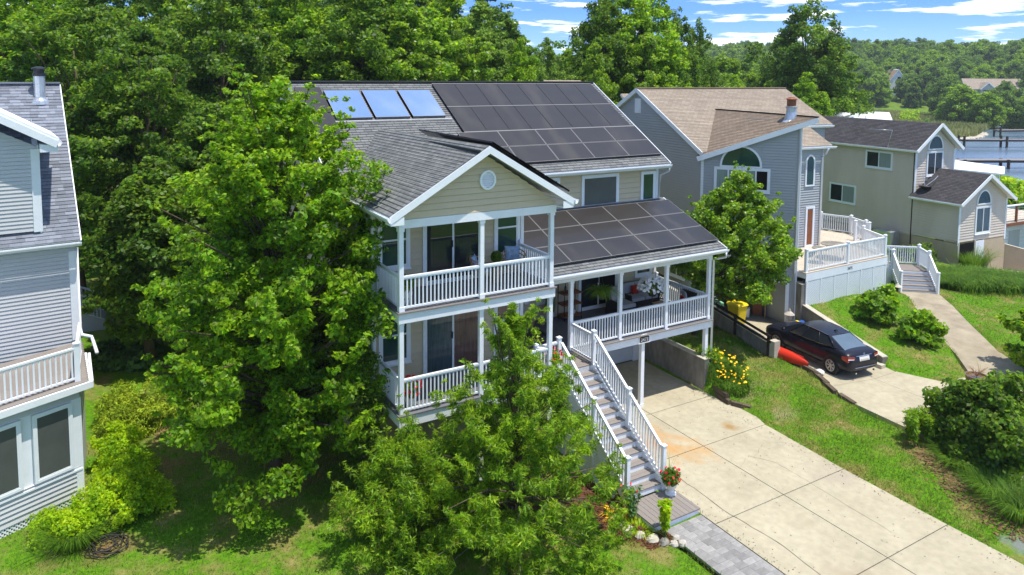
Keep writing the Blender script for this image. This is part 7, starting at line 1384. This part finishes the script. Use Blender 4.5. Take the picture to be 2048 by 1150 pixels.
# dark upright evergreen and red flowers by the left corner column
shrub('evergreen_shrub', 'dark narrow upright evergreen at the left corner of the lower balcony', 'shrub', (-.55, .9, 0), .4, .4, 4.9, 7000, .10, .04, M_dbroad, 161, cr=.25, k=90)
shrub('evergreen_shrub', 'gold and green upright shrub rising in front of the porch behind the willow oak', 'shrub', (3.95, .0-.35, 0), .32, .3, 4.0, 5000, .07, .035, M_juni, 163, cr=.2, k=80)
for (x, y, z, lab, n) in ((.45, .35, 2.6, 'red flowering plant in a white pot in the left corner of the lower balcony', 60), (4.95, .3, 2.6, 'red flowers behind the stair top post', 40)):
    t = thing('potted_flowers', lab, 'plant', (x, y, z)); q = MB(); q.lathe((x, y, z), [(.12, 0), (.17, .3)], 12); build('pot', q, M_pot, t); q_ = leafmesh('f', np.array([(x, y, z+.5, .25)]), 500, .08, .05, M_broad, 171, flat=.9); mesh_obj('foliage', np_mesh('foliage', q_-np.array((x, y, z+.5)), 4, M_broad), t, (x, y, z+.5))
    rg = np.random.default_rng(6); d = nrm(rg.normal(size=(n, 3))); petals(np.array((x, y, z+.55))+d*.28, .045, M_redf, 'flowers', t, (x, y, z+.5), 7)['kind'] = 'stuff'
# foot of the stairs
t = thing('flower_urn', 'white urn with red flowers and green leaves on the grey stair platform', 'plant', (6.52, -3.15, .2)); q = MB(); q.lathe((6.52, -3.15, .2), [(.15, 0), (.15, .03), (.08, .07), (.07, .12), (.15, .2), (.20, .34), (.19, .35), (.17, .3)], 18); build('urn', q, M_pot, t, smooth=False)
q_ = leafmesh('f', np.array([(6.52, -3.15, .68, .27), (6.62, -3.1, .62, .2), (6.42, -3.2, .66, .2)]), 1100, .09, .06, M_dbroad, 181, flat=.8); mesh_obj('foliage', np_mesh('foliage', q_-np.array((6.52, -3.15, .68)), 4, M_dbroad), t, (6.52, -3.15, .68))
rg = np.random.default_rng(8); d = nrm(rg.normal(size=(18, 3))); d[:, 2] = abs(d[:, 2]); petals(np.array((6.52, -3.15, .66))+d*np.array([.33, .3, .26]), .034, M_redf, 'flowers', t, (6.52, -3.15, .68), 9, up=.6); p = np.array((6.5, -3.13, .7))+rg.normal(size=(14, 3))*.02; blades(p, .55, .015, .15, M_juni, 10, 'spikes', t, (6.5, -3.13, .7), spread=.5)
def leafy(x, y, h, r, m, lab, sd_, n=700, L_=.14, W_=.045, red=0, z0=0):
    t = thing('leafy_plant', lab, 'plant', (x, y, z0)); rg = np.random.default_rng(sd_); q = MB()
    cl = []
    for i in range(7):
        a = rg.random()*6.28; rr_ = r*rg.random(); top = (x+rr_*math.cos(a), y+rr_*math.sin(a), z0+h*(.7+.3*rg.random())); q.tube([(x+rr_*.3*math.cos(a), y+rr_*.3*math.sin(a), z0-.05), top], [.01, .005], 5)
        for f in (.35, .55, .75, .95): cl.append((lerp(x, top[0], f), lerp(y, top[1], f), z0+h*f*.95, r*.4))
    build('stems', q, M_hosta, t); cl = np.array(cl); g = leafmesh('leaves', cl, n, L_, W_, m, sd_, flat=.8, lance=True); mesh_obj('leaves', np_mesh('leaves', g-np.array((x, y, z0)), 4, m), t, (x, y, z0))
    if red: d = rg.normal(size=(red, 3))*np.array([r*.5, r*.5, .05]); petals(np.array((x, y, z0+h))+d, .03, M_redf, 'flowers', t, (x, y, z0+h), sd_)
    return t
leafy(5.0, -3.35, .95, .28, M_hosta, 'grey-green leafy plant with small red flowers left of the platform', 191, 900, .12, .03, red=5); leafy(5.28, -4.30, .95, .18, M_bright, 'single upright light green leafy stem at the platform corner', 192, 420, .17, .08)
clump_grass('daylily_clump', 'low strap-leaved green clump at the front of the mulch bed', 'plant', (4.95, -3.75, 0), .3, .42, 160, M_bright, 193, .03, .7); clump_grass('daylily_clump', 'yellowing strap-leaved clump beside the stair foot', 'plant', (4.78, -2.95, 0), .22, .3, 120, M_yelf, 194, .03, .8)
for i, (x, y, r_, h, m, lab) in enumerate(((4.72, -3.05, .13, .12, M_stone, 'first rounded'), (4.66, -3.35, .12, .12, M_stone, 'second tan'), (4.62, -3.66, .16, .15, M_stone, 'third rough'), (4.78, -3.95, .13, .13, M_stone, 'fourth pinkish'), (4.95, -4.22, .16, .15, M_capc, 'largest white'), (5.12, -4.44, .14, .13, M_wallc, 'dark grey'), (5.3, -4.60, .12, .1, M_stone, 'flat tan'), (5.47, -4.70, .13, .12, M_yelf, 'last yellowish'), (5.5, -4.45, .1, .1, M_stone, 'small pale'))):
    q = MB(); rr2 = random.Random(i); n = 9; vs = []; prof = [(1, 0), (1.05, .35), (.8, .8), (.35, 1)]
    for (a, z) in prof:
        for k in range(n): th = 6.283*k/n; e = 1+rr2.uniform(-.2, .2); vs.append((x+r_*a*e*math.cos(th), y+r_*a*e*.8*math.sin(th), h*z*(1+rr2.uniform(-.1, .1))))
    fs = [(j*n+k, j*n+(k+1) % n, (j+1)*n+(k+1) % n, (j+1)*n+k) for j in range(3) for k in range(n)]+[tuple(3*n+k for k in range(n))]; q.add(vs, fs); build('edging_stone', q, M_stone if m is M_yelf else m, None, label=lab+' stone in the curved edge of the mulch bed by the stairs', cat='stone')
# yellow lilies
t = thing('lily_clump', 'clump of yellow flowering lilies on the bank beside the carport wall', 'plant', (12.95, .75, .5)); rg = np.random.default_rng(44); n = 1100; a = rg.random(n)*6.28; r_ = np.sqrt(rg.random(n)); px = 12.95+r_*.65*np.cos(a); py = .75+r_*.8*np.sin(a); p = np.stack([px, py, hgt(px, py)], 1); blades(p, .55, .028, .55, M_lgrass, 45, 'leaves', t, (12.95, .75, .5), spread=.6)
n = 62; a = rg.random(n)*6.28; r_ = np.sqrt(rg.random(n)); px = 12.95+r_*.65*np.cos(a); py = .7+r_*.8*np.sin(a); petals(np.stack([px, py, hgt(px, py)+.42+.2*rg.random(n)], 1), .042, M_yelf, 'flowers', t, (12.95, .75, .5), 46)
shrub('bush', 'small leafy green bush at the end of the carport wall', 'bush', (12.75, 1.6, 1.0), .35, .4, .5, 1200, .08, .05, M_broad, 201)
# fig bushes on the neighbour lawn
shrub('fig_bush', 'large young fig bush in the middle of the neighbour lawn', 'bush', (22.3, 1.2, gz(22.3, 1.2)), 1.0, .85, 1.3, 2600, .22, .15, M_broad, 211, cr=.24, k=60); shrub('fig_bush', 'smaller fig bush nearest the concrete path', 'bush', (22.4, -.7, gz(22.4, -.7)), .85, .75, 1.15, 1900, .21, .14, M_broad, 213, cr=.28, k=60); shrub('fig_bush', 'tiny fig shoot beside the deck skirt', 'bush', (24.7, 2.2, gz(24.7, 2.2)), .4, .4, .75, 500, .2, .13, M_broad, 215); shrub('fig_bush', 'fig shoot between the path and the smaller fig bush', 'bush', (23.4, -.2, gz(23.4, -.2)), .55, .5, .9, 800, .2, .13, M_broad, 217)
# long grass hedge
t = thing('grass_hedge', 'long rounded hedge of tall green strap grass by the deck stairs', 'hedge', (34.5, 2.4, .3)); rg = np.random.default_rng(51); n = 26000; f = rg.random(n); px = 31.0+f*6.3+rg.normal(size=n)*.1; py = 4.1-f*3.6+rg.normal(size=n)*.8; p = np.stack([px, py, hgt(px, py)], 1); blades(p, 1.25, .035, .62, M_lgrass, 52, 'blades', t, (34.5, 2.4, .3), spread=.75)
for i, (x, y) in enumerate(((31.5, 6.4), (32.6, 6.2), (33.6, 6.4), (34.6, 6.8))): shrub('shrub', ['first', 'second', 'third', 'fourth'][i]+' dark green shrub from the stairs against the tan house foundation', 'shrub', (x+1.4, y+.2, gz(x+1.4, y+.2)), .75, .6, 1.0, 1800, .14, .10, M_dbroad, 220+i, cr=.28)
clump_grass('ornamental_grass', 'wispy tall grass at the tan garage corner', 'grass clump', (38.2, 5.2, .1), .6, 1.7, 900, M_lgrass, 231, .02, .3)
# right-hand bed: dark maple-like shrub, grasses, perennials
shrub('maple_shrub', 'big dark green maple-leaved shrub at the lower right', 'shrub', (16.4, -6.3, .1), 2.0, 1.5, 2.25, 34000, .14, .105, M_dbroad, 241, cr=.32, k=260, up=.5)
for i, (x, y, h, r_, lab) in enumerate(((14.3, -7.4, 1.0, .42, 'arching grass clump at the lower right edge below the dark shrub'), (14.9, -6.2, .9, .36, 'middle arching grass clump under the dark shrub'), (13.9, -8.3, 1.0, .45, 'lowest arching grass clump by the gravel'))): clump_grass('ornamental_grass', lab, 'grass clump', (x, y, .05), r_, h, 750, M_lgrass, 250+i, .018, .55)
for i, (x, y) in enumerate(((15.0, -4.7), (15.4, -4.9), (15.8, -4.9), (15.2, -5.2), (14.7, -5.0))): leafy(x, y, 1.05, .3, M_broad, ['leftmost', 'second', 'rear', 'middle', 'front'][i]+' leafy perennial with upright spikes at the end of the driveway bed', 260+i, 700, .13, .035, z0=.15)
q = MB(); q.tube([(15.75, -4.35, .1), (15.75, -4.35, .75)], .14, 10); build('wooden_post', q, M_timber, None, label='short dark round wooden post behind the leafy perennials', cat='post')
tree('maple_tree', 'broadleaf maple reaching in from the right edge above the concrete path', 'tree', (24.9, -6.0, .1), .6, 4.0, [(0, 1.0), (.3, 1.7), (.6, 1.6), (.85, 1.0), (1, .3)], 150, .30, 13000, .20, .16, M_broad, 271, tr=.1, limbs=40, ctr=(24.0, -5.1, .1))
# pot at the path corner
t = thing('plant_pot', 'round dark glazed pot with a small dry shrub on the driveway corner', 'pot', (20.75, -3.75, .36)); q = MB(); q.lathe((20.75, -3.75, .38), [(.24, 0), (.34, .15), (.36, .30), (.38, .34), (.33, .34), (.3, .28)], 20); build('pot', q, M_potb, t); q = MB(); q.lathe((20.75, -3.75, .352), [(.62, 0), (.60, .02)], 20); build('white_gravel_ring', q, M_capc, t)
q = MB(); rr2 = random.Random(3)
for i in range(22): a = rr2.uniform(0, 6.28); q.tube([(20.75, -3.75, .68), (20.75+.15*math.cos(a), -3.75+.15*math.sin(a), .9), (20.75+.34*math.cos(a+.4), -3.75+.34*math.sin(a+.4), rr2.uniform(.95, 1.15))], [.01, .007, .003], 4, cap=False)
build('twigs', q, M_rattan, t)

# pale summer air between the garden and the far hill
q = MB(); q.box(-420, -130, -6.9, 720, 930, 46); hz = build('haze', q, M_white, None, kind='stuff'); hm = bpy.data.materials.new('haze_air'); hm.use_nodes = True; t = hm.node_tree; t.nodes.clear(); o_ = N(t, 'ShaderNodeOutputMaterial'); v_ = N(t, 'ShaderNodeVolumePrincipled'); v_.inputs['Color'].default_value = (.85, .92, 1, 1); v_.inputs['Density'].default_value = .00024; v_.inputs['Anisotropy'].default_value = .2; t.links.new(v_.outputs[0], o_.inputs['Volume']); hz.data.materials.clear(); hz.data.materials.append(hm); setp(hz, label='thin pale summer haze over the creek and the far woods', category='haze')
